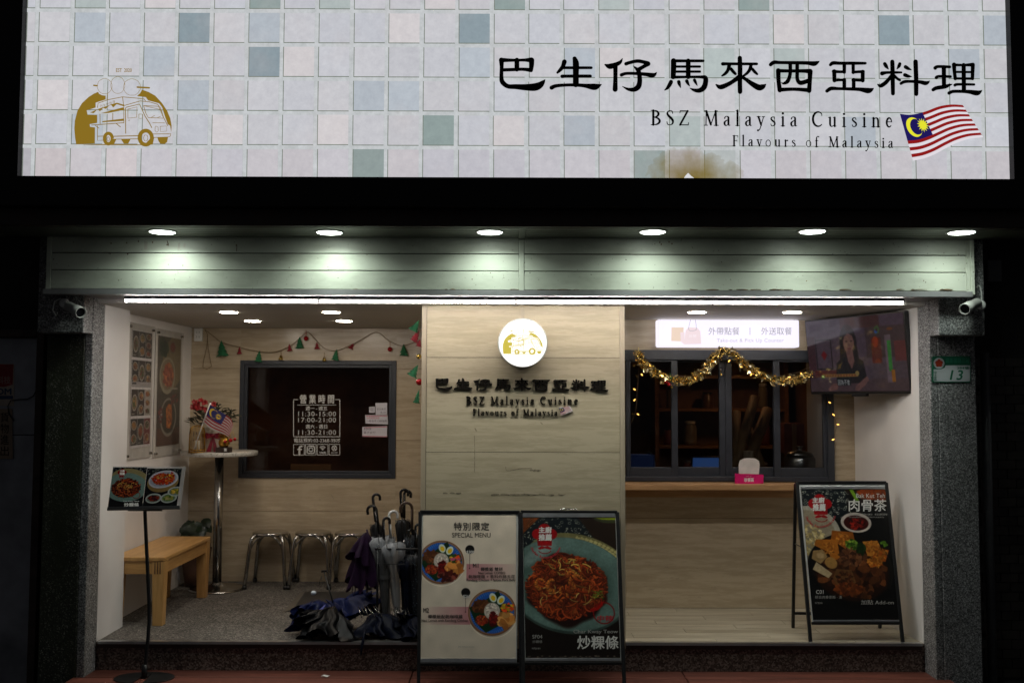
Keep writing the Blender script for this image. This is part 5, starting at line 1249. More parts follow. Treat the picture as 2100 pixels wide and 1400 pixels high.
# ------------------------------------------------------------------ menu stand on the deck
ms = thing('menu_stand', 'slim black floor stand with a tilted two-page food menu', 'menu stand', (P(297, 1376, 6.30).x, 6.30, 0))
bc = P(296, 1381, 6.30); bc.z = 0
q = MB()
for sd in (-1, 1):
    pts = [(bc.x+sd*(0.014+0.170*math.sin(a)) if True else 0, bc.y-0.125*math.cos(a)*1.0) for a in np.linspace(0.10, math.pi-0.02, 18)]
    k = len(pts); vs = [(x, y, 0.001) for x, y in pts]+[(x, y, 0.007) for x, y in pts]
    q.add(vs, [tuple(range(k-1, -1, -1)), tuple(range(k, 2*k))]+[(j, (j+1) % k, (j+1) % k+k, j+k) for j in range(k)])
q.box(bc.x-0.016, bc.x+0.016, bc.y-0.02, bc.y+0.125, 0.001, 0.0075)
q.build('base_plate', BLACKM, ms, 0.001)
pp = [P(296, 1374, 6.30), P(299, 1346, 6.30), P(305.5, 1266, 6.31), P(302.5, 1168, 6.32), P(298, 1060, 6.33), P(297.5, 1030, 6.335)]; pp[0].z = 0.006
q = MB(); q.tube([Vector(bez([(p.x, p.z) for p in pp], u)).to_3d() for u in [0]] and [Vector((bez([(p.x, p.z) for p in pp], u)[0], 6.30+0.035*u, bez([(p.x, p.z) for p in pp], u)[1])) for u in np.linspace(0, 1, 14)], 0.0115, 10); q.build('pole', BLACKM, ms)
q = MB(); q.tube([(bc.x, bc.y, 0.006), (bc.x, bc.y, 0.085)], 0.018, 12); q.build('sleeve', BLACKM, ms)
BL_, TL_ = P(220, 1045, 6.27), P(231.5, 955.5, 6.41); BR_ = P(369.5, 1042.5, 6.27); TR_ = P(381, 956, 6.41)
n_ = (TR_-TL_).cross(BL_-TL_); n_ = n_ if n_.y < 0 else -n_; n_.normalize()
MM = plane_map((TL_+BR_)/2, n_)
q = MB(); q.slab([MM(231.5, 955.5, -0.001), MM(381, 956, -0.001), MM(369.5, 1043, -0.001), MM(220, 1046, -0.001)], n_, 0.004); q.build('acrylic_plate', glassmat('clear acrylic', (0.93, 0.94, 0.95), 1.4, 0.05, 0.10, (0.7, 0.72, 0.75)), ms)
q = MB(); q.slab([MM(222, 1040, 0.012), MM(369, 1037.5, 0.012), MM(369.5, 1043.5, 0.012), MM(220.5, 1046.5, 0.012)], n_, 0.014); q.build('lip', BLACKM, ms)
q = MB(); q.slab([MM(262, 1030, -0.006), MM(332, 1030, -0.006), MM(331, 1045, -0.006), MM(261, 1045, -0.006)], n_, 0.014); q.build('bracket', BLACKM, ms)
def img_pages(which):
    g = Img(260, 330, (0.045, 0.045, 0.05), 20+which)
    if which == 0:
        g.rect(0, 0, 260, 110, (0.055, 0.085, 0.11)); floral(g, 0, 0, 260, 90, 110); g.ell(150, 110, 160, 95, (0.55, 0.5, 0.33), 0.25); g.ell(118, 165, 165, 118, (0.42, 0.53, 0.50), 0.1, 4); g.ell(118, 175, 108, 75, (0.3, 0.07, 0.015), 0, 6)
        g.noodles(118, 170, 110, 75, 190, 7, NOOD, 0.42); g.noodles(118, 150, 80, 35, 20, 3, [(0.85, 0.7, 0.3)], 0.3)
        for x, y in ((70, 170), (120, 165), (150, 185)): g.shrimp(x, y, 15, 1.8)
        chef_stamp(g, 74, 48, 0.62); g.line([(205+28*math.cos(a), 232+26*math.sin(a)) for a in np.linspace(0, 6.3, 20)], 4, (0.5, 0.04, 0.03))
    else:
        g.rect(0, 0, 260, 120, (0.06, 0.075, 0.09)); floral(g, 0, 0, 260, 60, 60); g.ell(130, 122, 118, 88, (0.5, 0.40, 0.22), -0.2); g.ell(132, 98, 112, 76, (0.70, 0.70, 0.74), -0.25, 2); g.ell(132, 98, 100, 64, (0.55, 0.57, 0.62), -0.25, 3); g.noodles(128, 95, 84, 50, 150, 6, [(0.68, 0.15, 0.03), (0.58, 0.10, 0.02), (0.75, 0.28, 0.05)], 0.4)
        g.blob(190, 60, 20, 20, [(0.7, 0.55, 0.1), (0.6, 0.1, 0.05)], 14, 4, 9); g.noodles(140, 85, 60, 30, 14, 3, [(0.3, 0.42, 0.1), (0.8, 0.7, 0.3)], 0.3)
        for x, y, pal in ((75, 262, [(0.25, 0.06, 0.04), (0.18, 0.05, 0.05), (0.45, 0.12, 0.05)]), (190, 262, [(0.5, 0.5, 0.2), (0.62, 0.55, 0.35), (0.3, 0.42, 0.15)]), (240, 205, [(0.75, 0.6, 0.2), (0.4, 0.4, 0.1)])):
            g.ell(x, y, 62, 42, (0.68, 0.70, 0.68), -0.1, 2); g.ell(x, y, 52, 33, (0.40, 0.46, 0.42), -0.1, 2); g.blob(x, y, 38, 20, pal, 50, 4, 9)
    g.mott(0.07, 5); g.a *= 0.75; return g.blur(1)
for i, (a, b) in enumerate((([(232.5, 958), (302, 958), (291.5, 1040), (221.5, 1041.5)], 0), ([(302.5, 960), (373.5, 960.5), (363, 1037), (293, 1039)], 1))):
    q = MB(); q.slab([MM(x, y, 0.003+0.0012*i) for x, y in a], n_, 0.001, 0, True); pg_ = q.build('menu_page', imgmat('menu page print', img_pages(b), 0.12, spec=0.6), ms)
    if i == 0:
        q = MB(); text2(q, '炒粿條', 255, 1031, 285, 1039, MM, 0.0045, bold=0.02); text2(q, 'Char Kway Teow', 253, 1026.5, 286, 1029.5, MM, 0.0045); text2(q, '主廚', 246.5, 963.5, 256, 968, MM, 0.0045, bold=.02); text2(q, '推薦', 246, 969, 256, 974, MM, 0.0045, bold=.02); q.build('lettering', tw_, pg_)

# ------------------------------------------------------------------ oak bench
bn = thing('bench', 'light oak bench along the white wall under the menu boards', 'bench', (-2.56, 7.45, FZ))
bx0, bx1, by0, by1, bz = -2.752, -2.375, 6.93, 7.98, CAMZ-(1140-818)*6.93/2042
q = MB(); q.box(bx0, bx1, by0-0.004, by1, bz-0.028, bz); q.build('seat', W_BENCH, bn, 0.005)
q = MB(); q.box(bx0+0.06, bx1-0.07, by0+0.006, by0+0.026, bz-0.115, bz-0.029); q.build('end_rail', wood('oak rail', (0.56, 0.32, 0.115), (0.40, 0.205, 0.065), 'x', 1.0, 0.38), bn)
q = MB(); q.box(bx0+0.06, bx1-0.07, by1-0.03, by1-0.01, bz-0.115, bz-0.029); q.build('end_rail', W_BENCH, bn)
for x in (bx0+0.012, bx1-0.032):
    q = MB(); q.box(x, x+0.02, by0+0.07, by1-0.075, bz-0.115, bz-0.029); q.build('side_rail', W_BENCH, bn)
for x in (bx0+0.002, bx1-0.088):
    for y in (by0, by1-0.085):
        q = MB(); w0 = 0.086; zt3 = bz-0.029; zb3 = FZ+0.001
        for (za, zb2, wa, wb2) in ((zt3, zb3, w0, 0.068),):
            xo = 0 if x < -2.5 else (wa-wb2)*0.5
            q.add([(x+xo, y+0.008, zb2), (x+xo+wb2, y+0.008, zb2), (x+xo+wb2, y+0.075, zb2), (x+xo, y+0.075, zb2), (x, y, za), (x+wa, y, za), (x+wa, y+0.084, za), (x, y+0.084, za)], [(0, 3, 2, 1), (4, 5, 6, 7), (0, 1, 5, 4), (1, 2, 6, 5), (2, 3, 7, 6), (3, 0, 4, 7)])
        lg = q.build('leg', W_BENCHZ, bn, 0.004)
        if y == by0 and x > -2.5:
            for j in range(3):
                q = MB(); xa = x+0.018+j*0.018; q.box(xa, xa+0.007, y-0.0012, y+0.004, zt3-0.085, zt3-0.002); q.build('joint_slot', plain('dark joint', (0.12, 0.055, 0.02), 0.6), lg)

# ------------------------------------------------------------------ bar table and what stands on it
tX, tY = P(450, 930, 8.27).x, 8.27
tz = CAMZ-(929.5-818)*7.97/2042
bt = thing('bar_table', 'tall bar table with a pale speckled round top and steel foot', 'table', (tX, tY, FZ))
TOP = speckle('pale terrazzo top', [(0.0, (0.20, 0.18, 0.15)), (0.12, (0.45, 0.43, 0.39)), (0.5, (0.56, 0.54, 0.50)), (1.0, (0.62, 0.60, 0.56))], 90, 0.3, 0.05)
q = MB(); q.lathe([(0.0001, tz-0.036), (0.305, tz-0.036), (0.310, tz-0.03), (0.310, tz-0.004), (0.306, tz), (0.0001, tz)], (tX, tY, 0), 48); q.build('tabletop', TOP, bt)
q = MB(); q.tube([(tX, tY, FZ+0.02), (tX, tY, tz-0.037)], 0.036, 18); q.build('column', STEEL, bt)
q = MB(); q.lathe([(0.225, 0.0005), (0.226, 0.008), (0.21, 0.018), (0.08, 0.026), (0.04, 0.05), (0.036, 0.06)], (tX, tY, FZ), 40); q.build('foot_plate', STEEL, bt)
q = MB(); q.lathe([(0.11, tz-0.046), (0.11, tz-0.0365)], (tX, tY, 0), 24); q.build('top_flange', BLACKM, bt)
ty = 8.10
GOLD = plain('brass wire', (0.62, 0.36, 0.07), 0.28, 1.0, 0.1); SATIN = plain('red satin', (0.20, 0.005, 0.02), 0.35, 0, 0.25, 25)
pX = lambda px: P(px, 900, ty).x
# birdcage lantern
cgx = pX(409); ch = 0.215
bc_ = thing('birdcage_lantern', 'gold wire birdcage lantern on the bar table', 'lantern', (cgx, ty-0.06, tz))
q = MB()
for k in range(16):
    a = 2*math.pi*k/16; r_ = 0.063
    q.tube([(cgx+r_*math.cos(a), ty-0.06+r_*math.sin(a), tz+0.004)]+[(cgx+r_*math.cos(a)*f, ty-0.06+r_*math.sin(a)*f, tz+zz) for f, zz in ((0.98, 0.06), (0.95, 0.12), (0.93, 0.165), (0.85, 0.190), (0.62, 0.208), (0.25, 0.214))], 0.0022, 5)
for r_, zz in ((0.065, 0.004), (0.064, 0.022), (0.02, 0.214)): q.tube([(cgx+r_*math.cos(a), ty-0.06+r_*math.sin(a), tz+zz) for a in np.linspace(0, 2*math.pi, 25)[:-1]], 0.003, 5, closed=True)
q.build('cage', GOLD, bc_)
q = MB(); q.lathe([(0.062, 0.001), (0.062, 0.006)], (cgx, ty-0.06, tz), 24); q.build('base', GOLD, bc_)
q = MB(); q.lathe([(0.024, 0.0065), (0.024, 0.09), (0.021, 0.095), (0.0001, 0.094)], (cgx, ty-0.06, tz), 20); q.build('candle', plain('cream wax', (0.6, 0.55, 0.44), 0.5), bc_)
# flower pot with bow and arrangement
vx = pX(432)
vs_ = thing('flower_arrangement', 'red Christmas flower arrangement in a cream pot tied with a bow', 'flowers', (vx, ty+0.08, tz))
q = MB(); q.lathe([(0.075, 0.001), (0.085, 0.06), (0.095, 0.15), (0.10, 0.20), (0.093, 0.198), (0.08, 0.15)], (vx, ty+0.08, tz), 28); q.build('pot', plain('cream pot', (0.55, 0.50, 0.42), 0.5), vs_)
q = MB()
yb_ = ty-0.025; bx = pX(439)
q.lathe([(0.0935, 0.118), (0.0955, 0.118), (0.0975, 0.15), (0.0955, 0.15)], (vx, ty+0.08, tz), 28)
for sd in (-1, 1):
    q.add([(bx, yb_-0.005, tz+0.132), (bx+sd*0.025, yb_-0.03, tz+0.150), (bx+sd*0.055, yb_-0.015, tz+0.160), (bx+sd*0.055, yb_-0.02, tz+0.105), (bx+sd*0.025, yb_-0.03, tz+0.112)], [(0, 1, 4), (1, 2, 3, 4)], 0, True)
    q.add([(bx-0.006, yb_-0.006, tz+0.13), (bx+0.006, yb_-0.006, tz+0.13), (bx+sd*0.030+0.018, yb_-0.014, tz+0.004), (bx+sd*0.030-0.018, yb_-0.020, tz+0.002)], [(0, 1, 2, 3)])
q.ball((bx, yb_-0.012, tz+0.132), 0.013, 10); q.build('bow', SATIN, vs_)
def leafblade(q, p, d, L, w, nrm, mi=0, curl=0.2):
    d = Vector(d).normalized(); s_ = d.cross(Vector(nrm)).normalized(); n2 = s_.cross(d)
    pts = []
    for t, ww in ((0, 0.12), (0.25, 0.8), (0.5, 1.0), (0.75, 0.7), (1.0, 0.04)):
        c_ = Vector(p)+d*(L*t)-n2*(curl*L*t*t); pts += [c_-s_*(w*ww/2)+n2*(0.08*w*ww), c_, c_+s_*(w*ww/2)+n2*(0.08*w*ww)]
    q.add(pts, [f for i in range(4) for f in ((3*i, 3*i+1, 3*i+4, 3*i+3), (3*i+1, 3*i+2, 3*i+5, 3*i+4))], mi, True)
q = MB(); q2 = MB(); rr = random.Random(5)
for i in range(260):
    a = rr.uniform(0, 6.28); el = rr.uniform(-0.1, 1.3); rad = rr.uniform(0.03, 0.15)
    p = Vector((vx-0.01+rad*math.cos(a)*1.15, ty+0.07+rad*math.sin(a)*0.75, tz+0.21+rr.uniform(0, 0.17)*(1.1-rad*3)))
    d = Vector((math.cos(a)*1.1, math.sin(a)*0.8, el)); (q if i % 3 else q2).__class__
    leafblade(q if i % 3 else q2, p, d, rr.uniform(0.035, 0.08), rr.uniform(0.008, 0.018), (rr.uniform(-1, 1), rr.uniform(-1, 1), 1))
for sx_, sz_ in ((-0.16, 0.42), (0.0, 0.44), (0.05, 0.43), (0.16, 0.37), (0.20, 0.33), (-0.13, 0.38)):
    b0 = Vector((vx, ty+0.06, tz+0.2)); b1 = Vector((vx+sx_*0.9, ty+0.05, tz+sz_*0.88)); q2.tube([b0, b0.lerp(b1, .5)+Vector((0, 0, .015)), b1], 0.0022, 5)
    for k in range(14):
        t = 0.4+0.6*k/13; leafblade(q2, b0.lerp(b1, t), (rr.uniform(-1, 1), rr.uniform(-.6, .2), rr.uniform(0.2, 1)), 0.042, 0.011, (0, 1, .3))
q.build('foliage', plain('dry olive leaves', (0.075, 0.068, 0.034), 0.6, var=0.5), vs_)
q2.build('fir_sprig', plain('dark fir', (0.045, 0.055, 0.030), 0.6, var=0.4), vs_)
q = MB()
for px, py in ((386+14, 824), (404, 830), (396, 834), (412, 822), (420, 826), (415, 838), (438, 829), (424, 841), (405, 836)):
    p = P(px, py, ty-0.03)
    for k in range(16):
        leafblade(q, p, (rr.uniform(-1, 1), rr.uniform(-1, .2), rr.uniform(-.6, 1)), 0.026, 0.020, (0, -1, .3), 0, 0.5)
q.build('red_blossom', plain('red petals', (0.34, 0.018, 0.02), 0.55, var=0.3, scale=40), vs_)
# hand flag leaning in the birdcage
hf = thing('hand_flag', 'small Malaysian hand flag on a white stick leaning over the lantern', 'flag', tuple(P(398, 921, ty-0.13)))
MH = front(ty-0.13)
q = MB(); q.tube([MH(397.5, 921), MH(431, 826)], 0.0042, 7); q.build('stick', WHITEP, hf)
q = MB(); q.tube([MH(417, 866), MH(432, 826)], 0.0075, 7); q.build('sleeve', WHITEP, hf)
HT = [(431.5, 829), (448, 840), (464, 851), (474, 860), (479, 873)]; HB = [(418.5, 866.5), (433, 878), (446, 884.5), (457, 889), (470, 895.5)]
def HF(u, v, h=0):
    a = bez(HT, u); b = bez(HB, u); return MH(a[0]+(b[0]-a[0])*v, a[1]+(b[1]-a[1])*v, 0.006+h+0.012*math.sin(u*7))
q = MB(); flag(q, HF, 0, n=18, cu=0.5); q.build('cloth', [plain('cloth red', (0.30, 0.018, 0.022), 0.8), plain('cloth white', (0.40, 0.36, 0.36), 0.8), plain('cloth blue', (0.022, 0.022, 0.12), 0.8), plain('cloth gold', (0.62, 0.42, 0.03), 0.6)], hf)
# golden pot with red baubles, on a box
gx = pX(463)
gb = thing('gift_box', 'small dark box with a white tag on the bar table', 'box', (gx, ty-0.04, tz))
q = MB(); q.box(gx-0.055, gx+0.055, ty-0.09, ty, tz+0.0005, tz+0.042); q.build('box_body', plain('dark brown card', (0.035, 0.018, 0.012), 0.5), gb, 0.002)
q = MB(); q.box(gx+0.014, gx+0.034, ty-0.0915, ty-0.0902, tz+0.012, tz+0.036); q.build('tag', WHITEP, gb)
gp = thing('ornament_pot', 'little golden pot of red baubles on the dark gift box', 'ornament', (gx, ty-0.045, tz+0.0425))
q = MB(); q.lathe([(0.03, 0.001), (0.042, 0.02), (0.044, 0.04), (0.036, 0.062), (0.03, 0.07), (0.033, 0.078)], (gx, ty-0.045, tz+0.0425), 22); q.build('pot', GOLD, gp)
q = MB()
for k in range(40):
    leafblade(q, (gx+rr.uniform(-.02, .02), ty-0.045, tz+0.115), (rr.uniform(-1, 1), rr.uniform(-1, .5), rr.uniform(0, 1.4)), rr.uniform(.03, .06), .008, (0, 1, .2))
q.build('gold_sprig', plain('gold foil', (0.55, 0.36, 0.08), 0.3, 1.0, 0.3), gp)
BAUB = plain('red bauble', (0.40, 0.008, 0.012), 0.12, 0.35, 0.1)
for px, py, rp in ((461.8, 905, 3.6), (473, 902.5, 4.0), (481.5, 900.5, 3.5)):
    q = MB(); q.ball(P(px, py, ty-0.10), rp*ty/2042, 14); q.build('bauble', BAUB, gp)
q = MB(); q.tube([(gx, ty-0.05, tz+0.12), P(473, 890, ty-0.10), P(473, 898, ty-0.10)], 0.0015, 5); q.tube([(gx, ty-0.05, tz+0.12), P(478, 885, ty-0.10), P(481.5, 897, ty-0.10)], 0.0015, 5); q.tube([(gx, ty-0.05, tz+0.115), P(462, 893, ty-0.10), P(462, 901, ty-0.10)], 0.0015, 5); q.build('wire_stem', GOLD, gp)

# potted plant behind the table
plx, ply = P(402, 1150, 8.42).x, 8.42
pl2 = thing('potted_plant', 'dark broad-leaved plant in a pot in the corner behind the bar table', 'plant', (plx, ply, FZ))
q = MB(); q.lathe([(0.085, 0.001), (0.10, 0.10), (0.125, 0.30), (0.13, 0.31), (0.115, 0.30), (0.10, 0.26)], (plx, ply, FZ), 26); q.build('pot', plain('terracotta pot', (0.11, 0.055, 0.035), 0.7, var=0.3), pl2)
LEAF = plain('dark glossy leaf', (0.012, 0.026, 0.010), 0.4, var=0.4, scale=30)
for k in range(40):
    a = 2*math.pi*k/15+rr.uniform(-.3, .3); e = rr.uniform(.2, 1.6); p0 = Vector((plx, ply, FZ+0.27)); d = Vector((math.cos(a)*.8, -abs(math.sin(a))*.7, e))
    p1 = p0+d.normalized()*rr.uniform(.10, .40); p1.x = min(max(p1.x, -2.69), -2.56); p1.y = min(p1.y, 8.50); p1.z = FZ+rr.uniform(.36, .56)
    q = MB(); q.tube([p0, p0.lerp(p1, .5)+Vector((0, 0, .02)), p1], 0.004, 5); leafblade(q, p1, (math.cos(a)*.35 if plx+math.cos(a)*.2 > -2.6 else .2, -0.4, rr.uniform(-.7, .1)), rr.uniform(.08, .11), rr.uniform(.07, .10), (0.2*math.cos(a), -.7, .8), 0, .5); q.build('leaf', LEAF, pl2)

# ------------------------------------------------------------------ steel stools
def make_stool():
    th = thing('stool', 's', 'stool', (0, 0, 0), 'steel stools along the back wall')
    q = MB(); q.lathe([(0.0001, 0.4492), (0.04, 0.4495), (0.08, 0.4504), (0.114, 0.4517), (0.120, 0.4522), (0.126, 0.4522), (0.140, 0.449), (0.150, 0.443), (0.150, 0.425), (0.146, 0.423), (0.13, 0.426)], (0, 0, 0), 36, caps=False); q.build('seat', STEELTOP, th)
    q = MB(); q.lathe([(0.0001, 0.4215), (0.129, 0.4215), (0.129, 0.4255)], (0, 0, 0), 28, caps=False); q.build('underside', DARKB, th)
    for k in range(4):
        a = math.pi/4+k*math.pi/2; ca, sa = math.cos(a), math.sin(a)
        path = [(ca*r_, sa*r_, z) for r_, z in ((0.236, 0.022), (0.222, 0.12), (0.206, 0.25), (0.190, 0.36), (0.178, 0.405), (0.150, 0.424), (0.11, 0.427))]
        q = MB(); q.tube(path, 0.0155, 10); lg = q.build('leg', STEEL, th)
        q = MB(); q.tube([(ca*0.238, sa*0.238, 0.001), (ca*0.2355, sa*0.2355, 0.030)], 0.019, 10); q.build('rubber_foot', BLACKP, lg)
    q = MB()
    for k in range(4):   # arched brace between neighbouring legs
        a0 = math.pi/4+k*math.pi/2; pts = []
        for t in np.linspace(0, 1, 11):
            x0, y0 = 0.196*math.cos(a0), 0.196*math.sin(a0); x1, y1 = 0.196*math.cos(a0+math.pi/2), 0.196*math.sin(a0+math.pi/2)
            zz = 0.31+0.118*(1-abs(2*t-1)**3.2); f = 1-0.10*(1-abs(2*t-1)**2); pts.append(((x0+(x1-x0)*t)*f, (y0+(y1-y0)*t)*f, zz))
        q.tube(pts, 0.008, 7)
    q.build('brace', STEEL, th)
    return th
st0 = make_stool()
for i, (px, l) in enumerate(((554, 'round steel stool nearest the bar table'), (642, 'round steel stool between its two fellows under the hours window'), (723, 'round steel stool half hidden behind the umbrellas'))):
    o = st0 if i == 0 else copy_tree(st0)
    o.location = (P(px, 1150, 8.43).x, 8.43, FZ+0.001); o['label'] = l
# ------------------------------------------------------------------ menu boards on the side wall
MW = plane_map((WXI, 0, 0), (1, 0, 0))
def img_wall(which):
    g = Img(240, 560, (0.80, 0.78, 0.78), 40+which); r = g.r
    if which == 0:
        pal = [(0.5, 0.2, 0.06), (0.42, 0.12, 0.05), (0.55, 0.36, 0.12), (0.30, 0.10, 0.06), (0.6, 0.45, 0.25), (0.25, 0.3, 0.1)]
        for j in range(4):
            y0 = 5+j*139; y1 = y0+(125 if j != 1 else 118)
            for i in range(3):
                x0 = 6+i*78; x1 = x0+75
                g.rect(x0, y0, x1, y1, [(0.10, 0.07, 0.055), (0.05, 0.055, 0.06), (0.16, 0.11, 0.09)][(i+j) % 3])
                if j == 2 and i == 2: g.rect(x0, y0, x1, y1, (0.60, 0.57, 0.55))
                if j == 3 and i == 2: g.rect(x0, y0, x1, y1, (0.38, 0.06, 0.07))
                k = 2 if (i+j) % 2 else (3 if i == 2 else 1)
                for m in range(k):
                    cy = y0+(m+0.5)*(y1-y0)/k; ry = (y1-y0)/k*0.36
                    g.ell(x0+37, cy, 31, min(ry, 40), (0.62, 0.6, 0.56), 0.1); g.ell(x0+37, cy, 26, min(ry, 40)*0.84, (0.40, 0.34, 0.26), 0.1); g.blob(x0+37, cy, 18, min(ry, 40)*0.6, [pal[r.randint(6)], pal[r.randint(6)]], 40, 2, 5)
                g.rect(x0+8, y1-12, x0+40, y1-7, (0.55, 0.53, 0.5)); 
            if j == 1: g.rect(6, y1-16, 236, y1+10, (0.60, 0.58, 0.58)); g.rect(10, y1-12, 60, y1-4, (0.2, 0.2, 0.2))
    else:
        g.rect(0, 0, 240, 560, (0.27, 0.24, 0.20)); g.rect(0, 290, 240, 560, (0.21, 0.18, 0.155)); g.rect(0, 470, 240, 560, (0.30, 0.16, 0.12))
        g.ell(160, 130, 110, 150, (0.44, 0.38, 0.26), 0.5, 4); g.blob(60, 55, 40, 50, [(0.05, 0.13, 0.07), (0.10, 0.2, 0.08)], 50, 4, 12); g.ell(150, 50, 32, 32, (0.35, 0.30, 0.24)); g.ell(150, 50, 25, 25, (0.42, 0.12, 0.06))
        g.ell(100, 200, 82, 96, (0.55, 0.52, 0.44), 0.15, 3); g.ell(100, 195, 70, 80, (0.46, 0.40, 0.30), 0.15, 5); g.blob(108, 200, 48, 58, [(0.55, 0.22, 0.14), (0.50, 0.18, 0.10), (0.62, 0.36, 0.20)], 120, 4, 10)
        g.ell(118, 415, 84, 100, (0.52, 0.50, 0.46), 0.1, 3); g.ell(118, 412, 72, 86, (0.16, 0.12, 0.08), 0.1, 4); g.poly([(90, 370), (118, 345), (150, 350), (160, 430), (140, 475), (100, 470), (96, 420)], (0.62, 0.30, 0.07)); g.blob(125, 410, 26, 55, [(0.70, 0.38, 0.10), (0.55, 0.24, 0.05), (0.76, 0.46, 0.16)], 60, 3, 8)
        g.blob(180, 320, 40, 20, [(0.40, 0.05, 0.06), (0.2, 0.1, 0.08)], 30, 4, 9); g.blob(30, 400, 22, 40, [(0.40, 0.05, 0.06), (0.5, 0.5, 0.48), (0.08, 0.08, 0.2)], 30, 3, 8); g.rect(150, 262, 210, 270, (0.58, 0.56, 0.52))
    g.mott(0.08, 7); return g.blur(1)
ACR = glassmat('acrylic cover', (0.95, 0.95, 0.95), 1.12, 0.06, 0.04, (0.5, 0.48, 0.45))
for which, quad, sheet, lab in ((0, [(267, 673), (308.5, 683), (305, 913), (264, 921)], [(257, 658), (311, 670.5), (308.5, 935), (255, 945)], 'acrylic menu board crowded with small dish pictures, near the street'),
                                (1, [(322.5, 688), (367.5, 695), (365, 908), (317, 917)], [(316.5, 670), (371, 686), (367.5, 929), (313, 938)], 'acrylic menu board with two large dishes, near the bar table')):
    ctr = MW(sum(p[0] for p in quad)/4, sum(p[1] for p in quad)/4)
    th = thing('menu_board', lab, 'menu board', tuple(ctr), 'acrylic menu boards on the white side wall')
    def fit(pts, h):    # square the corners up on the wall
        w = [MW(*p, h) for p in pts]; y0, y1 = (w[0].y+w[3].y)/2, (w[1].y+w[2].y)/2; za, zb = (w[0].z+w[1].z)/2, (w[2].z+w[3].z)/2
        y0 = max(y0, YE+0.46)
        return [Vector((w[0].x, y0, za)), Vector((w[0].x, y1, za)), Vector((w[0].x, y1, zb)), Vector((w[0].x, y0, zb))]
    q = MB(); q.slab(fit(quad, 0.012), (1, 0, 0), 0.002, 0, True); q.build('print', imgmat('wall menu print', img_wall(which), 0.4), th)
    sh = fit(sheet, 0.022)
    q = MB(); q.slab(sh, (1, 0, 0), 0.003); q.build('acrylic_sheet', ACR, th)
    q = MB(); q.slab([p-Vector((0.014, 0, 0)) for p in sh], (1, 0, 0), 0.003); q.build('back_sheet', plain('warm white sheet', (0.56, 0.53, 0.49), 0.5), th)
    for p in sh:
        o_ = Vector((0, 0.03 if p.y == sh[0].y else -0.03, -0.03 if p.z == sh[0].z else 0.03))
        q = MB(); q.lathe([(0.010, -0.02), (0.010, 0.006), (0.007, 0.008)], p+o_, 12, axis=(1, 0, 0)); q.build('standoff', STEEL, th)

# socket box and wall sensor
M8 = front(YB-0.004)
a = M8(400, 673); b = M8(416, 700)
so = thing('socket', 'white wall socket with two outlets above the bar table', 'socket', ((a.x+b.x)/2, YB, b.z))
q = MB(); q.box(a.x, b.x, YB-0.032, YB-0.002, b.z, a.z); q.build('cover', WHITEP, so, 0.006)
for zz in (0.33, 0.68):
    q = MB(); zc_ = b.z+(a.z-b.z)*zz; xc = (a.x+b.x)/2
    for dx in (-0.012, 0.009): q.box(xc+dx, xc+dx+0.003, YB-0.0335, YB-0.0325, zc_-0.008, zc_+0.008)
    q.build('outlet_slot', BLACKP, so)

# ------------------------------------------------------------------ felt-tree bunting on the back wall
MBk = front(YB-0.02)
bu = thing('christmas_bunting', 'string of green and red felt trees and baubles above the hours window', 'bunting', tuple(MBk(630, 700)))
FELTG = plain('green felt', (0.018, 0.14, 0.055), 0.9, var=0.25, scale=60, bmp=0.3); FELTR = plain('red felt', (0.26, 0.012, 0.022), 0.9, var=0.25, scale=60, bmp=0.3)
STRG = plain('hemp string', (0.20, 0.14, 0.07), 0.8)
path = [(420, 676), (440, 691), (455, 702), (487, 711), (520, 719), (555, 722.5), (576, 718), (600, 706), (616, 692), (631, 681), (645, 694), (660, 710), (672, 717), (690, 719), (712, 711), (740, 697), (772, 681), (795, 697), (815, 707), (830, 708), (862, 698)]
q = MB(); q.tube([MBk(*bez(path, u)) for u in np.linspace(0, 1, 70)], 0.0032, 5); q.tube([MBk(*p) for p in ((420, 676), (426, 686), (424, 712), (417, 742), (416, 753), (424, 757), (434, 751), (432, 742), (427, 715), (425, 688))], 0.003, 5); q.build('string', STRG, bu)
def felt_tree(px, py, h, w, mat, M_, par, tilt=0.0, layers=3, seed=0):
    r = random.Random(seed); q = MB(); k = M_(px+1, py).x-M_(px, py).x; H = h*k; W = w*k
    top = M_(px, py-h/2); ax = Vector((math.sin(tilt), 0, -math.cos(tilt))); sd = Vector((math.cos(tilt), 0, math.sin(tilt)))
    for L in range(layers):
        t0 = L/layers*0.72; t1 = min(1.0, t0+0.5); n = 12; ph = r.uniform(0, 6)
        apex = top+ax*(H*t0); vs = [apex]
        for ring, f in ((0.5, 0.45), (1.0, 1.0)):
            for j in range(n):
                a = 2*math.pi*j/n; rad = W/2*(t1*1.0)*f*(1+0.13*math.cos(j*math.pi+ph)); vs.append(apex+ax*(H*(t1-t0)*ring*(1+0.06*math.cos(a*3+ph)))+sd*(rad*math.cos(a))+Vector((0, 1, 0))*(rad*0.45*math.sin(a)-0.01))
        fs = [(0, 1+j, 1+(j+1) % n) for j in range(n)]+[(1+j, 1+n+j, 1+n+(j+1) % n, 1+(j+1) % n) for j in range(n)]
        q.add(vs, fs)
    return q.build('felt_tree', mat, par)
for i, (px, py, h, w, m_, tl) in enumerate(((454, 714, 34, 27, FELTG, .12), (533, 730, 24, 18, FELTG, -.1), (614.5, 702, 25, 18, FELTG, .05), (691, 727, 24, 18, FELTG, -.15), (828, 717, 25, 20, FELTG, .03), (492, 719, 18, 14, FELTR, 0), (593.5, 713, 18, 14, FELTR, .1), (650, 709, 18, 14, FELTR, .05), (726, 711, 16, 14, FELTR, -.5))):
    felt_tree(px, py, h, w, m_, MBk, bu, tl, 3 if h > 20 else 2, i)
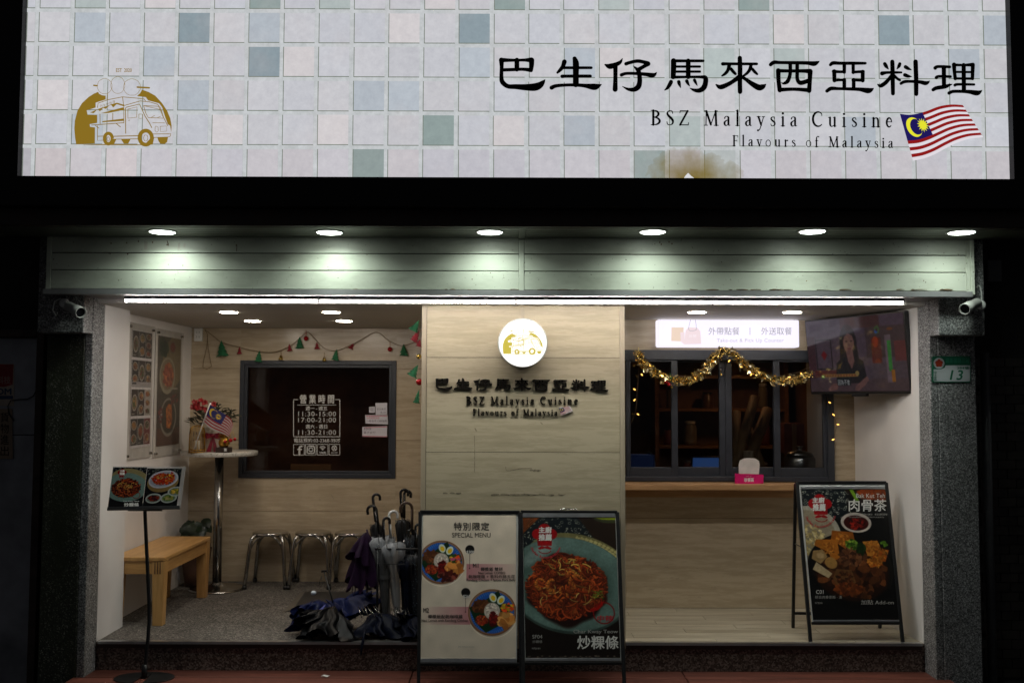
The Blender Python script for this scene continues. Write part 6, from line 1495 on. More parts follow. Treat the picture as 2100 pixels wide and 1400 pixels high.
GB = plain('gold bell', (0.62, 0.45, 0.13), 0.22, 1.0, 0.1)
for px, py, r_, m_ in ((628, 694, 5, BAUB), (800, 716, 5, BAUB), (576.5, 734, 4.8, GB), (665.5, 737, 4.4, GB)):
    q = MB(); p = MBk(px, py, 0.01); rr_ = r_*YB/2042
    if m_ is GB: q.lathe([(0.0001, rr_*1.2), (rr_*.5, rr_), (rr_*.8, 0), (rr_*1.1, -rr_*.8), (rr_*0.9, -rr_*.85)], p, 14)
    else: q.ball(p, rr_, 14)
    q.tube([p+Vector((0, 0, rr_)), p+Vector((0, 0.005, rr_*3.2))], 0.0018, 5); q.build('bauble' if m_ is BAUB else 'bell', m_, bu)
# second string hanging down the pillar side
MG = front(6.64)
pgx = PX0-0.012
pg = thing('christmas_garland', 'vertical garland of felt trees and baubles hanging on the pillar side', 'garland', (pgx, 6.64, ZZ(740, 6.64)))
q = MB(); q.tube([(pgx+0.004, 6.64, ZZ(y, 6.64)) for y in np.linspace(632, 840, 24)], 0.0028, 5); q.build('string', STRG, pg)
shg = front(6.64)
for i, (px, py, h, w, m_, tl) in enumerate(((860, 669, 26, 22, FELTG, -.5), (860, 690, 26, 20, FELTR, -.45), (862, 703, 16, 14, FELTR, -.2), (858, 761, 28, 24, FELTG, -.5), (860, 812, 30, 15, FELTG, -.2))): felt_tree(px, py, h, w, m_, shg, pg, tl, 3, 30+i)
for px, py, r_, m_ in ((859, 731, 5.5, GB), (860, 783, 7, BAUB)):
    q = MB(); q.ball(shg(px, py), r_*6.64/2042, 14); q.build('bauble', m_, pg)

# ------------------------------------------------------------------ gold tinsel and fairy lights on the serving window
yT = 7.42
MTi = front(yT)
TP = [(1309, 722), (1313, 733), (1322, 746), (1335, 757), (1350, 766), (1372, 775), (1395, 780), (1415, 778), (1435, 768), (1448, 755), (1460, 738), (1472, 726), (1485, 719), (1500, 723), (1515, 735), (1528, 746), (1545, 758), (1565, 770), (1590, 778), (1615, 781), (1638, 776), (1662, 767)]
ti = thing('tinsel_garland', 'gold foil tinsel garland swagged in two loops across the serving window', 'tinsel', tuple(MTi(1485, 719)))
TIN = plain('gold foil tinsel', (0.78, 0.60, 0.22), 0.20, 1.0, 0.25, 60); TIN2 = plain('pale foil leaf', (0.85, 0.76, 0.50), 0.22, 1.0, 0.2, 60)
q = MB(); q2 = MB(); rt = random.Random(9)
q.tube([MTi(*bez(TP, u)) for u in np.linspace(0, 1, 60)], 0.004, 5)
for i in range(4600):
    u = rt.random(); p = MTi(*bez(TP, u)); s_ = 0.036
    p = p+Vector((rt.gauss(0, .5)*s_*.6, rt.gauss(0, .5)*s_*.6, rt.gauss(0, .5)*s_*.6)); d = Vector((rt.uniform(-1, 1), rt.uniform(-1, 1), rt.uniform(-1, .8))).normalized()
    L = rt.uniform(.018, .034); n_ = d.cross(Vector((rt.uniform(-1, 1), rt.uniform(-1, 1), rt.uniform(-1, 1)))).normalized(); w_ = rt.uniform(.0015, .003)
    q.add([p-n_*w_, p+n_*w_, p+d*L+n_*w_*.6, p+d*L-n_*w_*.6], [(0, 1, 2, 3)])
for i in range(240):
    u = rt.random() if i % 3 else rt.choice([.1, .12, .28, .34, .44, .50, .53, .56, .58, .82, .88, .93]); p = MTi(*bez(TP, u))+Vector((rt.gauss(0, .012), rt.gauss(0, .012), rt.gauss(-.004, .012)))
    leafblade(q2, p, (rt.uniform(-1, 1), rt.uniform(-1, .1), rt.uniform(-1, .6)), rt.uniform(.03, .055), rt.uniform(.016, .026), (rt.uniform(-1, 1), -1, rt.uniform(-1, 1)))
o = q.build('foil_strands', TIN, ti); o['kind'] = 'stuff'
q2.build('foil_leaf', TIN2, ti)
for px, py, r_, m_ in ((1365, 783, 4, BAUB), (1371, 788, 3.6, BAUB), (1377, 794, 2.6, GB), (1478, 768, 2.8, GB), (1477, 758, 2.4, STEEL), (1374, 774, 3, FELTG)):
    q = MB(); q.ball(MTi(px, py, .015), r_*yT/2042, 12); q.tube([MTi(px, py, .015), MTi(px, py-10, 0)], 0.0012, 4); q.build('bauble', m_, ti)
BULB = emit('warm fairy bulb', (1.0, 0.50, 0.10), 3.4)
def fairy(label, wires, bulbs, M_):
    th = thing('fairy_lights', label, 'fairy lights', tuple(M_(*bulbs[0])), 'strings of warm fairy lights by the serving window')
    q = MB()
    for w in wires: q.tube([M_(*p) for p in w], 0.0013, 5)
    q.build('wire', plain('clear brown wire', (0.10, 0.06, 0.03), 0.5), th)
    for i, (x, y) in enumerate(bulbs):
        q = MB(); r_ = 0.0046; p = M_(x, y, .004); a = rt.uniform(-1, 1)
        q.lathe([(0.0001, -.010), (r_*.7, -.006), (r_, 0), (r_*.6, .008), (0.0001, .012)], p, 9, axis=(math.cos(a), -.3, math.sin(a))); q.build('bulb', BULB, th)
    return th
fairy('warm fairy light string dropping at the pillar end of the serving window', [[(1313, 735), (1310, 760), (1307.5, 790), (1306, 820), (1303, 846), (1295, 865), (1284, 882)]], [(1316, 768), (1301, 798), (1301, 820), (1308, 849), (1311, 747)], MTi)
fairy('warm fairy light string woven through the tinsel', [[(1313, 735), (1333, 752), (1372, 770), (1420, 772), (1470, 730), (1500, 728), (1540, 762), (1600, 772), (1640, 762), (1662, 752)]], [(1333, 750), (1396, 784), (1425, 775), (1462, 742), (1519, 752), (1540, 768), (1619, 773), (1643, 766), (1495, 740)], MTi)
fairy('warm fairy light string dropping below the television beside the window', [[(1668, 780), (1696, 815), (1704, 830), (1709, 850), (1716, 870), (1712, 890), (1708, 905)]], [(1701, 825), (1709, 850), (1718, 870), (1708, 901)], front(7.53))

# ------------------------------------------------------------------ umbrella rack and umbrellas
def Pz(px, py, D): return P(px, py, D)
rk = thing('umbrella_rack', 'black wire umbrella rack crowded with wet umbrellas', 'umbrella rack', (P(815, 1280, 6.78).x, 6.78, FZ))
rx0, rx1 = P(772, 1200, 6.68).x, P(862, 1200, 6.68).x; rz = ZZ(1125, 6.68, 815)
q = MB()
def rrect(z, y0, y1, rad=0.03): 
    pts = []
    for (cx, cy, a0) in ((rx1-rad, y1-rad, 0), (rx0+rad, y1-rad, 90), (rx0+rad, y0+rad, 180), (rx1-rad, y0+rad, 270)):
        pts += [(cx+rad*math.cos(R(a0+t)), cy+rad*math.sin(R(a0+t)), z) for t in (0, 30, 60, 90)]
    return pts
q.tube(rrect(rz, 6.68, 6.92), 0.0075, 8, closed=True); q.tube(rrect(rz-0.10, 6.68, 6.92), 0.003, 6, closed=True)
q.build('top_ring', BLACKM, rk)
for x in (rx0+0.004, rx1-0.004):
    for y in (6.70, 6.90):
        q = MB(); q.tube([(x, y, rz), (x, y, FZ+0.004)], 0.0075, 8); q.build('leg', BLACKM, rk)
q = MB(); q.box(rx0, rx1, 6.69, 6.91, FZ+0.003, FZ+0.018); q.build('drip_tray', BLACKP, rk)
UB = plain('black umbrella cloth', (0.012, 0.012, 0.014), 0.45, var=0.3, scale=25); UN = plain('navy umbrella cloth', (0.005, 0.007, 0.018), 0.5, var=0.3, scale=25, spec=0.12); UBL = plain('blue umbrella cloth', (0.008, 0.015, 0.075), 0.5, var=0.25, scale=20, spec=0.15)
UP = plain('purple umbrella cloth', (0.018, 0.004, 0.024), 0.6, var=0.25, scale=20, spec=0.2); UG = plain('grey umbrella cloth', (0.06, 0.06, 0.063), 0.5, var=0.2); UC = glassmat('clear umbrella film', (0.85, 0.86, 0.88), 1.4, 0.15, 0.55, (0.40, 0.41, 0.44))
def dots():
    m, nt, bs = nodes('dotted dark cloth'); v = coords(nt); vo = N(nt, 'ShaderNodeTexVoronoi', Scale=70.0); nt.links.new(v, vo.inputs['Vector'])
    nt.links.new(ramp(nt, vo.outputs['Distance'], [(0.16, (0.16, 0.22, 0.26)), (0.22, (0.012, 0.014, 0.02))]), bs.inputs['Base Color']); bs.inputs['Roughness'].default_value = 0.5; return m
UD = dots(); HB_ = plain('black handle', (0.012, 0.011, 0.011), 0.2, var=0.1); HW_ = plain('white handle', (0.62, 0.62, 0.62), 0.25); HBR = plain('brown handle', (0.06, 0.035, 0.025), 0.3)
def umbrella(label, foot, top, mat, hmat, r0=0.035, hook=0.032, yaw=0.0, flare=1.0, n=16, wrapped=False, group='umbrellas in the rack'):
    """foot: tip of the closed umbrella; top: highest point of the crook handle"""
    foot = Vector(foot); top = Vector(top); ax = (top-foot); L = ax.length; ax.normalize()
    th = thing('umbrella', label, 'umbrella', tuple(foot), group)
    side = Vector((math.cos(yaw), math.sin(yaw), 0)); side = (side-ax*side.dot(ax)).normalized()
    hb = L-hook-0.16
    q = MB(); q.tube([foot, foot+ax*(hb+0.02)], 0.005, 7); q.build('shaft', STEEL if hmat is HW_ else BLACKM, th)
    pts = [foot+ax*hb, foot+ax*(L-hook)]
    for t in np.linspace(0, 200, 11):
        a = R(180-t); pts.append(foot+ax*(L-hook+hook*math.sin(a))+side*(hook+hook*math.cos(a)))
    pts.append(pts[-1]-ax*0.012)
    q = MB(); q.tube(pts, 0.0095, 9); q.build('handle', hmat, th)
    cl = hb-0.01; ph = rt.uniform(0, 6)
    prof = [(0.006, 0.05), (r0*.45, cl*.15), (r0*.75, cl*.4), (r0*.95, cl*.65), (r0*1.1*flare, cl*.84), (r0*1.25*flare, cl*.95), (r0*.7*flare, cl*0.99)]
    q = MB(); q.lathe(prof, foot, 32, axis=ax, pleat=lambda a, t: 1+0.26*t*math.cos(8*a+ph+2.2*t)+0.06*math.sin(3*a+ph), caps=False); q.build('canopy', mat, th)
    q = MB()
    for k in range(8):
        a = 2*math.pi*k/8+ph; e2 = ax.cross(side); d_ = side*math.cos(a)+e2*math.sin(a); p = foot+ax*(cl*.97)+d_*(r0*1.2*flare); q.tube([p-ax*0.02, p+ax*0.018+d_*0.006], 0.0022, 5)
    q.build('rib_tip', STEEL if hmat is HW_ else BLACKM, th)
    if wrapped:
        q = MB(); q.lathe([(r0*1.08, cl*.62), (r0*1.1, cl*.63), (r0*1.1, cl*.66), (r0*1.08, cl*.67)], foot, 20, axis=ax, caps=False); q.build('strap', mat, th)
    return th
def at(px, py, D): return P(px, py, D)
def ft(px, D): p = P(px, 1200, D); return Vector((p.x, D, FZ+0.022))
umbrella('black umbrella whose crook stands highest at the pillar end of the rack', ft(838, 6.84), at(821, 1004, 6.86), UB, HB_, 0.034, 0.026, 0.2)
umbrella('black umbrella with a shiny crook behind the others in the rack', ft(830, 6.88), at(829, 1006, 6.88), UN, HB_, 0.032, 0.025, -0.3)
umbrella('brown-handled umbrella leaning at the pillar end of the rack', ft(846, 6.78), at(845, 1030, 6.80), UD, HBR, 0.036, 0.04, 3.3, 1.1)
umbrella('black crook umbrella at the stool end of the rack, hook turned to the stools', ft(800, 6.80), at(771, 1036, 6.79), UC, HB_, 0.036, 0.032, 3.0, 2.1)
umbrella('tall slim black umbrella standing behind the clear one in the rack', ft(796, 6.88), at(764, 1014, 6.87), UB, HB_, 0.03, 0.024, 0.1)
umbrella('clear plastic umbrella with a white crook handle in the rack', ft(818, 6.74), at(797, 1049, 6.76), UC, HW_, 0.038, 0.03, 0.3, 1.9)
umbrella('grey furled umbrella at the front of the rack', ft(792, 6.71), at(786, 1062, 6.735), UG, HB_, 0.036, 0.022, 0.4, 1.1, wrapped=True)
umbrella('dotted dark umbrella nearest the special menu board', ft(856, 6.72), at(852, 1075, 6.75), UD, HB_, 0.045, 0.022, 0.3, 1.25)
umbrella('navy umbrella wedged between the dotted and the clear ones', ft(840, 6.73), at(838, 1085, 6.76), UN, HB_, 0.045, 0.02, 0.8, 1.3)
# purple folding umbrella hung over the rack edge
pu = thing('folding_umbrella', 'crumpled purple folding umbrella hanging over the rack towards the stools', 'umbrella', tuple(P(748, 1130, 6.74)), 'umbrellas in the rack')
def crumple(q, c, ax, L, R0, seed, n=36, m=10, sq=(1, 1), pl=8, amp=0.25, mi=0, power=0.8):
    r = random.Random(seed); ax = Vector(ax).normalized(); e1 = ax.cross(Vector((0, 1, 0.3))).normalized(); e2 = ax.cross(e1); ph = [r.uniform(0, 6.28) for _ in range(6)]; vs = []; fs = []
    for j in range(m+1):
        t = j/m; rad = R0*(t**power)
        for k in range(n):
            a = 2*math.pi*k/n
            f = 1+amp*t*math.cos(pl*a+ph[0]+1.3*t)+0.12*math.sin(3*a+ph[1]+3*t)+0.07*math.sin(13*a+ph[2])*t+0.05*math.sin(5*a-7*t+ph[3])
            h = L*t*(1+0.10*math.sin(2*a+ph[4])*t+0.10*math.cos(pl*a+ph[0])*t)
            vs.append(Vector(c)+ax*h+e1*(rad*f*sq[0]*math.cos(a))+e2*(rad*f*sq[1]*math.sin(a)))
    for j in range(m):
        for k in range(n): fs.append((j*n+k, j*n+(k+1) % n, (j+1)*n+(k+1) % n, (j+1)*n+k))
    q.add(vs, fs, mi, True)
q = MB(); crumple(q, P(754, 1090, 6.74), (-0.10, -.05, -1), 0.35, 0.088, 3, sq=(1, .55), pl=7, amp=.34, power=.5, n=56); crumple(q, P(752, 1090, 6.72), (-0.3, -.1, -1), 0.18, 0.07, 8, sq=(1, .6), pl=6, amp=.45, power=.6, n=48); q.build('canopy', UP, pu)
q = MB(); q.tube([P(752, 1085, 6.74), P(762, 1120, 6.72), P(775, 1128, 6.70)], 0.006, 6); q.tube([P(724, 1195, 6.72), P(722, 1212, 6.71), P(726, 1222, 6.70), P(729, 1208, 6.70), P(728, 1195, 6.71)], 0.003, 5); q.build('strap', UP, pu)
# umbrellas dropped on the floor
def gz(px, py, h=0.0):
    d = ray(px, py); t = (FZ+h-CAMZ)/d.z; return CAMP+d*t
tr = thing('drip_mat', 'flat dark tray with a pale sloping edge under the dropped umbrellas', 'tray', tuple(gz(680, 1240)))
q = MB(); A_, B_, C_, D_ = gz(601, 1252), gz(626, 1215), gz(775, 1216), gz(790, 1253)
q.slab([p+Vector((0, 0, .012)) for p in (A_, D_, C_, B_)], (0, 0, 1), .011); q.build('tray_base', plain('dark rubber', (0.03, 0.027, 0.024), 0.6), tr)
q = MB(); q.add([gz(578, 1255), gz(616, 1214), B_+Vector((0, 0, .0125)), A_+Vector((0, 0, .0125))], [(0, 1, 2, 3)]); q.build('bevelled_edge', plain('worn rubber', (0.12, 0.105, 0.085), 0.6), tr)
WETB = plain('wet black cloth', (0.005, 0.005, 0.006), 0.3, var=0.4, scale=22, spec=0.10); WETN = plain('wet blue cloth', (0.007, 0.012, 0.060), 0.4, var=0.3, scale=20, spec=0.12); WETR = plain('royal blue cloth', (0.03, 0.045, 0.30), 0.35, var=0.2)
def dropped(label, c, ax, L, R0, mat, seed, extra=None, **k):
    th = thing('dropped_umbrella', label, 'umbrella', tuple(c), 'umbrellas dropped on the floor')
    q = MB(); crumple(q, c, ax, L, R0, seed, **k); r = random.Random(seed)
    for j in range(3):
        a2 = Vector(ax)+Vector((r.uniform(-.9, .9), r.uniform(-.5, .2), r.uniform(-.1, .5))); crumple(q, Vector(c)+Vector((r.uniform(-.05, .05), r.uniform(-.03, .03), r.uniform(-.03, .0))), a2, L*r.uniform(.6, .95), R0*r.uniform(.5, .75), seed+10+j, pl=6, amp=.28, power=r.uniform(.4, .9), n=60, sq=(1, r.uniform(.5, .9)))
    for v in q.v:
        v.x += .012*math.sin(v.z*40+v.y*25); v.y += .012*math.sin(v.x*35+v.z*30); v.z = FZ+(v.z-FZ)*.92
    for v in q.v: v.z = max(v.z, FZ+0.014+0.004*math.sin(v.x*90)+0.003)
    co = q.build('canopy', mat, th); md = co.modifiers.new('soft', 'SUBSURF'); md.levels = 1; md.render_levels = 1
    if extra: extra(th)
    return th
def bits1(th):
    q = MB(); a, b = P(683, 1235, 6.66), P(664, 1170, 6.80); q.tube([a, b], 0.005, 6); q.build('shaft', BLACKM, th)
    q = MB(); q.bar(P(659, 1171, 6.80), P(671, 1170, 6.80), 0.014, 0.014); q.build('handle', BLACKP, th)
    q = MB(); q.tube([P(659, 1180, 6.79), P(655, 1195, 6.79), P(657, 1203, 6.79), P(661, 1196, 6.79), P(659, 1181, 6.79)], 0.0018, 5); q.build('wrist_loop', BLACKP, th)
dropped('crumpled wet black umbrella spilling over the step edge', P(684, 1236, 6.70), (-.05, -.55, -.75), 0.27, 0.135, WETB, 21, bits1, pl=8, amp=.3, sq=(1.25, .85), power=.6, n=88)
def bits2(th):
    q = MB(); p = P(643, 1215, 6.72); q.ball(p, 0.019, 12, 0, (1, 1, .8)); q.build('end_cap', plain('pearl cap', (0.55, 0.60, 0.68), 0.2), th)
    q = MB(); q.add([P(622, 1278, 6.585), P(646, 1256, 6.62), P(668, 1238, 6.66), P(660, 1252, 6.62), P(630, 1275, 6.58)], [(0, 1, 2, 3, 4)]); q.build('trim_band', WETR, th)
dropped('wet blue umbrella with a pale round cap lying on the tray', P(655, 1222, 6.78), (-.15, -.35, -.85), 0.22, 0.115, WETN, 22, bits2, pl=9, amp=.38, sq=(1.1, .9), power=.35, n=72)
dropped('flat blue folded umbrella at the back of the dropped ones', P(722, 1215, 6.88), (.25, -.2, -.5), 0.14, 0.14, UBL, 23, None, pl=5, amp=.16, sq=(1.2, .7), power=.5)
def bits3(th):
    q = MB()
    for i in range(7):
        a = P(735+i*6, 1243+3*math.sin(i*2), 6.66); b = P(742+i*7, 1262+4*math.cos(i*3), 6.62); q.tube([a, b], 0.0035, 5)
    for i in range(9):
        a = P(803+i*4, 1246+3*math.sin(i*2), 6.65); b = P(806+i*4.4, 1268+5*math.cos(i*2), 6.61); q.tube([a, b], 0.003, 5)
    q.build('rib', STEEL, th)
dropped('dark umbrella with bare steel ribs showing, lying before the rack', P(775, 1250, 6.70), (.1, -.4, -.8), 0.20, 0.12, UN, 24, bits3, pl=10, amp=.4, sq=(1.3, .8), power=.45, n=80)
def bits4(th):
    q = MB(); q.tube([P(748, 1290, 6.50), P(745, 1315, 6.46), P(740, 1342, 6.455), P(741, 1322, 6.465), P(749, 1292, 6.49)], 0.006, 6); q.build('strap', UN, th)
dropped('navy folded umbrella lying against the foot of the special menu board', P(832, 1256, 6.68), (.35, -.55, -.4), 0.24, 0.095, UN, 25, bits4, pl=9, amp=.38, power=.55, n=72)

# ------------------------------------------------------------------ security cameras
def cctv(label, mount, tail, lens, loop, grp='security cameras on the corbels'):
    th = thing('security_camera', label, 'camera', tuple(mount), grp)
    mount, tail, lens = Vector(mount), Vector(tail), Vector(lens); ax = (lens-tail).normalized(); L = (lens-tail).length
    q = MB(); q.lathe([(0.026, -L*0.05), (0.030, 0.0), (0.031, L*0.55), (0.034, L*0.56), (0.034, L), (0.030, L), (0.029, L-0.012)], tail, 22, axis=ax, caps=False); q.lathe([(0.0001, -L*0.05), (0.026, -L*0.05)], tail, 22, axis=ax, caps=False); q.build('body', plain('camera shell', (0.48, 0.48, 0.46), 0.4), th)
    q = MB(); q.lathe([(0.0001, L-0.013), (0.029, L-0.012)], tail, 20, axis=ax, caps=False); q.build('lens', plain('dark lens', (0.01, 0.01, 0.012), 0.1), th)
    q = MB(); q.tube([mount, mount.lerp(tail, .5)+Vector((0, -.01, .01)), tail], 0.010, 9); q.lathe([(0.030, 0), (0.030, 0.012), (0.02, 0.02)], mount, 20, axis=(0, -1, 0)); q.build('bracket', WHITEP, th)
    q = MB(); q.tube(loop, 0.0045, 7); q.build('cable', WHITEP, th)
yc = 6.184
cctv('white bullet camera on the corbel above the house number plate', P(2011, 626, yc), P(2004, 621, yc-0.07), P(1978, 634, yc-0.19), [P(x, y, yc-0.006) for x, y in ((2003, 590), (2006, 585), (2010, 588), (2012.5, 600), (2013.5, 615), (2013, 628))])
cctv('shaded bullet camera on the corbel above the mossy pillar', P(133, 622, yc), P(141, 628, yc-0.06), P(166, 641, yc-0.17), [P(x, y, yc-0.006) for x, y in ((133, 622), (124, 612), (112, 618), (108, 636), (116, 648), (118, 640))])

# ------------------------------------------------------------------ house number plate
yp = 6.314
MN = front(yp)
hp = thing('number_plate', 'green and white house number plate reading 13', 'sign', tuple(MN(1951, 757)))
def rr2(x0, y0, x1, y1, r_):
    o = []
    for cx, cy, a0 in ((x1-r_, y0+r_, -90), (x1-r_, y1-r_, 0), (x0+r_, y1-r_, 90), (x0+r_, y0+r_, 180)): o += [(cx+r_*math.cos(R(a0+t)), cy+r_*math.sin(R(a0+t))) for t in (0, 30, 60, 90)]
    return o
PGN = plain('plate green', (0.008, 0.115, 0.06), 0.35, var=0.05); PWH = plain('plate white', (0.42, 0.455, 0.47), 0.3, var=0.05); PRD = plain('plate red', (0.42, 0.05, 0.02), 0.4)
q = MB(); q.poly2(rr2(1911.5, 730, 1990.5, 784, 3), MN, 0, 0, 0.004); q.build('plate', PGN, hp)
q = MB(); q.poly2([(1914.5, 757), (1929, 757), (1937, 754), (1939, 749), (1989, 749), (1989, 781), (1986.5, 782), (1916, 782), (1914.5, 780)], MN, 0.0008); q.ellipse2(1925.5, 744.5, 11.2, 11.2, MN, 0.0009); q.build('white_field', PWH, hp)
q = MB()
for k in range(5): a = R(-90+72*k); q.ellipse2(1925.5+4.6*math.cos(a), 744.5+4.6*math.sin(a), 3.6, 3.6, MN, 0.0013+k*.00005)
q.ellipse2(1925.5, 744.5, 3, 3, MN, 0.0018); q.build('flower_emblem', PRD, hp)
q = MB(); text2(q, '13', 1948, 759, 1974.5, 778.5, MN, 0.0014, bold=0.02, shear=0.2, space=1.2); text2(q, '284巷', 1962.5, 751, 1987.5, 756.8, MN, 0.0014, bold=0.02)
for i, ch in enumerate('中正區'): text2(q, ch, 1915.5, 761+i*6.6, 1921, 766.8+i*6.6, MN, 0.0014, bold=0.01)
q.build('number', PGN, hp)
q = MB(); text2(q, '羅斯福路三段', 1939, 734, 1988, 744.5, MN, 0.0012, bold=0.01); q.build('street_name', plain('plate faded green', (0.02, 0.22, 0.12), 0.4), hp)

# ------------------------------------------------------------------ neighbours on both sides
dk = plain('dark render', (0.022, 0.019, 0.017), 0.8, var=0.4, scale=4)
nw = thing('neighbour_wall', 'dark neighbour wall beside the mossy pillar', 'wall', (-3.6, 6.75, -0.16), kind='thing')
q = MB(); q.box(-9, -2.95, 6.75, 6.95, -0.16, 5.5); q.build('render_panel', dk, nw)
nd = thing('neighbour_door', 'grey metal neighbour door with pasted notices', 'door', (-3.4, 6.70, -0.16))
dx1 = P(90, 900, 6.70).x; dzt = ZZ(692, 6.70, 60)
DMET = plain('grey door metal', (0.33, 0.34, 0.38), 0.45, 0.2, 0.3, 3)
q = MB(); q.box(dx1-0.05, dx1, 6.66, 6.749, -0.16, dzt+0.05); q.box(-5.0, dx1-0.051, 6.66, 6.749, dzt, dzt+0.05); q.build('frame', plain('rusty door frame', (0.06, 0.04, 0.032), 0.6, 0.1, 0.4, 8), nd, 0.004)
xm = P(77, 900, 6.7).x
q = MB(); q.box(-4.3, xm, 6.70, 6.745, ZZ(892, 6.7, 60)+0.002, dzt-0.002); q.build('upper_panel', DMET, nd, 0.004)
q = MB(); q.box(-4.3, xm, 6.705, 6.745, -0.16, ZZ(892, 6.7, 60)-0.002); q.build('lower_panel', DMET, nd, 0.004)
q = MB(); q.box(xm+0.001, dx1-0.052, 6.69, 6.745, -0.16, dzt-0.002); q.build('stile', DMET, nd, 0.003)
MD = front(6.699)
q = MB(); q.poly2([(-60, 745), (29, 746), (29, 832), (-60, 832)], MD, 0.001, 0); q.poly2([(-60, 745.5), (28, 747), (26, 788), (10, 793), (-60, 793)], MD, 0.0014, 1); q.poly2([(-60, 811), (27, 811), (27, 818), (-60, 819)], MD, 0.0014, 3); text2(q, '資訊科技', -36, 771, 22, 787, MD, 0.0018, 4, bold=0.01); text2(q, 'COM', -22, 796, 23, 809, MD, 0.0016, 3, bold=0.03)
q.build('notice', [plain('notice paper', (0.48, 0.40, 0.33), 0.6), plain('notice red', (0.30, 0.02, 0.02), 0.6), INK, plain('notice blue', (0.03, 0.06, 0.14), 0.6), plain('notice pink text', (0.42, 0.26, 0.22), 0.6)], nd)
q = MB(); q.poly2([(-20, 838), (26, 838), (27, 940), (-20, 940)], front(6.698), 0.0055, 0)
for i, ch in enumerate('貨物進出'): text2(q, ch, 2, 845+i*23, 19, 865+i*23, front(6.698), 0.0065, 1)
q.build('handwritten_note', [plain('kraft note', (0.30, 0.22, 0.16), 0.7), INK], nd)
q = MB(); q.tube([MD(x, y, 0.012) for x, y in ((76, 800), (70, 812), (58, 818), (40, 819), (24, 821), (18, 832), (20, 848), (30, 862))], 0.004, 6); q.build('wire', BLACKP, nd)
dp = thing('drain_pipe', 'thin wet drain pipe between the neighbour door and the mossy pillar', 'pipe', tuple(P(102, 1000, 6.66)))
q = MB(); x_ = P(101, 1000, 6.66).x; q.tube([(x_, 6.66, -0.15), (x_, 6.66, 2.2)], 0.013, 10); q.build('tube', plain('wet plastic pipe', (0.05, 0.05, 0.055), 0.2), dp)
q = MB()
for z in (0.4, 1.3, 2.0): q.box(x_-0.02, x_+0.02, 6.655, 6.749, z, z+0.02)
q.build('bracket', DARKB, dp)
# right side: dark tiled neighbour, pipe, junction box
nr = thing('tiled_wall', 'dark tiled neighbour wall beyond the grey drain pipe', 'wall', (3.4, 6.9, -0.16), kind='thing')
q = MB(); q.box(2.93, 9, 6.9, 7.1, -0.16, 5.5); q.build('render_panel', dk, nr)
tm = None; DT = plain('dark wall tile', (0.045, 0.038, 0.030), 0.4, var=0.4, scale=6)
for r in range(34):
    for k in range(6):
        x = 2.985+k*0.125-(0.06 if r % 2 else 0)
        if tm is None:
            q = MB(); q.box(0, 0.118, 0, 0.012, 0, 0.058); o = q.build('wall_tile', DT, nr, world_origin=Vector()); tm = o.data
        else:
            o = bpy.data.objects.new('wall_tile', tm); C.objects.link(o); o.parent = nr
        o.location = Vector((x, 6.888, -0.14+r*0.064))-ORG[nr.name]
pr2 = thing('drain_pipe', 'grey vertical drain pipe beside the granite pillar with the number plate', 'pipe', tuple(P(2026, 1000, 6.5)))
x_ = P(2026, 1000, 6.55).x
q = MB(); q.tube([(x_, 6.55, -0.15), (x_, 6.55, 2.05)], 0.028, 14); q.build('tube', plain('grey pipe', (0.09, 0.09, 0.095), 0.4), pr2)
q = MB()
for z in (0.2, 1.0, 1.8): q.box(x_-0.036, x_+0.036, 6.545, 6.887, z, z+0.025)
q.build('bracket', DARKB, pr2)
jb = thing('junction_box', 'small dark junction box high on the tiled neighbour wall', 'junction box', tuple(P(2032, 556, 6.85)))
a, b = P(2018, 535, 6.84), P(2048, 580, 6.84)
q = MB(); q.box(a.x, b.x, 6.79, 6.886, b.z, a.z); q.build('housing', plain('grey box', (0.07, 0.07, 0.075), 0.4), jb, 0.006)
q = MB(); q.tube([(a.x+0.03, 6.83, a.z), (a.x+0.03, 6.84, a.z+0.7)], 0.01, 8); q.build('conduit', BLACKP, jb)
# upper facade behind the sign
uf = thing('upper_facade', 'dark upper building wall behind the lit shop sign', 'wall', (0, 6.62, 2.9), kind='thing')
q = MB(); q.box(-9, 9, 6.62, 6.74, 2.95, 8.0); q.build('render_panel', dk, uf)

# ------------------------------------------------------------------ dim shop interior
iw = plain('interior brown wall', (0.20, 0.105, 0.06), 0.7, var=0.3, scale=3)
ir = thing('interior_wall', 'dim brown wall at the back of the shop seen through the windows', 'wall', (0, 12.0, FZ), kind='thing')
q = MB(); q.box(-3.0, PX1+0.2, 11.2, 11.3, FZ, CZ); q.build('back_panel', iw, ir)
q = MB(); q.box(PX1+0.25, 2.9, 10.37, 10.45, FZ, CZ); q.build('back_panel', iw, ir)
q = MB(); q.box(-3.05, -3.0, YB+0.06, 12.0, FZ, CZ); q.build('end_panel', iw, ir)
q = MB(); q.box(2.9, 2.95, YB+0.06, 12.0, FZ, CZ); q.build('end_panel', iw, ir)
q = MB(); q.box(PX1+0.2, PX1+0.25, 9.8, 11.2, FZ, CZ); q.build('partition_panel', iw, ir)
lam = thing('unseen_pendant_lamp', 'warm unseen pendant lamp hanging inside the shop above the kitchen counter', 'lamp', (2.2, 9.3, 2.2))
q = MB(); q.lathe([(0.14, -0.02), (0.10, 0.06), (0.02, 0.10)], (2.2, 9.3, 2.16), 20, caps=False); q.tube([(2.2, 9.3, 2.26), (2.2, 9.3, CZ)], 0.004, 6); q.build('shade', DARKB, lam)
q = MB(); q.ball((2.2, 9.3, 2.18), 0.045, 12); q.build('bulb', emit('warm unseen pendant bulb', (1.0, 0.50, 0.20), 48.0), lam)
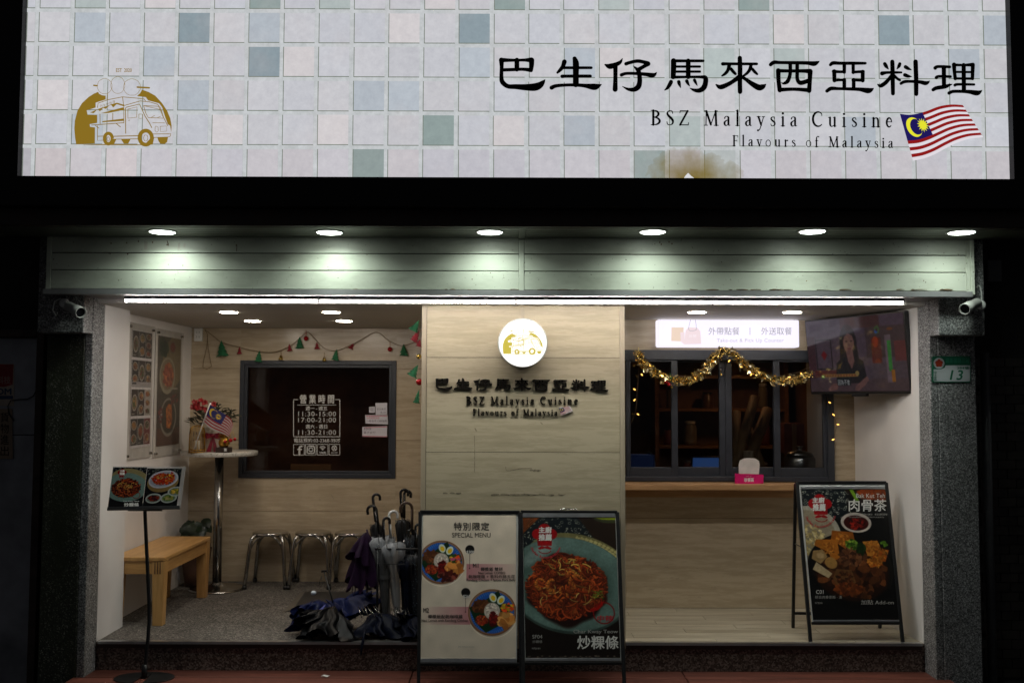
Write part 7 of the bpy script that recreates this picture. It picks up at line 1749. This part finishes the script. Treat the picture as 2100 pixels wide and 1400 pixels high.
added_lamp = thing('unseen_pendant_lamp', 'added unseen pendant lamp warming the dining room behind the hours window', 'lamp', (-2.3, 9.6, 2.28))  # unseen lamp added to lift the dark room behind the window
q = MB(); q.lathe([(0.13, -0.03), (0.10, 0.02), (0.02, 0.05)], (-2.3, 9.6, 2.26), 20, caps=False); q.tube([(-2.3, 9.6, 2.31), (-2.3, 9.6, CZ)], 0.004, 6); q.build('shade', DARKB, added_lamp)
q = MB(); q.ball((-2.3, 9.6, 2.26), 0.035, 12); q.build('bulb', emit('added fill bulb', (1.0, 0.50, 0.25), 70.0), added_lamp)
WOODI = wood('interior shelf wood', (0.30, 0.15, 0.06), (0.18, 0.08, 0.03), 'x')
def I(px, py, D): return P(px, py, D)
ic = thing('kitchen_counter', 'dim kitchen counter behind the serving window', 'counter', (1.8, 8.1, FZ))
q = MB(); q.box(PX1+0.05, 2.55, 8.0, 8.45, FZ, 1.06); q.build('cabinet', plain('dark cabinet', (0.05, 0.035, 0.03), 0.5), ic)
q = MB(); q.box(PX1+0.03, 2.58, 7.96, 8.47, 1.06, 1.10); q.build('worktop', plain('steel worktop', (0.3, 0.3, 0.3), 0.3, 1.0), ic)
ish = thing('wall_shelf', 'dim wooden shelf unit inside the shop behind the tinsel', 'shelf', (2.1, 10.2, FZ))
q = MB()
for x in (1.45, 2.75): q.box(x, x+0.04, 10.0, 10.35, FZ, 2.2)
q.build('upright', WOODI, ish)
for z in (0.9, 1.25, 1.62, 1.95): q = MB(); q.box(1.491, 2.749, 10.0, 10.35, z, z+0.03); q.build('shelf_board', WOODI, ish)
ri = random.Random(4)
JM = [plain('amber jar', (0.20, 0.09, 0.03), 0.25), plain('red tin', (0.16, 0.04, 0.03), 0.4), plain('cream tub', (0.22, 0.17, 0.11), 0.5), plain('green tin', (0.05, 0.08, 0.04), 0.4), plain('brown jar', (0.12, 0.06, 0.03), 0.3)]
n_ = 0
JN = ['amber jar', 'red tin', 'cream tub', 'green tin', 'brown jar']
for zi, z in enumerate((0.93, 1.28, 1.65)):
    for k in range(6):
        if (zi*6+k) in (0, 3, 8, 10, 13, 15, 16): n_ += 1; continue
        x = 1.62+k*0.19+ri.uniform(-.02, .02); r_ = ri.uniform(.045, .07); h = ri.uniform(.14, .26); m_ = JM[n_ % 5]; n_ += 1
        t = thing('jar', '%s, %s along the %s shelf board inside the shop' % (JN[(n_-1) % 5], ORD[k], ['lower', 'middle', 'upper'][zi]), 'jar', (x, 10.15, z), 'jars on the shelf inside the shop')
        q = MB(); q.lathe([(r_, 0.001), (r_*1.02, h*.1), (r_*1.02, h*.75), (r_*.8, h*.86), (r_*.8, h*.9)], (x, 10.15, z), 16); q.build('jar_body', m_, t)
        q = MB(); q.lathe([(r_*.85, h*.9), (r_*.85, h), (r_*.8, h*1.01)], (x, 10.15, z), 16); q.build('lid', BLACKP if n_ % 2 else WHITEP, t)
def onctr(name, label, cat, px, w, h, mat, parts):
    p = I(px, 950, 8.15); t = thing(name, label, cat, (p.x, 8.15, 1.10)); parts(t, p.x, 8.15, 1.101); return t
def crate(t, x, y, z):
    q = MB(); q.box(x-.09, x+.09, y-.07, y+.07, z, z+.012); q.box(x-.095, x-.085, y-.075, y+.075, z, z+.19); q.box(x+.085, x+.095, y-.075, y+.075, z, z+.19); q.box(x-.084, x+.084, y-.075, y-.067, z, z+.19); q.box(x-.084, x+.084, y+.067, y+.075, z, z+.19); q.build('bin', plain('blue bin', (0.02, 0.05, 0.20), 0.4), t, .003)
    q = MB(); q.bar((x-.05, y-.079, z+.165), (x+.05, y-.079, z+.165), .008, .012); q.build('grip', plain('blue bin', (0.02, 0.05, 0.20), 0.4), t)
onctr('blue_bin', 'blue plastic bin low behind the first sash of the serving window', 'bin', 1316, .1, .1, None, crate)
def thermos(t, x, y, z):
    q = MB(); q.lathe([(.04, 0), (.045, .02), (.045, .12), (.035, .16), (.02, .175)], (x, y, z), 18); q.build('bottle_body', plain('pale blue bottle', (0.22, 0.27, 0.33), 0.3), t)
    q = MB(); q.lathe([(.021, .1755), (.021, .20), (.017, .205)], (x, y, z), 14); q.build('cap', BLACKP, t)
onctr('bottle', 'pale squat bottle with a dark cap beside the blue bin', 'bottle', 1331, .1, .1, None, lambda t, x, y, z: thermos(t, x+.02, y+.11, z))
def pos_(t, x, y, z):
    q = MB(); q.obox((x, y, z+.10), (.13, 0, 0), (0, .012, .003), (0, -.02, .075)); q.build('display_housing', BLACKP, t)
    q = MB(); q.slab([(x-.12, y-.0345, z+.165), (x+.12, y-.0345, z+.165), (x+.12, y-.0005, z+.035), (x-.12, y-.0005, z+.035)], (0, -.98, -.2), .002); q.build('display', emit('blue display', (0.012, 0.035, 0.11), 1.0), t)
    q = MB(); q.lathe([(.07, 0), (.07, .008), (.02, .012), (.02, .06)], (x, y+.03, z), 18); q.build('foot', BLACKP, t)
onctr('order_terminal', 'order terminal with a dim blue display behind the second sash', 'terminal', 1450, .1, .1, None, pos_)
def spk(t, x, y, z):
    q = MB(); q.lathe([(.035, 0), (.038, .02), (.038, .07), (.03, .085)], (x, y, z), 16); q.build('speaker_body', BLACKP, t)
    q = MB(); q.lathe([(.0385, .06), (.0385, .066)], (x, y, z), 16); q.build('light_ring', emit('violet ring', (0.25, 0.05, 0.9), 1.2), t)
onctr('smart_speaker', 'small black speaker with a violet light ring behind the second sash', 'speaker', 1411, .1, .1, None, spk)
def cups(t, x, y, z):
    for k in range(5): q = MB(); q.lathe([(.032, k*.03), (.042, k*.03+.10), (.039, k*.03+.10), (.03, k*.03+.003)], (x, y, z+.001), 18); q.build('cup', plain('paper cup', (0.36, 0.27, 0.18), 0.5), t)
onctr('cup_stack', 'stack of paper cups behind the third sash of the serving window', 'cups', 1535, .1, .1, None, cups)
def rice(t, x, y, z):
    q = MB(); q.lathe([(.10, 0), (.12, .02), (.125, .16), (.11, .18)], (x, y, z), 26); q.build('pot_body', plain('steel pot', (0.35, 0.34, 0.33), 0.3, 1.0), t)
    q = MB(); q.lathe([(.113, .181), (.09, .21), (.02, .225), (.02, .25), (.03, .26), (.0001, .262)], (x, y, z), 26); q.build('lid', plain('steel pot', (0.35, 0.34, 0.33), 0.3, 1.0), t)
onctr('rice_pot', 'lidded steel rice pot behind the last sash by the television', 'pot', 1640, .1, .1, None, rice)
pt = thing('kraft_tubes', 'kraft paper tubes leaning behind the third sash of the serving window', 'paper tubes', (I(1540, 950, 8.7).x, 8.7, 1.0))
KR = plain('kraft tube', (0.20, 0.115, 0.05), 0.7, var=0.25)
for (xa, ya, xb, yb_, r_) in ((1508, 958, 1548, 815, .045), (1530, 958, 1575, 840, .05), (1560, 958, 1530, 870, .045), (1512, 958, 1510, 845, .04)):
    q = MB(); q.tube([I(xa, ya, 8.62), I(xb, yb_, 8.9)], r_, 14); q.build('tube', KR, pt)
bxs = thing('carton', 'dim red-brown carton behind the last sash under the television', 'box', tuple(I(1630, 880, 9.0)))
a_, b_ = I(1608, 868, 9.0), I(1650, 930, 9.0); q = MB(); q.box(a_.x, b_.x, 9.0, 9.3, b_.z, a_.z); q.build('carton_body', plain('red-brown carton', (0.20, 0.06, 0.045), 0.7), bxs, .004)
q = MB(); q.box((a_.x+b_.x)/2-.02, (a_.x+b_.x)/2+.02, 8.997, 8.9995, b_.z, a_.z); q.build('tape', plain('carton tape', (0.3, 0.2, 0.12), 0.4), bxs)
# a dining chair and table in the dining room behind the hours window
dt = thing('dining_table', 'dim round dining table inside behind the hours window', 'table', (-1.2, 10.3, FZ))
q = MB(); q.lathe([(.0001, .72), (.42, .72), (.43, .735), (.42, .75), (.0001, .75)], (-1.2, 10.3, FZ), 30); q.build('tabletop', WOODI, dt)
q = MB(); q.tube([(-1.2, 10.3, FZ+.03), (-1.2, 10.3, FZ+.72)], .035, 12); q.lathe([(.22, .001), (.2, .02), (.04, .04)], (-1.2, 10.3, FZ), 24); q.build('pedestal', BLACKM, dt)
for i, (x, l) in enumerate(((-1.95, 'dim wooden chair inside, on the bar-table side of the dining table'), (-0.75, 'dim wooden chair inside, on the pillar side of the dining table'))):
    t = thing('dining_chair', l, 'chair', (x, 10.0, FZ), 'dining chairs inside the shop')
    q = MB(); q.box(x-.21, x+.21, 9.8, 10.2, FZ+.43, FZ+.46); q.build('seat', WOODI, t, .005)
    q = MB(); q.box(x-.20, x+.20, 9.8, 9.825, FZ+.62, FZ+.92); q.build('backrest', WOODI, t, .005)
    for dx in (-.19, .16):
        for dy in (9.80, 10.17): q = MB(); q.box(x+dx, x+dx+.03, dy, dy+.03, FZ, FZ+(.62 if dy < 9.9 else .43)); q.build('leg', WOODI, t)
# litter on the deck
lt = thing('paper_scrap', 'small pale paper scrap on the wooden deck', 'paper', tuple(P(667, 1385, 6.2)))
d = ray(667, 1386); p = CAMP+d*((0.003-CAMZ)/d.z)
q = MB(); q.add([p+Vector(v) for v in ((-.03, 0, 0), (-.01, .012, .008), (.02, .014, .002), (.032, .004, .006), (.012, -.012, 0), (-.012, -.010, .006))], [(0, 1, 5), (1, 2, 5), (2, 4, 5), (2, 3, 4)]); q.build('scrap', WHITEP, lt)
